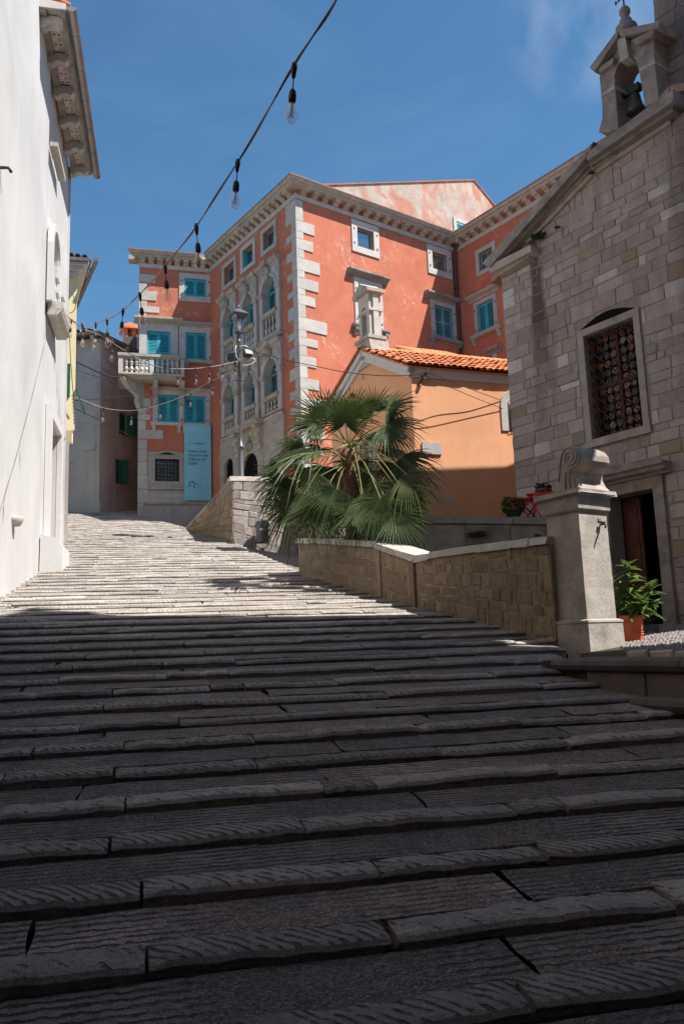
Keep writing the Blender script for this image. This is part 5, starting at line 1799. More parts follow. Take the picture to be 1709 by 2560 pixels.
cornice(LF, .0, a_c, -1.0, -1.0, (a_c) / 17.6, .35)
cornice(RF, .0, a_r, 1.0, 1.0, a_r / 16.6, .3)
cornice(R2, .0, a_r2, -1.0, 0, .48, .4)
# wing corner return of the cornice on its hidden side
part('cornice', MB().box(-.46, .0, .04, .5, zct - .2, zct - .002), MAT['oldtrim'], pal, WFr)

# quoins ---------------------------------------------------------------
# main corner: alternating long and short stones read off the right facade
long_y = [(398, 475, 222), (515, 588, 213), (640, 727, 257), (768, 845, 248), (880, 948, 228), (1027, 1115, 303), (1158, 1216, 243), (1277, 1350, 235), (1422, 1496, 254)]
def zq(y, x=113): return RF.uv(*z4(97 + (y - 290) * .033, y))[1]
qz = []
prev = zcb - .02
for yt, yb_, xr in long_y:
    zt_, zb_ = RF.uv(*z4(100, yt - 8))[1], RF.uv(*z4(105, yb_ - 12))[1]
    aa = RF.uv(*z4(xr, yb_))[0]
    if prev - zt_ > .05: qz.append((zt_, prev, None))
    qz.append((zb_, zt_, aa))
    prev = zb_
for _ in range(5):
    h = .3
    qz.append((prev - .33, prev, None)); prev -= .33
    qz.append((prev - .27, prev, pr.uniform(.85, 1.1))); prev -= .27
for z0_, z1_, aa in qz:
    lr = aa if aa else RF.uv(*z4(150, 500))[0]
    ll = .62 if aa is None else .30
    g = .004
    mb = MB()
    mb.block([(0.002, z0_ + g), (lr, z0_ + g), (lr, z1_ - g), (.002, z1_ - g)], -.035, .06, .008)
    qs = part('quoin', mb, MAT['trim'], pal, RF)
    mb = MB().block([(a_c - ll * (1.1 if aa is None else 1.0), z0_ + g), (a_c + .033, z0_ + g), (a_c + .033, z1_ - g), (a_c - ll * (1.1 if aa is None else 1.0), z1_ - g)], -.034, .06, .008)
    part('quoin', mb, MAT['trim'], pal, LF)
# wing's left corner, upper set then lower set
for fn, x1, y0, y1 in [(z2, 248, 750, 808), (z2, 190, 809, 867), (z2, 255, 868, 932), (z2, 188, 933, 974), (z2, 275, 975, 1017), (z2, 182, 1018, 1050),
                       (z3, 166, 565, 603), (z3, 220, 604, 665), (z3, 185, 666, 716), (z3, 212, 717, 760), (z3, 182, 761, 827), (z3, 303, 828, 892), (z3, 190, 893, 962), (z3, 192, 963, 1050), (z3, 192, 1051, 1140), (z3, 195, 1141, 1240), (z3, 195, 1241, 1340), (z3, 205, 1341, 1500)]:
    aa, zt_ = WFr.uv(*fn(x1, y0))
    zb_ = WFr.uv(*fn(x1, y1))[1]
    part('quoin', MB().block([(-.03, zb_ + .004), (aa, zb_ + .004), (aa, zt_ - .004), (-.03, zt_ - .004)], -.035, .06, .01), MAT['trim'], pal, WFr)

# plain windows ----------------------------------------------------------
def surround(r, t, y0=-.04, y1=.02, sides=(1, 1, 1, 1)):
    x0, x1, z0_, z1_ = r
    mb = MB()
    mb.box(x0 - t, x0 + .0, y0, y1, z0_ - t * sides[3], z1_ + t).box(x1, x1 + t, y0 + .001, y1, z0_ - t * sides[3], z1_ + t)
    mb.box(x0, x1, y0 + .0015, y1, z1_, z1_ + t)
    if sides[3]: mb.box(x0, x1, y0 + .0015, y1, z0_ - t, z0_)
    return mb
def sash(wn, r, mat, y=.12, t=.055, mull=False, pane=True):
    x0, x1, z0_, z1_ = r
    if pane: sub('pane', MB().box(x0, x1, y + .035, y + .05, z0_, z1_), MAT['pane'], wn)
    mb = MB().box(x0, x0 + t, y, y + .03, z0_, z1_).box(x1 - t, x1, y, y + .03, z0_, z1_).box(x0 + t, x1 - t, y, y + .03, z1_ - t, z1_).box(x0 + t, x1 - t, y, y + .03, z0_, z0_ + t)
    if mull: mb.box((x0 + x1) / 2 - t * .5, (x0 + x1) / 2 + t * .5, y, y + .03, z0_ + t, z1_ - t)
    sub('sash', mb, mat, wn)
def shutters(wn, r, mat, y=.02, n=15):
    x0, x1, z0_, z1_ = r
    xm = (x0 + x1) / 2
    sub('shutter', louvre(MB(), x0 + .01, xm - .006, y, y + .045, z0_ + .01, z1_ - .01, n, .07), mat, wn)
    sub('shutter', louvre(MB(), xm + .006, x1 - .01, y, y + .045, z0_ + .01, z1_ - .01, n, .07), mat, wn)
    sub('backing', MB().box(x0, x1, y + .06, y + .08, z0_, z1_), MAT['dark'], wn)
def hood(wn, x0, x1, z, mat, dep=.26, h=.20):
    sub('hood', MB().prism_yz([(.0, z), (-.06, z), (-.08, z + h * .35), (-dep * .75, z + h * .55), (-dep, z + h * .7), (-dep, z + h), (.0, z + h + .03)], x0, x1), mat, wn)
def sill(wn, x0, x1, z, mat, dep=.2, h=.13, br=True):
    sub('sill', MB().prism_yz([(.0, z - h), (-dep * .8, z - h), (-dep, z - h * .55), (-dep, z), (.0, z)], x0, x1), mat, wn)
    if br:
        for xx in (x0 + .14, x1 - .14):
            sub('bracket', MB().prism_yz([(.0, z - h - .30), (-.07, z - h - .28), (-.09, z - h - .18), (-.16, z - h - .10), (-.17, z - h - .003), (.0, z - h - .003)], xx - .07, xx + .07), mat, wn)
def hinges(wn, r, t):
    mb = MB()
    for x in (r[0] - t * .55, r[1] + t * .55):
        for f in (.12, .85):
            z = r[2] + (r[3] - r[2]) * f
            mb.box(x - .02, x + .02, -.075, -.03, z - .03, z + .03)
    sub('hinge', mb, MAT['iron'], wn)
r = wing_win[0]
w_ = part('window', surround(r, .235), MAT['trim'], pal, WFr); shutters(w_, r, MAT['teal'], n=13); hinges(w_, r, .24)
r = wing_win[1]
fl_ = WFr.uv(*z18(365, 450))[0]
mb = MB().box(fl_, r[0], -.05, .02, r[2], r[3] + .32).box(r[1], r[1] + .33, -.051, .02, r[2], r[3] + .32).box(r[0], r[1], -.0505, .02, r[3], r[3] + .32)
w_ = part('balcony_door', mb, MAT['trim'], pal, WFr); shutters(w_, r, MAT['teal'], n=26)
hood(w_, fl_ - .22, r[1] + .52, r[3] + .325, MAT['oldtrim'], .30, .24)
r = wing_win[2]
mb = surround(r, .26, sides=(1, 1, 1, 0))
w_ = part('window', mb, MAT['trim'], pal, WFr); shutters(w_, r, MAT['teal'], n=19); hinges(w_, r, .28)
hood(w_, r[0] - .42, r[1] + .42, r[3] + .265, MAT['oldtrim'], .22, .17)
sill(w_, r[0] - .1, r[1] + .42, r[2] - .02, MAT['oldtrim'])
for k_, r in ((0, wing_win[3]), (1, wing_win[4])):
    t = .20
    mb = surround(r, t, sides=(1, 1, 1, 0)) if k_ == 0 else MB().box(r[1], r[1] + .22, -.041, .02, r[2], r[3] + t).box(r[0], r[1], -.0415, .02, r[3], r[3] + t)
    w_ = part('window', mb, MAT['trim'], pal, WFr); shutters(w_, r, MAT['teal'], n=17); hinges(w_, r, .2)
    hood(w_, r[0] - (.30 if k_ == 0 else .1), r[1] + (.18 if k_ == 0 else .36), r[3] + t + .005, MAT['oldtrim'], .15, .12)
    sill(w_, r[0] - (.3 if k_ == 0 else .14), r[1] + .14, r[2] - .01, MAT['trim'], .16)
r = wing_win[5]
w_ = part('window', surround(r, .29, -.06), MAT['oldtrim'], pal, WFr)
x0, x1, z0_, z1_ = r
mb = MB()
for i in range(7):
    x = x0 + (x1 - x0) * (i + .5) / 7
    mb.tube([(x, .02, z0_), (x, .02, z1_)], .017, 5)
for i in range(6):
    z = z0_ + (z1_ - z0_) * (i + .5) / 6
    mb.tube([(x0, .035, z), (x1, .035, z)], .016, 5)
sub('bars', mb, MAT['iron'], w_)
sash(w_, r, MAT['iron'], .12, .05, True)
sub('curtain', MB().box(x0, x1, .19, .21, z0_, z1_), plain('pale_curtain', (0.42, 0.40, 0.44), 0.9, 0.05, var=0.25, scale=3), w_)
n_ = 10
sub('relieving_arch', MB().prism_xz([(x0 - .1 + (x1 - x0 + .2) * t / n_, z1_ + .16 + .20 * math.sin(math.pi * t / n_)) for t in range(n_ + 1)], -.075, -.05), MAT['oldtrim'], w_)
sub('relieving_slot', MB().prism_xz([(x0 + .12 + (x1 - x0 - .24) * t / n_, z1_ + .18 + .085 * math.sin(math.pi * t / n_)) for t in range(n_ + 1)], -.078, -.06), MAT['dark'], w_)
sub('sill', MB().box(x0 - .3, x1 + .32, -.12, .0, z0_ - .36, z0_ - .29), MAT['oldtrim'], w_)
# grey band, ledge and rough base of the wing
zb1, zb0 = WFr.uv(*z3(300, 1247))[1], WFr.uv(*z3(300, 1337))[1]
ab = WFr.uv(*z3(195, 1290))[0]
part('plaster_band', MB().box(ab, a_in - .02, -.018, .02, zb0, zb1), MAT['band'], pal, WFr)
part('ledge', MB().prism_yz([(.02, zb0 - .12), (-.05, zb0 - .12), (-.12, zb0 - .04), (-.12, zb0), (.02, zb0 + .02)], WFr.uv(*z3(165, 1340))[0], a_in - .1).jitter(.012, pr), MAT['oldtrim'], pal, WFr)
part('base_course', MB().box(-.02, a_in + .4, -.05, .02, WG.z - 2, zb0 - .125), MAT['base'], pal, WFr)
bp = R4(WFr, z3(293, 1283), z3(448, 1290), z3(370, 1268), z3(370, 1298))
part('paint_patch', MB().prism_xz([(bp[0], bp[2] + .05), (bp[1] - .5, bp[2]), (bp[1], bp[2] + .06), (bp[1], bp[3] - .09), (bp[0] + .3, bp[3])], -.021, -.017), plain('faded_pale_blue_paint', (0.42, 0.55, 0.58), 0.8, 0.1, var=0.2), pal, WFr)

# balcony ---------------------------------------------------------------
dB = -.85
bl0, br1 = WFr.uv(*z18(40, 800), dB)[0], WFr.uv(*z18(1075, 850), dB)[0]
bzt = (WFr.uv(*z18(560, 660), dB)[1])
bzr = (WFr.uv(*z18(560, 712), dB)[1])
bzb = (WFr.uv(*z18(560, 955), dB)[1])
bzs = (WFr.uv(*z18(560, 985), dB)[1])
slab_ = MB().box(bl0, br1, dB, .0, bzs, bzb)
slab_.box(bl0, .0, 0, 1.2, bzs, bzb)
slab_.prism_yz([(.0, bzs - .12), (dB + .25, bzs - .12), (dB + .10, bzs - .002), (.0, bzs - .002)], bl0 + .15, br1 - .1)
bal = part('balcony', slab_, MAT['oldtrim'], pal, WFr)
rail = MB().box(bl0 - .03, br1 + .03, dB - .04, dB + .22, bzr + .02, bzt).box(bl0, br1, dB, dB + .18, bzr - .04, bzr + .019)
rail.box(bl0 - .03, bl0 + .22, dB + .221, 1.2, bzr + .02, bzt).box(br1 - .19, br1 + .03, dB + .221, 0, bzr + .02, bzt)
sub('rail', rail, MAT['oldtrim'], bal)
def pier_(x0, x1): return MB().box(x0, x1, dB + .01, dB + .19, bzb, bzr - .041)
for x0, x1 in ((40, 110), (530, 597), (1015, 1075)):
    sub('pier', pier_(WFr.uv(*z18(x0, 800), dB)[0], WFr.uv(*z18(x1, 800), dB)[0]), MAT['trim'], bal)
hb = bzr - .04 - bzb
bprof = [(.055, 0), (.075, .02), (.075, .06), (.045, .08), (.07, .14), (.10, .22), (.085, .32), (.045, .44), (.042, .49), (.07, .51), (.07, .54), (.042, .56), (.07, .64), (.095, .72), (.06, .84), (.05, .90), (.075, .92), (.075, 1.0)]
bme = MB().lathe([(r_ * .95, z_ * hb) for r_, z_ in bprof], (0, 0, 0), 9).mesh('baluster', MAT['trim'])
for x in (165, 245, 325, 405, 480, 655, 733, 812, 890, 965):
    sub('baluster', bme, None, bal, (WFr.uv(*z18(x, 840), dB)[0], dB + .1, bzb))
for k_ in range(4):
    sub('baluster', bme, None, bal, (bl0 + .1, dB + .4 + k_ * .3, bzb))
    sub('baluster', bme, None, bal, (br1 - .1, dB + .35 + k_ * .17, bzb)) if k_ < 3 else None
cp = [(.0, bzs - 1.05), (-.12, bzs - 1.0), (-.2, bzs - .78), (-.17, bzs - .6), (-.3, bzs - .48), (-.5, bzs - .42), (-.62, bzs - .25), (-.72, bzs - .125), (.0, bzs - .125)]
for x0, x1 in ((575, 650), (988, 1063)):
    sub('bracket', MB().prism_yz([(y, z) for y, z in cp], WFr.uv(*z18(x0, 1100))[0], WFr.uv(*z18(x1, 1100))[0]), MAT['oldtrim'], bal)
# diagonal bracket under the balcony's left corner
mb = MB()
th_ = R_(-45)
vs = []
cq = [(0, -1.25), (-.18, -1.2), (-.30, -.95), (-.28, -.75), (-.5, -.6), (-.8, -.5), (-1.0, -.28), (-1.15, -.12), (.3, -.12), (.3, -1.25)]
for w__ in (-.12, .12):
    for d_, z_ in cq:
        vs.append((.1 + d_ * .7071 + w__ * .7071, .05 + d_ * .7071 - w__ * .7071, bzs + z_))
n_ = len(cq)
mb.add(vs, [tuple(range(n_)), tuple(range(2 * n_ - 1, n_ - 1, -1))] + [(k_, n_ + k_, n_ + (k_ + 1) % n_, (k_ + 1) % n_) for k_ in range(n_)])
sub('bracket', mb, MAT['oldtrim'], bal)

# left (shaded) facade: small square windows -------------------------------
for i, r in enumerate(left_sq):
    w_ = part('window', surround(r, .17, -.05), MAT['trim'], pal, LF)
    sash(w_, r, MAT['teal'] if i == 1 else MAT['teal2'], .16, .06)
    if i == 1: sub('shutter', MB().box(r[0] + .0, r[0] + .05, .02, .16, r[2], r[3]), MAT['teal'], w_)

# arched windows with keystone heads, hoods and balustrades -------------------
bprof2 = [(.05, 0), (.06, .05), (.035, .10), (.065, .22), (.075, .32), (.05, .45), (.032, .52), (.05, .56), (.032, .62), (.055, .74), (.06, .84), (.04, .93), (.055, 1.0)]
for ri, L_ in enumerate(lv):
    ze_, zf_, zi_, zr_, zb_, zs_ = L_
    hb2 = zr_ - .14 - zb_ - .05
    bm2 = MB().lathe([(r_, z_ * hb2) for r_, z_ in bprof2], (0, 0, 0), 8).mesh('baluster', MAT['trim'])
    for ci, (x0, x1) in enumerate(arch_a):
        c_, hw = (x0 + x1) / 2, (x1 - x0) / 2 - .26
        zs2 = zi_ + .06
        mb = MB()
        # jambs, and the head as a slab pierced by a round arch
        mb.box(x0, c_ - hw, -.10, .30, zb_ - .05, zs2).box(c_ + hw, x1, -.10, .30, zb_ - .05, zs2)
        n_ = 12
        inn = [(c_ - hw * math.cos(math.pi * t / n_), zs2 + hw * math.sin(math.pi * t / n_)) for t in range(n_ + 1)]
        out = [(x0 + (x1 - x0) * t / n_, zf_) for t in range(n_ + 1)]
        out[0], out[-1] = (x0, zf_), (x1, zf_)
        mb.prism_xz([(x0, zs2), inn[0], inn[1], (x0, zf_)], -.10, .30)
        mb.prism_xz([(x1, zf_), inn[-2], inn[-1], (x1, zs2)], -.10, .30)
        for t in range(1, n_ - 1):
            mb.prism_xz([inn[t], inn[t + 1], out[t + 1] if t < n_ - 2 else (x1, zf_), out[t] if t > 1 else (x0, zf_)], -.10, .30)
        w_ = part('arched_window', mb, MAT['trim'], pal, LF)
        mo = arch_ring(MB(), c_, hw, .10, zs2, zs2, -.14, -.09)
        sub('archivolt', mo, MAT['trim'], w_)
        im = MB()
        for xa, xb in ((x0 - .06, c_ - hw + .03), (c_ + hw - .03, x1 + .06)):
            im.box(xa, xb, -.17, .28, zi_ - .05, zi_ + .03).box(xa + .03, xb - .02, -.14, .28, zi_ - .12, zi_ - .051).box(xa + .01, xb - .01, -.15, .28, zi_ + .031, zi_ + .07)
        sub('impost', im, MAT['oldtrim'], w_)
        hd = MB()
        hz0 = zf_ + .003
        hd.prism_yz([(.0, hz0), (-.12, hz0), (-.14, hz0 + .08), (-.24, hz0 + .12), (-.28, hz0 + .20), (-.28, hz0 + .26), (.0, hz0 + .28)], x0 - .05, x1 + .05)
        hd.box(c_ - .15, c_ + .15, -.36, -.0, hz0 + .10, hz0 + .27)
        sub('hood', hd, MAT['oldtrim'], w_)
        # carved keystone head: brow, nose, cheeks, chin
        kz = zs2 + hw + .12
        kh = MB()
        prof = [(0, -.26), (.07, -.24), (.10, -.14), (.085, -.09), (.13, -.02), (.15, .08), (.14, .18), (.09, .27), (0, .29)]
        kh.lathe([(r_, z_) for r_, z_ in prof], (c_, -.20, kz), 10)
        kh.lathe([(0, -.05), (.035, -.03), (.03, .06), (0, .09)], (c_, -.345, kz), 6)
        for sx in (-.06, .06):
            kh.lathe([(0, -.03), (.035, 0), (0, .03)], (c_ + sx, -.30, kz + .085), 6)
            kh.lathe([(0, -.04), (.05, 0), (0, .045)], (c_ + sx * 1.1, -.28, kz - .04), 6)
        kh.lathe([(0, -.02), (.04, 0), (0, .03)], (c_, -.31, kz - .15), 6)
        sub('carved_head', kh.jitter(.006, pr), MAT['oldtrim'], w_)
        # relief scrolls in the spandrels
        rl = MB()
        for sx in (-1, 1):
            xx = c_ + sx * (hw + .1)
            rl.tube([(xx - sx * .10, -.105, zf_ - .06), (xx + sx * .02, -.125, zf_ - .12), (xx + sx * .06, -.12, zf_ - .28), (xx + sx * .09, -.105, zf_ - .42)], [.012, .022, .02, .008], 5)
        sub('relief', rl, MAT['oldtrim'], w_)
        # casement and fan light
        cs = MB()
        t = .055
        cs.box(c_ - hw, c_ - hw + t, .20, .26, zr_ - .3, zs2).box(c_ + hw - t, c_ + hw, .20, .26, zr_ - .3, zs2)
        cs.box(c_ - hw + t, c_ + hw - t, .20, .26, zs2 - .03, zs2 + .05).box(c_ - .03, c_ + .03, .195, .26, zr_ - .3, zs2 - .031)
        arch_ring(cs, c_, hw - t, t, zs2, zs2, .20, .26)
        for an in (45, 90, 135):
            cs.tube([(c_, .23, zs2 + .05), (c_ + (hw - t) * math.cos(R_(an)), .23, zs2 + (hw - t) * math.sin(R_(an)))], .018, 4)
        cs.box(c_ - hw + t, c_ + hw - t, .201, .25, (zr_ + zs2) / 2 - .2, (zr_ + zs2) / 2 - .17)
        sub('casement', cs, MAT['teal'] if ri == 0 else MAT['teal2'], w_)
        sub('pane', MB().prism_xz([(c_ - hw, zr_ - .4), (c_ + hw, zr_ - .4)] + [(c_ + hw * math.cos(math.pi * k_ / 10), zs2 + hw * math.sin(math.pi * k_ / 10)) for k_ in range(11)], .27, .29), MAT['pane'], w_)
        # balustrade in the lower part of the opening
        sub('handrail', MB().prism_yz([(.12, zr_ - .14), (-.14, zr_ - .14), (-.20, zr_ - .05), (-.20, zr_), (.12, zr_ + .01)], c_ - hw - .08, c_ + hw + .08), MAT['oldtrim'], w_)
        sub('bottom_rail', MB().box(c_ - hw - .02, c_ + hw + .02, -.1, .12, zb_ - .05, zb_ + .045), MAT['oldtrim'], w_)
        for k_ in range(4):
            o = sub('baluster', bm2, None, w_, (c_ - hw + (2 * hw) * (k_ + .5) / 4, -.0, zb_ + .047))
        sub('slab', MB().prism_yz([(.0, zs_), (-.10, zs_), (-.17, zs_ + .08), (-.17, zs_ + .13), (.0, zs_ + .14)], x0 - .06, x1 + .06), MAT['oldtrim'], w_)

# stone portal below the arched windows ------------------------------------------
px0, px1 = arch_a[0][0] - .12, arch_a[2][1] + .12
pz0, pz1 = WG.z - 3.4, lv[1][5] - .002
cc = (arch_a[1][0] + arch_a[1][1]) / 2
def arch_slab(mb, xa, xb, z0_, z1_, c, hw, zs, y0, y1, n=12):
    mb.prism_xz([(xa, z0_), (c - hw, z0_), (c - hw, zs), (xa, zs)], y0, y1)
    mb.prism_xz([(c + hw, z0_), (xb, z0_), (xb, zs), (c + hw, zs)], y0, y1)
    inn = [(c - hw * math.cos(math.pi * t / n), zs + hw * math.sin(math.pi * t / n)) for t in range(n + 1)]
    for t in range(n):
        xa0 = xa if t == 0 else inn[t][0]
        xb0 = xb if t == n - 1 else inn[t + 1][0]
        mb.prism_xz([inn[t], inn[t + 1], (xb0, z1_), (xa0, z1_)] if t not in (0, n - 1) else ([(xa, zs), inn[0], inn[1], (inn[1][0], z1_), (xa, z1_)] if t == 0 else [inn[n - 1], inn[n], (xb, zs), (xb, z1_), (inn[n - 1][0], z1_)]), y0, y1)
    return mb
zsp = LF.uv(*z3(955, 1090))[1]
mb = MB()
xl, xr = cc - 1.05, cc + 1.05
arch_slab(mb, xl, xr, pz0, pz1, cc, .62, zsp, -.14, .3)
wz = LF.uv(*z3(770, 1090))[1]
arch_slab(mb, px0, xl - .002, pz0, pz1, (arch_a[0][0] + arch_a[0][1]) / 2 - .05, .36, wz, -.12, .3, 8)
wz2 = LF.uv(*z3(1100, 1090))[1]
arch_slab(mb, xr + .002, px1, pz0, pz1, (arch_a[2][0] + arch_a[2][1]) / 2 + .02, .36, wz2, -.12, .3, 8)
po = part('portal', mb, MAT['oldtrim'], pal, LF, label='carved stone portal with three arches under the balcony slab')
sub('opening_shade', MB().add([(px0, -.012, pz0), (px1, -.012, pz0), (px1, -.012, pz1 - .3), (px0, -.012, pz1 - .3)], [(0, 1, 2, 3)]), MAT['dark'], po)  # black sheet stands in for the shade inside the arches
gt = MB()
for i in range(9):
    x = cc - .6 + i * .15
    gt.tube([(x, -.04, pz0), (x, -.04, zsp + math.sqrt(max(0, .38 - (x - cc) ** 2)))], .014, 4)
for i in range(-6, 10):
    gt.tube([(cc - .6, -.05, pz0 + .5 + i * .2), (cc + .6, -.05, pz0 + 1.1 + i * .2)], .010, 4)
sub('iron_gate', gt, MAT['iron'], po)
for x in (xl + .2, xr - .2):
    vz = pz1 - .05
    br_ = MB().prism_yz([(-.13, vz - .95), (-.2, vz - .93), (-.22, vz - .75), (-.30, vz - .70), (-.30, vz - .60), (-.24, vz - .56), (-.24, vz - .48), (-.36, vz - .42), (-.36, vz - .32), (-.28, vz - .28), (-.30, vz - .18), (-.46, vz - .1), (-.46, vz), (-.13, vz)], x - .15, x + .15)
    sub('console', br_, MAT['oldtrim'], po)
sub('balcony_slab', MB().prism_yz([(.0, pz1 - .04), (-.40, pz1 - .04), (-.54, pz1 + .06), (-.56, pz1 + .14), (.0, pz1 + .14)], xl - .1, xr + .1), MAT['oldtrim'], po)
rl = MB()
for kk in range(5):
    rl.tube([(cc - .15 + kk * .075, -.15, zsp + .68), (cc - .22 + kk * .11, -.2, zsp + .92), (cc - .12 + kk * .06, -.16, zsp + 1.12)], [.018, .035, .012], 5)
rl.lathe([(0, -.1), (.09, -.04), (.1, .05), (0, .12)], (cc, -.17, zsp + 1.2), 8)
sub('relief', rl, MAT['oldtrim'], po)
for bx in (px0 + .02, xl + .05, xr - .35, px1 - .42):
    for kk in range(4):
        sub('ashlar_stone', MB().block([(bx, wz - .35 - kk * .42), (bx + .36, wz - .35 - kk * .42), (bx + .36, wz + .02 - kk * .42), (bx, wz + .02 - kk * .42)], -.165, -.10, .012), MAT['oldtrim'], po)

# right (sunlit) facade windows -----------------------------------------------
for i, r in enumerate(right_win):
    if i < 2:
        w_ = part('window', surround(r, .26, -.05), MAT['trim'], pal, RF)
        sash(w_, r, MAT['teal2'], .10, .07); hinges(w_, r, .28)
        if i == 1: sub('curtain', MB().box(r[0] + .08, r[1] - .08, .18, .195, r[2], r[3] - .1), plain('cream_blind', (0.5, 0.44, 0.4), 0.8, 0.1), w_)
    else:
        w_ = part('window', surround(r, .20, -.05), MAT['trim'], pal, RF)
        shutters(w_, r, MAT['teal2'], n=20); hinges(w_, r, .22)
        hood(w_, r[0] - .48, r[1] + .48, r[3] + .21, MAT['dktrim'], .26, .26)
        sill(w_, r[0] - .36, r[1] + .40, r[2] - .02, MAT['dktrim'], .2, .15)
for i, r in enumerate(r2_win):
    w_ = part('window', surround(r, .18, -.05), MAT['trim'], pal, R2)
    if i == 0: sash(w_, r, MAT['teal2'], .10, .07, True)
    else:
        shutters(w_, r, MAT['teal'], n=20); hinges(w_, r, .2)
        hood(w_, r[0] - .42, r[1] + .34, r[3] + .21, MAT['oldtrim'], .26, .24)
        sill(w_, r[0] - .36, r[1] + .36, r[2] - .02, MAT['oldtrim'], .2, .15)
h2 = R2.uv(*z4(1355, 1288)); h3 = R2.uv(*z4(1452, 1245))
w_ = part('window', MB().box(h2[0] + .3, h3[0] - .3, -.05, .02, h2[1] - 1.4, h2[1]), MAT['trim'], pal, R2)
hood(w_, h2[0], h3[0], h2[1], MAT['dktrim'], .26, .25)

# weathered gable above the sunlit side, with its window --------------------------
dg = .55
gp_ = [RF.uv(*z4(x, y), dg) for x, y in ((185, 172), (700, 155), (1262, 137), (1420, 322))]
zlow = zct - .3
q = [(gp_[0][0], zlow), (gp_[3][0] + 1.5, zlow), (gp_[3][0] + .2, gp_[3][1] - .2), gp_[2], gp_[1], gp_[0]]
part('gable_wall', MB().prism_xz(q, dg, dg + .5), MAT['redgable'], pal, RF)
tp = [gp_[0], gp_[1], gp_[2], (gp_[3][0] + .2, gp_[3][1] - .2)]
ed = MB()
for a, b in zip(tp, tp[1:]):
    ed.prism_xz([(a[0], a[1] + .003), (b[0], b[1] + .003), (b[0], b[1] + .07), (a[0], a[1] + .07)], dg - .05, dg + .6)
part('gable_tiles', ed, MAT['oldtile'], pal, RF)
part('roof', MB().add([RF.P(p[0], dg + y, p[1]) - pal.location for y in (.4, 9) for p in tp], [(0, 1, 5, 4), (1, 2, 6, 5), (2, 3, 7, 6)]), MAT['oldtile'], pal, None, pal.location)
r = R4(RF, z4(1148, 450), z4(1250, 455), z4(1175, 412), z4(1175, 530), dg)
w_ = part('window', MB().box(r[0] - .16, r[0], dg - .05, dg + .1, r[2], r[3] + .16).box(r[1], r[1] + .16, dg - .051, dg + .1, r[2], r[3] + .16).box(r[0], r[1], dg - .0505, dg + .1, r[3], r[3] + .16), MAT['trim'], pal, RF)
sub('sash', MB().box(r[0], r[1], dg - .03, dg - .002, r[3] - .12, r[3]).box(r[0], r[0] + .06, dg - .03, dg - .002, r[2], r[3] - .121).box(r[0] + .06, r[1], dg - .03, dg - .002, r[3] - .34, r[3] - .28), MAT['teal'], w_)
sub('pane', MB().box(r[0], r[1], dg - .02, dg - .001, r[2], r[3] - .12), MAT['pane'], w_)

# drainpipe
dpa = a_r - .18
mb = MB().tube([(dpa + .1, -.42, zct - .1), (dpa + .05, -.3, zct - .35), (dpa, -.10, zct - .62), (dpa, -.10, WG.z - 3)], .065, 8)
for z in (zct - 2.3, zct - 4.6, zct - 7):
    mb.box(dpa - .09, dpa + .09, -.18, 0, z, z + .05)
part('drainpipe', mb, MAT['pipe'], pal, RF)

# banner hung on the wing -----------------------------------------------------------
dbn = -.16
b0 = R4(WFr, z3(451, 1050), z3(638, 1050), z3(540, 787), z3(540, 1319), dbn)
bO = WFr.P(b0[0], dbn, b0[2])
bn = thing('banner', 'tall pale turquoise banner with dark print hanging on the red palace wing', 'banner', bO)
part('cloth', MB().box(b0[0], b0[1], dbn, dbn + .03, b0[2], b0[3]), MAT['banner'], bn, WFr)
bw_, bh_ = b0[1] - b0[0], b0[3] - b0[2]
def text(body, u, v, size, mat, name='lettering', shear=0.0):
    cu = bpy.data.curves.new(name, 'FONT')
    cu.body = body
    cu.size = size
    cu.extrude = .001
    cu.offset = .0035
    cu.shear = shear
    cu.space_line = .98
    tmp = bpy.data.objects.new('tmp_text', cu)
    COL.objects.link(tmp)
    dg_ = bpy.context.evaluated_depsgraph_get()
    me = bpy.data.meshes.new_from_object(tmp.evaluated_get(dg_))
    bpy.data.objects.remove(tmp)
    bpy.data.curves.remove(cu)
    me.name = name
    me.materials.clear(); me.materials.append(mat)
    for vtx in me.vertices:
        x, y, z = vtx.co
        vtx.co = (b0[0] + u * bw_ + x, dbn - .004 - z, b0[2] + (1 - v) * bh_ + y)
    me.update()
    part(name, me, None, bn, WFr)
text('Come in!', .36, .263, .12, MAT['ink'], shear=.3)
part('rule', MB().box(b0[0] + .13 * bw_, b0[0] + .33 * bw_, dbn - .004, dbn - .001, b0[2] + .745 * bh_, b0[2] + .749 * bh_), MAT['ink'], bn, WFr)
text('Leave your\ntrace in the\nhistory of\nLabin.', .15, .372, .178, MAT['ink'])
lg = MB()
for k_ in range(5):
    an = R_(118 - 72 * k_ + 18) if False else R_(200 - k_ * 62)
    cx_, cz_ = b0[0] + .285 * bw_ + .115 * math.cos(an), b0[2] + .205 * bh_ + .125 * math.sin(an)
    lg.add([(cx_ + .048 * math.cos(t * math.pi / 4), dbn - .004, cz_ + .042 * math.sin(t * math.pi / 4)) for t in range(8)], [tuple(range(8))])
part('emblem', lg, MAT['ink'], bn, WFr)
ln = MB()
for k_, w__ in enumerate((.10, .22, .16, .14)):
    zz_ = b0[2] + (.215 - .018 * k_) * bh_
    ln.box(b0[0] + .46 * bw_, b0[0] + (.46 + w__) * bw_, dbn - .004, dbn - .001, zz_, zz_ + .018)
part('small_print', ln, MAT['faint'], bn, WFr)
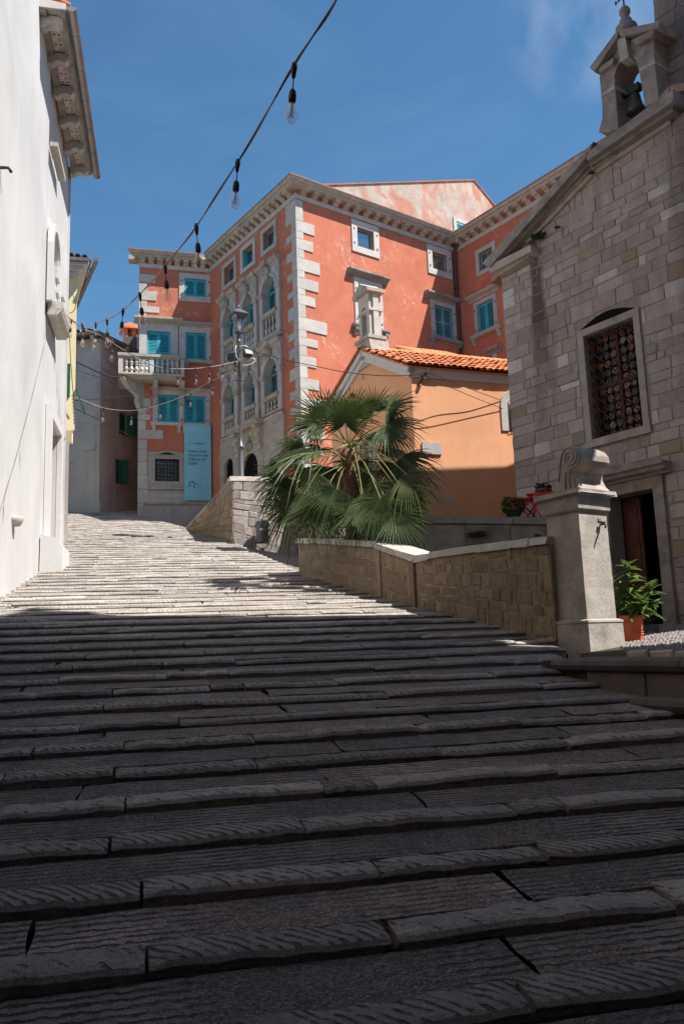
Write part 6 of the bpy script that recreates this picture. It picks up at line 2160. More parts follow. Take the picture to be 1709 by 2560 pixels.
# ------------------------------------------------------------------ the orange chapel
CC = at_depth(1030, 994, 18.2)
zg = zt5 - .3
CS, CFr = Frame(CC, 70.5), Frame(CC, 152)
chap = thing('orange_chapel', 'small bright orange chapel with a new tiled roof and a tiny stone bell gable', 'chapel', Vector((CC.x, CC.y, zg)))
def z19(x, y): return (860 + x * .26148, 670 + y * .26148)
def z8(x, y): return (600 + x * .35714, 930 + y * .35714)
aP, zP = CFr.uv(*z19(205, 790))
zw = CS.uv(1075, 944)[1]
zt = CS.uv(1100, 919, -.14)[1]
kx = CFr.e.dot(CS.e) / CFr.e.dot(CS.i)
Pap = CFr.P(aP, 0, zP)
yr = (Pap - CC).dot(CS.i)
aLc = 2 * aP
LS = 6.0
dr = R4(CFr, z8(845, 600), z8(938, 600), z8(890, 478), z8(890, 840))
mb = MB().grid_wall(aLc, 0, zg - .5, zw, [dr], .2)
mb.add([(aLc, 0, zw), (0, 0, zw), (aP, 0, zP - .08)], [(0, 1, 2)])
part('front_wall', mb, MAT['orange'], chap, CFr)
sw0 = CS.uv(1252, 1050)[0]
swz0, swz1 = CS.uv(1257, 1077)[1], CS.uv(1262, 985)[1]
mb = MB().grid_wall(0, LS, zg - .5, zw, [], .2)
part('side_wall', mb, MAT['orange'], chap, CS)
pts = [CC + CS.i * .4 + CS.e * .35, CC + CS.e * LS + CS.i * .2, CFr.P(aLc, 0, 0) + CS.e * LS, CFr.P(aLc, 0, 0) + CS.e * .35]
part('core', MB().prism_xy([(p.x - chap.location.x, p.y - chap.location.y) for p in pts], zg - .5 - zg, zw - zg - .05), MAT['orange'], chap, None, chap.location)
# roof: board, verge trim, separate barrel tiles
sl = math.hypot(yr + .13, zP - zt)
up = Vector((0, (yr + .13) / sl, (zP - zt) / sl))
bd = MB()
x0e, x0r = -.13 * kx - .16, yr * kx - .16
bd.add([(x0e, -.13, zt - .05), (LS, -.13, zt - .05), (LS, yr, zP - .02), (x0r, yr, zP - .02), (x0e, -.13, zt - .01), (LS, -.13, zt - .01), (LS, yr, zP + .02), (x0r, yr, zP + .02)],
       [(3, 2, 1, 0), (4, 5, 6, 7), (0, 1, 5, 4), (2, 3, 7, 6), (3, 0, 4, 7)])
x2 = 2 * yr
bd.add([(x0r, yr, zP + .02), (LS, yr, zP + .02), (LS, x2 + .13, zt), (x2 * kx - .16, x2 + .13, zt)], [(0, 1, 2, 3)])
roofc = part('roof', bd, MAT['tile'], chap, CS)
pitch = .158
nrow = 6
rl_ = (sl + .06) / nrow
tm = MB()
vs, fs = [], []
for j, (yy, rr, dz) in enumerate(((0, .088, .012), (rl_ * 1.12, .070, .0))):
    for i in range(8):
        an = math.pi * i / 7
        vs.append((rr * math.cos(an), yy, rr * .75 * math.sin(an) + dz))
    for i in range(8):
        an = math.pi * i / 7
        vs.append(((rr - .014) * math.cos(an), yy, (rr - .014) * .75 * math.sin(an) + dz))
for i in range(7):
    fs += [(i, i + 1, 16 + i + 1, 16 + i), (8 + i, 16 + 8 + i, 16 + 8 + i + 1, 8 + i + 1), (i, 8 + i, 8 + i + 1, i + 1)]
tm.add([(x, y, z) for x, y, z in vs], [tuple(reversed(f)) for f in fs], False)
tme = tm.mesh('tile', MAT['tile'])
pan = MB()
pan.add([(-.07, 0, .03), (-.03, 0, .008), (.03, 0, .008), (.07, 0, .03), (-.07, rl_ * 1.1, .03), (-.03, rl_ * 1.1, .0), (.03, rl_ * 1.1, .0), (.07, rl_ * 1.1, .03)], [(0, 1, 5, 4), (1, 2, 6, 5), (2, 3, 7, 6)])
pme = pan.mesh('tile', MAT['tile'])
tilt = math.atan2(zP - zt, yr + .13)
rt = random.Random(12)
nt_ = 0
for rw in range(nrow):
    y = -.17 + (yr + .13) * rw / nrow
    z = zt + (zP - zt) * rw / nrow
    x = y * kx - .10
    cidx = 0
    while x < LS - .1 and nt_ < 299:
        for me, dx in ((tme, 0), (pme, pitch / 2)):
            if me is pme and rw > 0: continue
            o = sub('tile', me, None, roofc, (x + dx + rt.uniform(-.006, .006), y + rt.uniform(-.012, .012), z + .012 + (rt.uniform(-.004, .006))))
            o.rotation_euler = (tilt - .02, 0, rt.uniform(-.02, .02))
            nt_ += 1
        x += pitch
rg_ = MB()
x = yr * kx - .1
while x < LS:
    t_ = MB().lathe([(.10, 0), (.085, .4)], (0, 0, 0), 8, 0, math.pi)
    rg_.add([(z_ + x, yr + x_, zP + .04 + y_ * .8) for x_, y_, z_ in t_.v], t_.f, True)
    x += .34
sub('ridge_tiles', rg_, MAT['tile'], roofc)
# coved white cornice under the eave and along the gable
cove = [(.02, zw - .02), (-.03, zw - .02), (-.045, zw + (zt - zw) * .3), (-.07, zw + (zt - zw) * .62), (-.10, zt - .07), (-.105, zt - .045), (.02, zt - .045)]
part('eave_cornice', MB().prism_yz(cove, -.0, LS), MAT['white_paint'], chap, CS)
vt = MB()
for (xa, za_), (xb, zb_) in (((aLc - .3, zt - .02), (aP, zP)), ((aP, zP), (.12, zt - .03))):
    d_ = Vector((xb - xa, zb_ - za_)).normalized()
    nn = Vector((-d_.y, d_.x))
    vt.prism_xz([(xa - nn.x * .26, za_ - nn.y * .26), (xb - nn.x * .26, zb_ - nn.y * .26), (xb, zb_), (xa, za_)], -.07, .05)
    vt.prism_xz([(xa - nn.x * .13, za_ - nn.y * .13), (xb - nn.x * .13, zb_ - nn.y * .13), (xb, zb_), (xa, za_)], -.14, .05)
part('gable_cornice', vt, MAT['white_paint'], chap, CFr)
lt = MB()
n_ = 9
for i in range(n_):
    f = i / n_
    xa, za_ = aLc - .35 + (aP - aLc + .3) * f, zt + .02 + (zP - zt) * f
    lt.add([(xa, -.18, za_), (xa + (aP - aLc) / n_ * 1.1, -.18, za_ + (zP - zt) / n_ * 1.1), (xa + (aP - aLc) / n_ * 1.1, .3, za_ + (zP - zt) / n_ * 1.1 + .03), (xa, .3, za_ + .03),
            (xa, -.18, za_ + .07), (xa + (aP - aLc) / n_ * 1.1, -.18, za_ + (zP - zt) / n_ * 1.1 + .05), (xa + (aP - aLc) / n_ * 1.1, .3, za_ + (zP - zt) / n_ * 1.1 + .08), (xa, .3, za_ + .10)],
           [(3, 2, 1, 0), (4, 5, 6, 7), (0, 1, 5, 4), (3, 0, 4, 7)])
part('verge_tiles', lt, MAT['tile'], chap, CFr)
# door with pale frame, glazed leaf and a grey stone hood; lamp bracket; vent; plaque
w_ = part('door', surround(dr, .13, -.03, sides=(1, 1, 1, 0)), MAT['trim'], chap, CFr)
sub('door_leaf', MB().box(dr[0], dr[1], .1, .14, dr[2], dr[3]), plain('grey_green_glass', (0.13, 0.145, 0.12), 0.2, 0.6, bump=0), w_)
sub('mullion', MB().box((dr[0] + dr[1]) / 2 - .03, (dr[0] + dr[1]) / 2 + .03, .08, .099, dr[2], dr[3]), MAT['white_paint'], w_)
hz0 = CFr.uv(*z8(870, 265))[1]
n_ = 8
sub('lintel', MB().prism_xz([(dr[0] - .3, hz0 - .12), (dr[1] + .3, hz0 - .12)] + [(dr[1] + .3 - (dr[1] - dr[0] + .6) * t / n_, hz0 - .02 + .14 * math.sin(math.pi * t / n_)) for t in range(n_ + 1)], -.14, .02), MAT['dktrim'], w_)
la, lz = CFr.uv(*z8(812, 185))
mb = MB().tube([(la, 0, lz), (la + .1, -.25, lz + .02), (la + .35, -.3, lz)], .012, 5).tube([(la + .02, 0, lz - .1), (la + .3, -.28, lz)], .010, 5)
mb.lathe([(.05, -.12), (.07, -.02), (.02, .0)], (la + .35, -.3, lz), 8)
part('lamp_bracket', mb, MAT['iron'], chap, CFr)
va, vz = CFr.uv(*z19(180, 1043))
mb = MB().lathe([(.042, -.02), (.042, .02)], (0, 0, 0), 10)
mb.v = [(x + va, z - .0, y * 1.7 + vz) for x, y, z in mb.v]
part('vent', mb, MAT['base'], chap, CFr)
r = R4(CS, (1054, 1122), (1102, 1122), (1078, 1107), (1078, 1136))
part('plaque', MB().box(r[0], r[1], -.035, .01, r[2], r[3]), MAT['band'], chap, CS)
ca_ = sw0 + .44
mb = MB()
w_ = part('side_window', arch_slab(mb, sw0, ca_ + .44, swz0, swz1 + .12, ca_, .26, swz1 - .30, -.03, .01) if False else arch_ring(mb, ca_, .24, .2, swz0, swz1 - .30, -.03, .01), MAT['trim'], chap, CS)
sub('pane', MB().prism_xz([(ca_ - .24, swz0), (ca_ + .24, swz0), (ca_ + .24, swz1 - .3), (ca_, swz1 - .06), (ca_ - .24, swz1 - .3)], -.01, .005), MAT['pane'], w_)
gt = MB()
for i in range(6):
    gt.tube([(ca_ - .24 + i * .09, -.04, swz0), (ca_ - .24 + i * .09, -.04, swz1 - .2)], .008, 4)
    gt.tube([(ca_ - .24, -.045, swz0 + i * .1), (ca_ + .24, -.045, swz0 + .2 + i * .1)], .008, 4)
sub('grille', gt, MAT['iron'], w_)
for (l_, r__, t_, b_) in (((1097, 1250), (1112, 1250), (1105, 1238), (1105, 1258)), ((1117, 1248), (1136, 1248), (1126, 1240), (1126, 1258))):
    q = R4(CS, l_, r__, t_, b_)
    cx_, cz_ = (q[0] + q[1]) / 2, (q[2] + q[3]) / 2
    pg = [(cx_ + (q[1] - q[0]) / 2 * math.cos(t * math.pi / 5) * rt.uniform(.6, 1.1), cz_ + (q[3] - q[2]) / 2 * math.sin(t * math.pi / 5) * rt.uniform(.6, 1.1)) for t in range(10)]
    part('flaked_patch', MB().prism_xz(pg, -.004, .002), MAT['band'], chap, CS)
# stone bell gable on the ridge
ba0, ba1 = CFr.uv(*z19(140, 500))[0], CFr.uv(*z19(240, 480))[0]
bz0 = CFr.uv(*z19(240, 655))[1]
bz1 = CFr.uv(*z19(238, 222))[1]
bzp = zP - .45
sdF = Frame(CFr.P(ba1, 0, 0), 62)
T_ = max(.3, sdF.uv(*z19(352, 480))[0])
bc, bh = (ba0 + ba1) / 2, (ba1 - ba0) / 2
mb = MB()
o0 = bh * .46
bzs_ = bz0 + (bz1 - bz0) * .62
mb.box(ba0, bc - o0, 0, T_, bz0, bzs_).box(bc + o0, ba1, .0, T_, bz0, bzs_)
n_ = 8
inn = [(bc - o0 * math.cos(math.pi * t / n_), bzs_ + o0 * math.sin(math.pi * t / n_)) for t in range(n_ + 1)]
for t in range(n_):
    xa = ba0 if t == 0 else inn[t][0]
    xb = ba1 if t == n_ - 1 else inn[t + 1][0]
    mb.prism_xz([inn[t], inn[t + 1], (xb, bz1), (xa, bz1)] if 0 < t < n_ - 1 else ([(ba0, bzs_), inn[0], inn[1], (inn[1][0], bz1), (ba0, bz1)] if t == 0 else [inn[n_ - 1], inn[n_], (ba1, bzs_), (ba1, bz1), (inn[n_ - 1][0], bz1)]), 0, T_)
bgc = part('bell_gable', mb, MAT['trim'], chap, CFr, label='tiny pale stone bell gable on the chapel roof')
sub('side_pilaster', MB().box(ba1 + .002, ba1 + .05, T_ * .3, T_ * .75, bz0, bz1).box(ba0, ba1 + .06, -.03, T_ + .03, bzs_ - .04, bzs_ + .02), MAT['trim'], bgc)
pl = MB()
pl.prism_xz([(ba0 - .14, bzp), (ba1 + .20, bzp), (ba1 + .16, bzp + .2), (ba1 + .05, bz0 - .06), (ba0 - .05, bz0 - .06)], -.06, T_ + .14)
pl.box(ba0 - .10, ba1 + .08, -.10, T_ + .10, bz0 - .058, bz0 + .03)
sub('plinth', pl, MAT['oldtrim'], bgc)
cp_ = MB()
apz = CFr.uv(*z19(232, 108))[1]
cp_.prism_xz([(ba0 - .14, bz1 + .002), (ba1 + .12, bz1 + .002), (ba1 + .12, bz1 + .09), (bc + .07, apz - .06), (bc, apz), (bc - .07, apz - .06), (ba0 - .14, bz1 + .09)], -.10, T_ + .08)
sub('cap', cp_, MAT['oldtrim'], bgc)
bmz = bz0 + (bzs_ - bz0) * .55
mb = MB().lathe([(o0 * .72, -.16), (o0 * .66, -.12), (o0 * .45, .0), (o0 * .36, .1), (0, .13)], (bc, T_ * .5, bmz - .04), 12)
mb.tube([(bc - o0, T_ * .5, bmz + .16), (bc + o0, T_ * .5, bmz + .16)], .025, 5)
sub('bell', mb, MAT['bronze'], bgc)
# older roof ridge showing behind the chapel roof
rp0, rp1 = at_depth(*z19(500, 765), 21.5), at_depth(*z19(1010, 825), 23.0)
ro = thing('tiled_roof', 'short strip of old tiled roof showing just above the chapel roof', 'roof', rp0)
dvec = (rp1 - rp0)
dvec.z = 0
mb = MB()
sidev = Vector((-dvec.y, dvec.x, 0)).normalized()
slope_d = (-sidev * .9 + Vector((0, 0, -.45)))
mb.add([rp0 - rp0, rp1 - rp0, rp1 - rp0 + slope_d * 2, slope_d * 2, rp1 - rp0 + sidev * 2 + Vector((0, 0, -1)), sidev * 2 + Vector((0, 0, -1))], [(3, 2, 1, 0), (0, 1, 4, 5)])
part('slope', mb, MAT['tile'], ro, None, rp0)
nn_ = 12
for i in range(nn_):
    p = (rp1 - rp0) * (i / nn_)
    t_ = MB().lathe([(.09, -.05), (.085, .85)], (0, 0, 0), 7, 0, math.pi)
    sdn = slope_d.normalized()
    ee = dvec.normalized()
    upn = ee.cross(sdn)
    if upn.z < 0: upn = -upn
    mb = MB().add([p + ee * x + upn * y * .8 + sdn * z for x, y, z in t_.v], t_.f, True)
    part('tile', mb, MAT['tile'], ro, None, rp0)

# ------------------------------------------------------------------ palm
TB = Vector((.16, 15.25, 2.9))
TT = at_depth(874, 1125, 15.2)
palm = thing('palm_tree', 'fan palm with drooping green fronds growing behind the garden wall', 'palm tree', TB)
rp = random.Random(31)
mb = MB()
npt = 16
tp_, tr_ = [], []
for i in range(npt + 1):
    t = i / npt
    p = TB.lerp(TT, t) + Vector((.03 * math.sin(t * 4), 0, 0))
    tp_.append(p - TB)
    tr_.append(.125 + .03 * t + (.018 if i % 2 else -.01))
mb.tube(tp_, tr_, 12)
for i in range(260):                          # fibre and cut leaf bases
    t = rp.uniform(.1, 1)
    an = rp.uniform(0, 6.283)
    p = TB.lerp(TT, t) - TB
    d = Vector((math.cos(an), math.sin(an), 0))
    b_ = p + d * .13
    tip = b_ + d * rp.uniform(.03, .10) + Vector((0, 0, rp.uniform(.04, .14)))
    s_ = d.cross(Vector((0, 0, 1))) * rp.uniform(.012, .03)
    mb.add([b_ + s_, b_ - s_, tip], [(0, 1, 2)])
part('trunk', mb, MAT['trunk'], palm, None, TB)

def frond(h, axis, nrm, R, nb, spread, droop, r, root):
    """a fan leaf: folded blades radiating from the hastula h, central blade along axis, blade plane facing nrm; stalk back to the crown"""
    axis = axis.normalized()
    nrm = (nrm - axis * nrm.dot(axis)).normalized()
    side = nrm.cross(axis)
    mb = MB()
    for k_ in range(nb):
        f = (k_ + .5) / nb * 2 - 1
        an = f * spread / 2
        d = axis * math.cos(an) + side * math.sin(an)
        s_ = -axis * math.sin(an) + side * math.cos(an)
        ln = R * (.70 + .30 * math.cos(an * .62)) * r.uniform(.82, 1.10)
        wd = ln * math.sin(spread / nb) * .55
        w_max = min(wd * .42, .0155 * R / .75)
        bend = droop * r.uniform(.7, 1.5)
        twist = r.uniform(-.25, .25)
        if r.random() < .2: bend *= 2.4
        secs = ((.04, .22), (.30, 1.0), (.55, .95), (.80, .55), (1.0, .05))
        vs = []
        for t, wf in secs:
            p = h + d * ln * t
            g = max(0, t - .30) / .7
            p = p + Vector((0, 0, -1)) * bend * ln * g * g + nrm * .04 * R * math.sin(k_ * math.pi) 
            cup = nrm * (.20 * R * (t * t) * abs(f))
            p = p + cup
            hw = w_max * wf
            sv = (s_ * math.cos(twist * t) + nrm * math.sin(twist * t)) * hw
            fold = -nrm * hw * 1.2
            vs += [p - sv + nrm * hw * .2, p + fold, p + sv + nrm * hw * .2]
        fs = []
        for i in range(len(secs) - 1):
            for j in range(2):
                a = i * 3 + j
                fs.append((a, a + 1, a + 4, a + 3))
        mb.add([v - TB for v in vs], fs, False)
    o = part('frond', mb, MAT['palm'], root, None, TB)
    st = TT + Vector((r.uniform(-.05, .05), r.uniform(-.05, .05), r.uniform(-.35, .15)))
    mid = (st + h) / 2 + Vector((0, 0, .12 * (h - st).length))
    q1 = st.lerp(mid, .5) + Vector((0, 0, .03))
    q2 = mid.lerp(h, .5) + Vector((0, 0, .03))
    pm = MB().tube([p - TB for p in (st, q1, mid, q2, h, h + axis * .06)], [.016, .013, .011, .010, .010, .004], 5)
    sub('stalk', pm, MAT['petiole'], o)

toward = Vector((-.05, -1, .12))
# fronds seen in the photograph: hub pixel, tip pixel, distance, facing, spread, droop
FR_ = [((862, 1062), (868, 975), 14.7, (0, -1, -.15), 4.6, .08, .74),
       ((812, 1052), (728, 975), 14.9, (.2, -1, .3), 4.2, .12, .78),
       ((792, 1068), (706, 1040), 15.1, (.1, -.8, .6), 3.9, .25, .75),
       ((797, 1130), (632, 1146), 14.5, (0, -.35, 1), 3.2, .30, 1.15),
       ((830, 1040), (790, 968), 15.5, (0, -1, .1), 4.2, .1, .8),
       ((935, 1030), (905, 970), 15.4, (0, -1, .1), 4.0, .1, .7),
       ((968, 1022), (1040, 985), 15.1, (-.2, -.8, .5), 3.6, .18, .74),
       ((962, 1062), (1066, 1082), 14.8, (-.2, -.8, .6), 3.9, .25, .80),
       ((972, 1078), (985, 1142), 14.9, (-.2, -1, .1), 3.8, .2, .6),
       ((1003, 1142), (1092, 1205), 14.7, (-.1, -.7, .8), 3.3, .25, .85),
       ((985, 1160), (960, 1245), 14.6, (0, -1, .2), 3.6, .2, .7),
       ((1000, 1215), (1020, 1300), 13.85, (-.2, -1, .1), 3.3, .2, .75),
       ((985, 1285), (1070, 1322), 13.7, (-.1, -1, .3), 4.0, .12, .80),
       ((908, 1266), (912, 1352), 14.3, (0, -1, .25), 3.9, .10, .78),
       ((782, 1180), (735, 1255), 14.7, (.1, -.9, .5), 3.7, .25, .85),
       ((760, 1235), (742, 1330), 14.5, (.1, -1, .2), 3.5, .18, .85),
       ((735, 1262), (690, 1345), 14.7, (.2, -1, .3), 3.4, .2, .85),
       ((800, 1262), (790, 1350), 14.4, (0, -1, .15), 3.3, .15, .75),
       ((720, 1215), (676, 1290), 14.9, (.2, -.9, .5), 3.4, .25, .75),
       ((835, 1275), (828, 1345), 14.9, (0, -1, .1), 3.5, .15, .65),
       ((760, 1110), (700, 1108), 15.3, (.1, -.7, .7), 3.5, .3, .7),
       ((950, 1245), (945, 1345), 13.75, (0, -1, .1), 3.6, .15, .75),
       ((1010, 1250), (1062, 1275), 13.8, (-.2, -1, .2), 3.6, .2, .6),
       ((712, 1190), (664, 1262), 14.8, (.2, -.9, .4), 3.6, .25, .72),
       ((905, 1232), (968, 1300), 14.0, (-.1, -1, .2), 3.5, .2, .70),
       ((842, 1222), (806, 1300), 14.4, (.1, -1, .2), 3.5, .2, .70),
       ((1015, 1185), (1072, 1250), 13.9, (-.2, -.9, .4), 3.2, .3, .66),
       ((880, 1040), (872, 985), 15.3, (0, -1, .1), 4.2, .1, .75)]
for hub, tip, Y, nr, sp, dr_, R0 in FR_:
    h = at_depth(*hub, Y)
    tp = at_depth(*tip, Y - .15 + rp.uniform(-.15, .15))
    ax = tp - h
    frond(h, ax, Vector(nr) + Vector((rp.uniform(-.15, .15), 0, rp.uniform(-.1, .1))), max(R0 * .92, ax.length), 34, sp - (.5 if hub[1] > 1100 else .2), dr_ * 1.15, rp, palm)
for k_ in range(7):                            # the far side of the crown
    an = R_(20 + k_ * 22 + rp.uniform(-6, 6))
    el = R_(rp.uniform(-45, 60))
    d = Vector((math.cos(an) * math.cos(el), abs(math.sin(an)) * math.cos(el), math.sin(el)))
    h = TT + d * rp.uniform(.5, .85)
    frond(h, d + Vector((0, 0, -.35)), Vector((-d.x * .3, -d.y * .3, 1)), rp.uniform(.65, .8), 40, 3.7, .28, rp, palm)
for k_ in range(4):                             # dry hanging blades
    an = rp.uniform(0, 6.28)
    p = TT + Vector((math.cos(an) * .14, math.sin(an) * .14 - .02, -.25))
    mb = MB().tube([p - TB, p + Vector((math.cos(an) * .1, -.05, -.3)) - TB, p + Vector((math.cos(an) * .08, -.05, -.6)) - TB], [.012, .01, .004], 4)
    part('dry_stalk', mb, MAT['petiole'], palm, None, TB)

# ------------------------------------------------------------------ street lamp
LP = at_depth(603, 1189, 23.4)
LP.z = zc - .06
lamp = thing('street_lamp', 'tall grey street lamp with a glazed lantern and two floodlights on its pole', 'street lamp', LP)
def lz(y, Y=23.4): return at_depth(600, y, Y).z - LP.z
zr_, zrm, zlb, zlt = lz(1118), lz(940), lz(831), lz(788)
ztop_ = lz(768)
mb = MB().lathe([(.11, 0), (.115, .1), (.085, .16), (.075, zr_ - .12), (.07, zr_ - .1), (.11, zr_ - .03), (.115, zr_ + .02), (.06, zr_ + .07), (.036, zr_ + .3), (.034, zrm - .04), (.05, zrm - .03), (.05, zrm + .03), (.032, zrm + .05), (.03, zlb - .34), (.05, zlb - .30), (.05, zlb - .27), (.03, zlb - .24), (.03, zlb - .05)], (0, 0, 0), 12)
part('pole', mb, MAT['lampmetal'], lamp, None, LP)
mb = MB().tube([(-.19, 0, zrm - .14), (.19, 0, zrm - .14)], .012, 6)
for x in (-.2, .2): mb.lathe([(0, -.02), (.022, 0), (0, .02)], (x, 0, zrm - .14), 6)
part('ladder_bar', mb, MAT['black'], lamp, None, LP)
la_ = R_(28)
def lant(w, z): return [(w * 1.4142 * math.cos(la_ + math.pi / 4 + k_ * math.pi / 2), w * 1.4142 * math.sin(la_ + math.pi / 4 + k_ * math.pi / 2), z) for k_ in range(4)]
wb, wt = .095, .185
b4_, t4_ = lant(wb, zlb), lant(wt, zlt)
mb = MB()
for k_ in range(4):
    mb.tube([b4_[k_], t4_[k_]], .012, 5)
    mb.tube([b4_[k_], b4_[(k_ + 1) % 4]], .014, 5)
    mb.tube([t4_[k_], t4_[(k_ + 1) % 4]], .014, 5)
mb.prism_xy([(x, y) for x, y, z in lant(wb, 0)], zlb - .03, zlb)
for k_ in range(4):
    mb.tube([(.03 * math.cos(la_ + k_ * math.pi / 2), .03 * math.sin(la_ + k_ * math.pi / 2), zlb - .2), (.085 * math.cos(la_ + k_ * math.pi / 2), .085 * math.sin(la_ + k_ * math.pi / 2), zlb - .1), (.07 * math.cos(la_ + k_ * math.pi / 2), .07 * math.sin(la_ + k_ * math.pi / 2), zlb - .02)], .010, 5)
lan = part('lantern', mb, MAT['lampmetal'], lamp, None, LP)
for k_ in range(4):
    j = (k_ + 1) % 4
    sub('glass', MB().add([b4_[k_], b4_[j], t4_[j], t4_[k_]], [(0, 1, 2, 3)]), MAT['lampglass'], lan)
rv = lant(wt + .055, zlt + .012)
rm = lant(.10, zlt + .15)
mb = MB().add(rv + rm + [(0, 0, ztop_)] + lant(wt + .05, zlt - .01), [(0, 1, 5, 4), (1, 2, 6, 5), (2, 3, 7, 6), (3, 0, 4, 7), (4, 5, 8), (5, 6, 8), (6, 7, 8), (7, 4, 8), (12, 11, 10, 9), (0, 9, 10, 1), (1, 10, 11, 2), (2, 11, 12, 3), (3, 12, 9, 0)])
mb.lathe([(.05, 0), (.02, .03), (.025, .05), (.012, .07), (0, .13)], (0, 0, ztop_ - .02), 8)
sub('cap', mb, MAT['lampmetal'], lan)
mb = MB().lathe([(.035, 0), (.05, .08), (.075, .17), (.06, .27), (.03, .33), (0, .35)], (0, 0, zlb + .03), 12)
sub('bulb', mb, MAT['reflector'], lan)
def flood(px, py, yaw, tilt_, sz):
    c = at_depth(px, py, 23.25) - LP
    mb = MB().box(-sz, sz, -.07, .07, -sz * .8, sz * .8).box(-sz * .9, sz * .9, -.085, -.07, -sz * .7, sz * .7)
    for k_ in range(5): mb.box(-sz * .9 + k_ * sz * .4, -sz * .9 + k_ * sz * .4 + .015, .07, .13, -sz * .7, sz * .7)
    o = part('floodlight', mb, MAT['black'], lamp, None, LP)
    o.location = c
    o.rotation_euler = (tilt_, 0, yaw)
    ar = MB().tube([c, Vector((c.x * .4, c.y, c.z + .12)), Vector((0, 0, c.z + .14))], .014, 5)
    part('floodlight_arm', ar, MAT['iron'], lamp, None, LP)
flood(*(540 + 265 * .1533, 640 + 1650 * .1533), R_(-25), R_(-20), .125)
flood(*(540 + 520 * .1533, 640 + 1590 * .1533), R_(30), R_(-25), .12)
mb = MB()
pp = [(540 + x * .1533, 640 + y * .1533) for x, y in ((380, 1480), (460, 1465), (520, 1485))]
mb.tube([at_depth(*p, 23.2) - LP for p in pp], .018, 5)
pp = [(540 + x * .1533, 640 + y * .1533) for x, y in ((560, 1665), (620, 1670), (640, 1710), (590, 1760), (490, 1785), (440, 1775))]
mb.tube([at_depth(*p, 23.2) - LP for p in pp], .016, 5)
pp = [(540 + x * .1533, 640 + y * .1533) for x, y in ((330, 1460), (315, 1520), (320, 1600), (340, 1660), (390, 1700))]
mb.tube([at_depth(*p, 23.2) - LP for p in pp], .014, 5)
part('conduit', mb, MAT['white_paint'], lamp, None, LP)

# ------------------------------------------------------------------ litter bin
bu, bzt_ = F3.uv(655, 1304, -.34)
BP = F3.P(bu, -.34, 0)
bz1_, bz0_ = F3.uv(655, 1303, -.34)[1], F3.uv(655, 1358, -.34)[1]
bg0 = F3.uv(655, 1392, -.34)[1]
bin_ = thing('litter_bin', 'dark grey round litter bin with a pale label on a post against the street wall', 'litter bin', Vector((BP.x, BP.y, bg0)))
H_ = bz1_ - bz0_
mb = MB().lathe([(.165, bz0_ - bg0), (.175, bz0_ - bg0 + .03), (.18, bz1_ - bg0 - .12), (.19, bz1_ - bg0 - .11), (.19, bz1_ - bg0 - .03), (.15, bz1_ - bg0), (0, bz1_ - bg0 + .005)], (0, 0, 0), 18)
part('body', mb, MAT['lampmetal'], bin_, None, bin_.location)
mb = MB().tube([(-.215, 0, bz1_ - bg0 - .12), (-.22, 0, bz0_ - bg0 + .08), (-.17, 0, bz0_ - bg0 - .06), (-.06, 0, bz0_ - bg0 - .15), (.06, 0, bz0_ - bg0 - .15), (.17, 0, bz0_ - bg0 - .06), (.22, 0, bz0_ - bg0 + .08), (.215, 0, bz1_ - bg0 - .12)], .013, 6)
mb.tube([(-.22, 0, bz1_ - bg0 - .12), (-.17, 0, bz1_ - bg0 - .12)], .02, 6).tube([(.22, 0, bz1_ - bg0 - .12), (.17, 0, bz1_ - bg0 - .12)], .02, 6)
part('hoop', mb, MAT['black'], bin_, None, bin_.location)
part('post', MB().lathe([(.045, -.25), (.045, bz0_ - bg0 - .14)], (0, 0, 0), 8), MAT['lampmetal'], bin_, None, bin_.location)
def wrap(pts, rr):                               # on the drum's front, angle and height
    return [(rr * math.sin(a), -rr * math.cos(a), z) for a, z in pts]
zm = (bz1_ + bz0_) / 2 - bg0
rr = .1815
mb = MB()
xs_ = [-.32 + .16 * i for i in range(5)]
q = wrap([(a, zm + .03) for a in xs_] + [(a, zm + .085) for a in xs_], rr)
mb.add(q, [(i, i + 1, 5 + i + 1, 5 + i) for i in range(4)])
part('label', mb, MAT['white_paint'], bin_, None, bin_.location)
for sx in (-1, 1):
    mb = MB().tube([Vector(p) for p in wrap([(sx * .55, zm + .10), (sx * .58, zm + .04), (sx * .55, zm - .01), (sx * .40, zm - .045), (sx * .22, zm - .07), (sx * .15, zm - .10)], rr)], .009, 4)
    part('emblem', mb, MAT['zinc'], bin_, None, bin_.location)

# ------------------------------------------------------------------ potted plants
def leaf_mesh(name, L_, W_, mat, curl=.25):
    secs = [(0, .05), (.18, .55), (.42, 1.0), (.7, .72), (.9, .3), (1.0, .02)]
    vs, fs = [], []
    for t, w in secs:
        z = -curl * L_ * t * t + .10 * L_ * t
        vs += [(-w * W_ / 2, L_ * t, z + .12 * W_ * w), (0, L_ * t, z - .05 * W_), (w * W_ / 2, L_ * t, z + .12 * W_ * w)]
    for i in range(len(secs) - 1):
        for j in range(2):
            a = i * 3 + j
            fs.append((a, a + 1, a + 4, a + 3))
    return MB().add(vs, fs, True).mesh(name, mat)
PP = at_depth(1584, 1612, 10.15)
pp_ = thing('potted_plant', 'leafy green plant in a round terracotta pot beside the fountain', 'potted plant', PP)
mb = MB().lathe([(.105, .03), (.115, .06), (.122, .2), (.128, .30), (.150, .305), (.150, .355), (.13, .36), (.12, .33), (0, .32)], (0, 0, 0), 24)
for z in (.12, .15, .18): mb.lathe([(.119 + z * .03, z), (.123 + z * .03, z + .005), (.119 + z * .03, z + .01)], (0, 0, 0), 24)
part('pot', mb, MAT['pot'], pp_, None, PP)
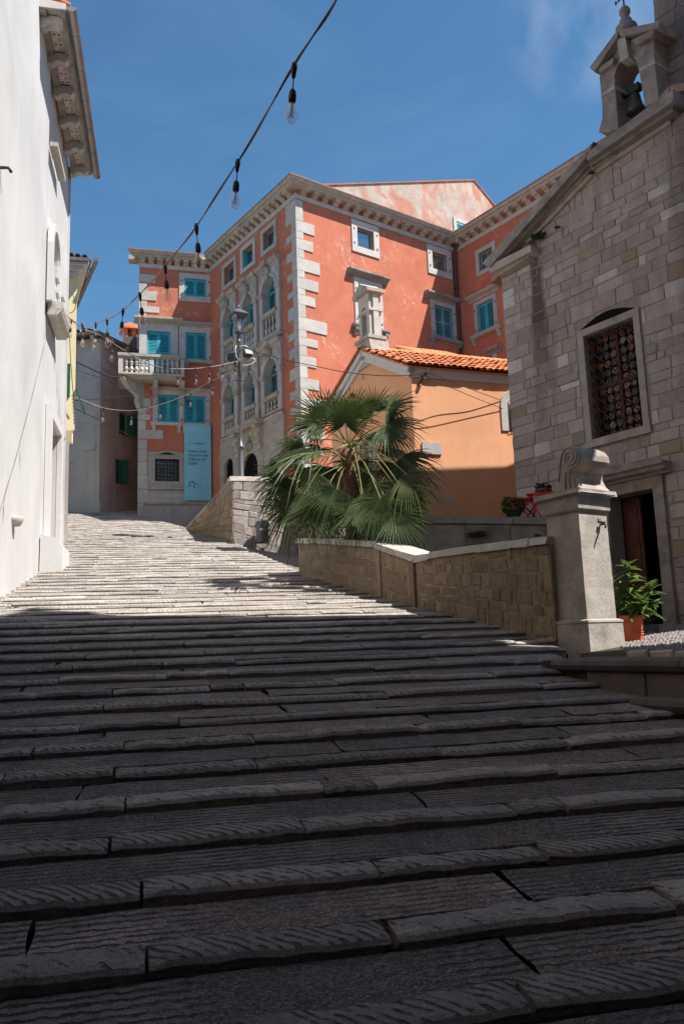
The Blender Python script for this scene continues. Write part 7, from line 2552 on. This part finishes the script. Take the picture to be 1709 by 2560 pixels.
part('saucer', MB().lathe([(.09, -.06), (.13, -.05), (.145, .0), (.145, .03), (.10, .032)], (0, 0, 0), 20), MAT['coping'], pp_, None, PP)
part('soil', MB().lathe([(.118, .32), (.06, .335), (0, .337)], (0, 0, 0), 12), MAT['soil'], pp_, None, PP)
rl_ = random.Random(44)
lms = [leaf_mesh('leaf', .17, .085, MAT['leaf'], .35), leaf_mesh('leaf', .14, .06, MAT['leaf'], .2), leaf_mesh('leaf', .20, .095, MAT['leaf'], .5)]
stems = [[(0, 0, .33), (-.02, 0, .6), (.0, -.01, .82), (.01, 0, 1.0)], [(.03, .02, .33), (.12, -.02, .5), (.22, -.03, .62), (.27, -.03, .72)], [(-.04, 0, .33), (-.12, .02, .5), (-.15, .0, .66)], [(.02, -.04, .33), (.05, -.14, .45), (.09, -.19, .55)], [(.04, 0, .33), (.19, .02, .42), (.28, -.02, .5)]]
smb = MB()
for s_ in stems: smb.tube(s_, [.010, .008, .006, .004][:len(s_)], 5)
part('stem', smb, MAT['leaf'], pp_, None, PP)
cnt = 0
for si, s_ in enumerate(stems):
    nl = (46, 30, 22, 22, 20)[si]
    for i in range(nl):
        t = .12 + .88 * (i / (nl - 1)) ** .85
        k_ = min(len(s_) - 2, int(t * (len(s_) - 1)))
        f = t * (len(s_) - 1) - k_
        p = Vector(s_[k_]).lerp(Vector(s_[k_ + 1]), f)
        o = part('leaf', rl_.choice(lms) if t < .9 else lms[1], None, pp_, None, PP)
        o.location = p
        az = i * 2.4 + rl_.uniform(-.4, .4)
        o.rotation_euler = (rl_.uniform(-.35, .35) + (0.9 * (t - .35)), rl_.uniform(-.35, .35), az)
        sc = rl_.uniform(.8, 1.35) * (1.32 - .5 * t)
        o.scale = (sc, sc, sc)
DP = at_depth(1620, 1585, 11.6)
DP.z = pz + .12
dp_ = thing('flower_pot', 'dark grey square planter pot standing behind the terracotta pot by the church door', 'pot', DP)
part('pot', MB().prism_xy([(-.11, -.11), (.11, -.11), (.11, .11), (-.11, .11)], -.02, .22), MAT['dkpot'], dp_, None, DP)
tw = MB()
for i in range(22):
    an = rl_.uniform(0, 6.28)
    d = Vector((math.cos(an), math.sin(an), 0)) * rl_.uniform(.08, .26)
    tw.tube([(0, 0, .2), (d.x * .5, d.y * .5, .30), (d.x, d.y, .26 + rl_.uniform(-.05, .1))], .004, 3)
part('twigs', tw, MAT['darkleaf'], dp_, None, DP)

# plants, red chairs at the church corner on the terrace
def bush(name, label, px, py, Y, rx, rz, nleaf, mat, seed, size=.07, flowers=0, pot=None):
    c = at_depth(px, py, Y)
    c.z = max(zt5 - .04, 0)
    o = thing(name, label, 'potted plant', c)
    r = random.Random(seed)
    if pot: part('pot', MB().lathe([(.10, 0), (.14, .22), (.15, .22), (.15, .26), (.13, .26), (0, .24)], (0, 0, 0), 14), pot, o, None, c)
    mb = MB()
    for i in range(nleaf):
        an, t = r.uniform(0, 6.28), r.random()
        rad_ = rx * math.sqrt(r.random()) * (1 - .5 * abs(t - .45))
        p = Vector((math.cos(an) * rad_, math.sin(an) * rad_, .2 + rz * t))
        d = Vector((math.cos(an) + r.uniform(-.5, .5), math.sin(an) + r.uniform(-.5, .5), r.uniform(-.4, .7))).normalized()
        s_ = d.cross(Vector((r.uniform(-1, 1), r.uniform(-1, 1), 1))).normalized() * size * .35
        mb.add([p, p + d * size * .5 + s_, p + d * size, p + d * size * .5 - s_], [(0, 1, 2, 3)])
    part('foliage', mb, mat, o, None, c)
    for i in range(flowers):
        an = r.uniform(0, 6.28)
        part('flower', MB().lathe([(0, -.02), (.025, 0), (0, .02)], (math.cos(an) * rx, math.sin(an) * rx - .05, .15 + r.random() * rz), 6), MAT['flower'], o, None, c)
    return o
bush('flower_bush', 'bushy dark green potted plant with pink flowers beside the red chair', 1282, 1275, 14.45, .19, .26, 420, MAT['weed'], 6, .075, 9, MAT['dkpot'])
bush('planter', 'small potted plant on the red shelf left of the fountain scroll', 1358, 1238, 14.25, .11, .16, 160, MAT['darkleaf'], 9, .07, 5, MAT['dkpot'])
COL.objects['planter'].location.z = at_depth(1358, 1243, 14.25).z - .12
def chair(px, py, Y, yaw, label):
    c = at_depth(px, py, Y)
    c.z = zt5 - .04
    o = thing('red_chair', label, 'chair', c, 'red folding chairs on the terrace')
    sz = .42
    part('seat', MB().box(-.20, .20, -.19, .19, sz, sz + .03), MAT['redpaint'], o).rotation_euler = (0, 0, yaw)
    for sx in (-.17, .17):
        for a, b in (((-.2, 0), (.17, sz)), ((.2, 0), (-.17, sz))):
            part('leg', MB().tube([(sx, a[0], 0), (sx, b[0], b[1])], .016, 5), MAT['redpaint'], o).rotation_euler = (0, 0, yaw)
    for x in o.children: x.location = (0, 0, 0)
    return o
chair(1316, 1285, 14.5, R_(55), 'red folding chair beside the flowering potted plant at the church corner')
chair(1362, 1300, 14.2, R_(15), 'red folding chair half hidden behind the fountain pillar, only slanting legs showing')
sh = at_depth(1338, 1236, 14.25)
so_ = thing('red_shelf', 'thin red shelf against the church wall carrying a small planter', 'shelf', sh)
part('board', MB().box(-.15, .32, -.10, .12, -.012, .012), MAT['redpaint'], so_, None, sh)
so_.rotation_euler = (0, 0, R_(-20))

# ------------------------------------------------------------------ weeds and fallen leaves
rw2 = random.Random(77)
def tuft(p, size, n, mat, label, group, name='weed', spread=1.0):
    mb = MB()
    for i in range(n):
        an = rw2.uniform(0, 6.28)
        d = Vector((math.cos(an) * spread, math.sin(an) * spread, rw2.uniform(.3, 1.3))).normalized()
        l_ = size * rw2.uniform(.5, 1.1)
        b_ = Vector((rw2.uniform(-.4, .4), rw2.uniform(-.3, .3), 0)) * size
        s_ = d.cross(Vector((0, 0, 1))).normalized() * size * rw2.uniform(.10, .2)
        mb.add([b_, b_ + d * l_ * .55 + s_, b_ + d * l_ + Vector((0, 0, -l_ * .15)), b_ + d * l_ * .55 - s_], [(0, 1, 2, 3)])
    o = link(name, mb.mesh(name, mat))
    o.location = p
    o['label'], o['category'], o['group'] = label, 'weed', group
    return o
GJ = 'weeds in the step joints'
for x, y, s_, lab in ((33, 1530, .11, 'largest green weed tuft on the skirting at the foot of the white house'), (72, 1503, .09, 'round green weed beside the white house skirting, above the largest tuft'),
                      (53, 1516, .07, 'small weed between the two bigger tufts by the white house skirting'), (116, 1453, .08, 'flat green weed at the corner of the white house buttress'),
                      (335, 1505, .06, 'upper of two little weeds in the sunlit step joints left of centre'), (289, 1514, .07, 'lower of two little weeds in the sunlit step joints left of centre'),
                      (314, 1543, .08, 'dark weed in the last sunlit step joint before the shadow edge'), (285, 1434, .06, 'tiny weed high on the sunlit steps near the white house'),
                      (787, 1464, .09, 'green weed at the foot of the garden wall, near its upper end'), (815, 1469, .07, 'second green weed along the foot of the garden wall'),
                      (862, 1484, .10, 'dark leafy weed at the foot of the garden wall by its first pilaster'), (932, 1503, .08, 'weed at the foot of the garden wall left of its corner'),
                      (1025, 1521, .09, 'weed at the garden wall corner pilaster'), (1140, 1548, .08, 'weed along the shaded foot of the garden wall, left'), (1326, 1583, .07, 'weed at the shaded foot of the garden wall next to the fountain'),
                      (123, 1790, .05, 'mossy tuft in a shaded step joint at the far left'), (526, 2395, .06, 'dark mossy tuft in a wide joint of the lowest steps'), (396, 2000, .04, 'tiny moss tuft in a shaded joint left of centre')):
    p = hit_street(x, y)
    tuft(p + Vector((0, 0, .02)), s_, 34, MAT['weed'], lab, GJ)
for x, y, s_, lab in ((1342, 1338, .07, 'bright weed on the garden wall coping, left of two by the fountain'), (1372, 1334, .09, 'bright weed on the garden wall coping, right against the fountain')):
    a, z = F2.uv(x, y, .15)
    tuft(F2.P(a, .15, z - .02), s_, 40, MAT['weed'], lab, 'weeds on the garden wall', spread=.6)
for x, y, s_, n, lab in ((1345, 592, .16, 130, 'dark plant growing out of the church cornice above the stain'), (1478, 430, .08, 50, 'tiny dark plant in the cornice joint nearer the bell gable'), (1392, 566, .08, 50, 'small dark plant in the middle of the church cornice')):
    a, z = CH.uv(x, y, -.12)
    tuft(CH.P(a, -.12, z - .04), s_, n, MAT['darkleaf'], lab, 'plants in the church cornice')
a, z = F5.uv(1190, 1330, -.06)
tuft(F5.P(a, -.06, z - .1), .20, 120, MAT['darkleaf'], 'dark ivy clump hanging on the terrace wall', 'ivy')
for x, y, lab in ((1676, 1622, 'brown dry leaf on the edge slab before the church'), (1611, 1703, 'brown dry leaf lying on a shaded step under the platform edge')):
    p = at_z(x, y, pz + .02) if y < 1640 else hit_street(x, y)
    mb = MB().add([(-.045, 0, .005), (0, -.03, .02), (.05, 0, .008), (.0, .035, .03), (0, 0, .0)], [(0, 1, 4), (1, 2, 4), (2, 3, 4), (3, 0, 4)])
    o = link('dry_leaf', mb.mesh('dry_leaf', MAT['dryleaf']))
    o.location = p + Vector((0, 0, .01)); o['label'], o['category'] = lab, 'leaf'
p = hit_street(234, 2196)
cig = thing('cigarette_end', 'white cigarette end lying on a lower step at the left', 'litter', p)
cig.rotation_euler = (0, 0, 1.4)
part('paper', MB().tube([(-.012, 0, .02), (.014, 0, .02)], .004, 6), MAT['white_paint'], cig)
part('filter', MB().tube([(.014, 0, .02), (.024, 0, .02)], .0041, 6), MAT['redpaint'], cig)
for x in cig.children: x.location = (0, 0, 0)

# ------------------------------------------------------------------ strings of bulbs and cables
def spline(pts, n=8):
    out = []
    P_ = [pts[0]] + pts + [pts[-1]]
    for k_ in range(1, len(P_) - 2):
        p0, p1, p2, p3 = P_[k_ - 1:k_ + 3]
        for i in range(n):
            t = i / n
            out.append(.5 * ((2 * p1) + (p2 - p0) * t + (2 * p0 - 5 * p1 + 4 * p2 - p3) * t * t + (3 * p1 - p0 - 3 * p2 + p3) * t ** 3))
    out.append(pts[-1])
    return out
# one bulb: clip, drop wire, socket (mesh of the part) > glass, filament
bm = MB()
bm.lathe([(.012, -.075), (.018, -.03), (.022, .0), (.016, .03), (0, .035)], (0, 0, 0), 8)
bm.tube([(0, 0, -.07), (.001, 0, -.15)], .0045, 5)
bm.lathe([(.022, -.245), (.026, -.235), (.026, -.20), (.022, -.17), (.012, -.155), (0, -.15)], (0, 0, 0), 12)
bulb_me = bm.mesh('bulb', MAT['black'])
gm2 = MB().lathe([(.016, -.245), (.020, -.265), (.036, -.305), (.043, -.335), (.041, -.362), (.030, -.385), (.014, -.396), (0, -.398)], (0, 0, 0), 16)
glass_me = gm2.mesh('glass', MAT['bulb'])
fm = MB()
fm.tube([(0, 0, -.25), (0, 0, -.30)], [.009, .005], 6)
for k_ in range(4):
    an = k_ * math.pi / 2
    fm.tube([(.004 * math.cos(an), .004 * math.sin(an), -.285), (.014 * math.cos(an), .014 * math.sin(an), -.355)], .0025, 4)
fil_me = fm.mesh('filament', MAT['filament'])
def string(name, label, pts, r, bulbs, mats, scale=1.0, twin=True, cat='light string', group='strings of bulbs'):
    w = [at_depth(x, y, Y) for x, y, Y in pts]
    sp = spline(w)
    root = thing(name, label, cat, w[0], group)
    rel = [p - w[0] for p in sp]
    part('cable', MB().tube(rel, r, 6), mats[0], root, None, w[0])
    if twin:
        tw_ = [p + Vector((r * 1.6 * math.cos(i * .55), 0, r * 1.6 * math.sin(i * .55))) for i, p in enumerate(rel)]
        part('cable', MB().tube(tw_, r * .8, 6), mats[1], root, None, w[0])
    for x, y in bulbs:
        # the bulb hangs from the point of the cable nearest to that pixel
        best = min(sp, key=lambda p: (project(p)[0] - x) ** 2 + (project(p)[1] - y) ** 2)
        o = part('bulb', bulb_me, None, root, None, best)
        o.location = best - w[0] + Vector((0, 0, -.01))
        o.rotation_euler = (rnd.uniform(-.1, .1), rnd.uniform(-.1, .1), rnd.uniform(0, 3))
        o.scale = (scale, scale, scale)
        sub('glass', glass_me, None, o)
        sub('filament', fil_me, None, o)
    return root
def ds(x): return 4138.0 / (x + 100)
S1 = [(880, -80), (840, 0), (735, 165), (594, 405), (491, 565), (413, 665), (350, 735), (308, 775), (268, 799), (240, 808), (213, 811), (186, 803), (160, 783), (131, 757)]
string('light_string', 'long string of clear bulbs sweeping down from overhead to the white house', [(x, y, ds(x)) for x, y in S1], .0062, [(741, 163), (594, 405), (491, 565), (413, 665), (350, 735), (308, 775), (268, 799), (240, 808), (206, 812)], (MAT['purplewire'], MAT['wire']))
S2 = [(131, 757, 17.9), (150, 775, 17.95), (175, 797, 18.1), (215, 823, 18.6), (245, 836, 19), (283, 858, 19.6), (340, 893, 20.5), (400, 918, 21.2), (470, 922, 22), (540, 915, 22.6), (597, 902, 23.2)]
string('light_string', 'string of small bulbs from the white house past the balcony to the street lamp', S2, .008, [(153, 778), (178, 798), (213, 821), (238, 832), (283, 858), (443, 921), (485, 921), (524, 918), (559, 911), (586, 905)], (MAT['wire'], MAT['cable']), 1.15)
S3 = [(187, 993, 24.5), (215, 1003, 24.6), (260, 1020, 24.8), (306, 1026, 25), (345, 1025, 25), (400, 1012, 24.8), (470, 985, 24.4), (520, 957, 24), (599, 922, 23.4)]
string('light_string', 'lower string of small bulbs from the yellow house across the shutters to the street lamp', S3, .008, [(259, 1021), (330, 1026), (403, 1011), (474, 984), (532, 952)], (MAT['wire'], MAT['cable']), 1.15, twin=False)
def cable(label, pts, r, mat=None, extra=None):
    w = [at_depth(x, y, Y) for x, y, Y in pts]
    sp = spline(w, 6)
    mb = MB().tube([p - w[0] for p in sp], r, 5)
    if extra: extra(mb, w)
    o = link('cable', mb.mesh('cable', mat or MAT['cable']))
    o.location = w[0]
    o['label'], o['category'], o['group'] = label, 'cable', 'cables across the street'
def zc9(x, y): return (x * .2551, 620 + y * .2551)
def wraps(mb, w):
    for k_ in range(6):
        p = w[1].lerp(w[2], k_ / 6) - w[0]
        mb.lathe([(.03, -.03), (.035, 0), (.03, .03)], p, 6)
cable('thick black cable with tied knots from the yellow house towards the balcony', [(*zc9(740, 1112), 24), (*zc9(940, 1205), 27), (*zc9(1070, 1258), 29), (*zc9(1170, 1266), 31)], .024, None, wraps)
cable('thin dark cable above the alley, just below the thick knotted cable', [(*zc9(740, 1190), 24), (*zc9(900, 1245), 27), (*zc9(1030, 1275), 29)], .011)
cable('dark cable slanting down across the grey house to the palace corner', [(*zc9(1050, 1280), 29.5), (*zc9(1180, 1400), 31), (*zc9(1350, 1590), 33)], .015)
cable('dark cable from the yellow house rising gently to the balcony bracket', [(*zc9(740, 1495), 24), (*zc9(1000, 1475), 28), (*zc9(1310, 1440), 32)], .014)
cable('dark cable drooping from the yellow house corner towards the alley', [(*zc9(735, 1572), 23.7), (*zc9(980, 1690), 27), (*zc9(1200, 1800), 30), (*zc9(1340, 1890), 33)], .014)
cable('thin brown cable hanging down the yellow house front', [(*zc9(682, 690), 23.4), (*zc9(690, 1000), 23.4), (*zc9(712, 1330), 23.4), (*zc9(735, 1570), 23.5)], .012, MAT['pipe'])
cable('loop of brown cable on the yellow house front under the eave', [(*zc9(680, 405), 23.4), (*zc9(725, 480), 23.4), (*zc9(743, 560), 23.4), (*zc9(720, 620), 23.4), (*zc9(682, 640), 23.4)], .012, MAT['pipe'])
cable('thin wire from the street lamp across the palace corner to the chapel', [(607, 868, 23.2), (665, 888, 22.3), (728, 903, 21.3), (790, 916, 20.3), (860, 930, 19.4), (950, 939, 18.5), (1030, 938, 17.75), (1052, 931, 17.7)], .010)
cable('upper of the two thin wires along the chapel side', [(1076, 932, 17.8), (1130, 955, 18.2), (1200, 982, 18.6), (1270, 1007, 19.1)], .008)
cable('lower of the two thin wires along the chapel side', [(1056, 946, 17.8), (1120, 967, 18.1), (1200, 1000, 18.6), (1262, 1024, 19)], .008)
ba_, bz_ = CS.uv(1056, 945, -.05)
bk = MB().tube([(ba_ - .1, .0, bz_ - .16), (ba_ + .02, -.10, bz_ + .02), (ba_ + .10, -.18, bz_ + .14)], .022, 5)
for k_ in range(3):
    bk.lathe([(.02, -.03), (.028, 0), (.02, .03)], (ba_ - .02 + .05 * k_, -.07 - .05 * k_, bz_ + .05 + .05 * k_), 6)
bk.box(ba_ - .02, ba_ + .05, -.14, -.07, bz_ - .04, bz_ + .02)
part('wire_bracket', bk, MAT['iron'], chap, CS)

# ------------------------------------------------------------------ unseen houses, shaped or added to shade the lower steps
rh = thing('stone_house', 'tall stone house across the lower steps, standing outside the view to the right', 'house', (6, 0, 0))
RH = Frame((5.6, 8.75), 180)
part('wall', MB().prism_xy([(5.6, -30), (13, -30), (13, 5.2), (5.6, 8.2)], -4, 9.0), MAT['rwall'], rh, None, rh.location).location = -Vector(rh.location)
part('upper_storey', MB().prism_xy([(6.1, -30), (13, -30), (13, 5.2), (6.1, 8.0)], 9.01, 20), MAT['rwall'], rh, None, rh.location).location = -Vector(rh.location)
part('shadow_edge_wall', MB().prism_yz([(-30, 9.01), (9.9, 9.01), (9.95, 9.9), (7.0, 20.5), (-30, 20.5)], 5.58, 6.09), MAT['rwall'], rh, None, rh.location).location = -Vector(rh.location)  # added slanting wall, shaped to set the shadow edge on the steps
bh2 = thing('stone_house', 'stone house closing the bottom of the street behind the viewer', 'house', (0, -16, -3))  # added to block the sky light from behind
part('wall', MB().prism_xy([(-9, -26), (5.5, -26), (5.5, -5), (-9, -5)], -4, 19), MAT['rwall'], bh2, None, bh2.location).location = -Vector(bh2.location)
lh = thing('unseen_ochre_house', 'unseen ochre rendered house added on the left to tone the light on the lower steps', 'house', (-4.5, 0, 0))  # added unseen wall, its colour chosen for the bounce onto the steps
part('wall', MB().prism_xy([(p.x, p.y) for p in (WF.P(-30, 0.02, 0), WF.P(-6.62, 0.02, 0), WF.P(-6.62, 8, 0), WF.P(-30, 8, 0))], -4, 15), MAT['ochre'], lh, None, lh.location).location = -Vector(lh.location)
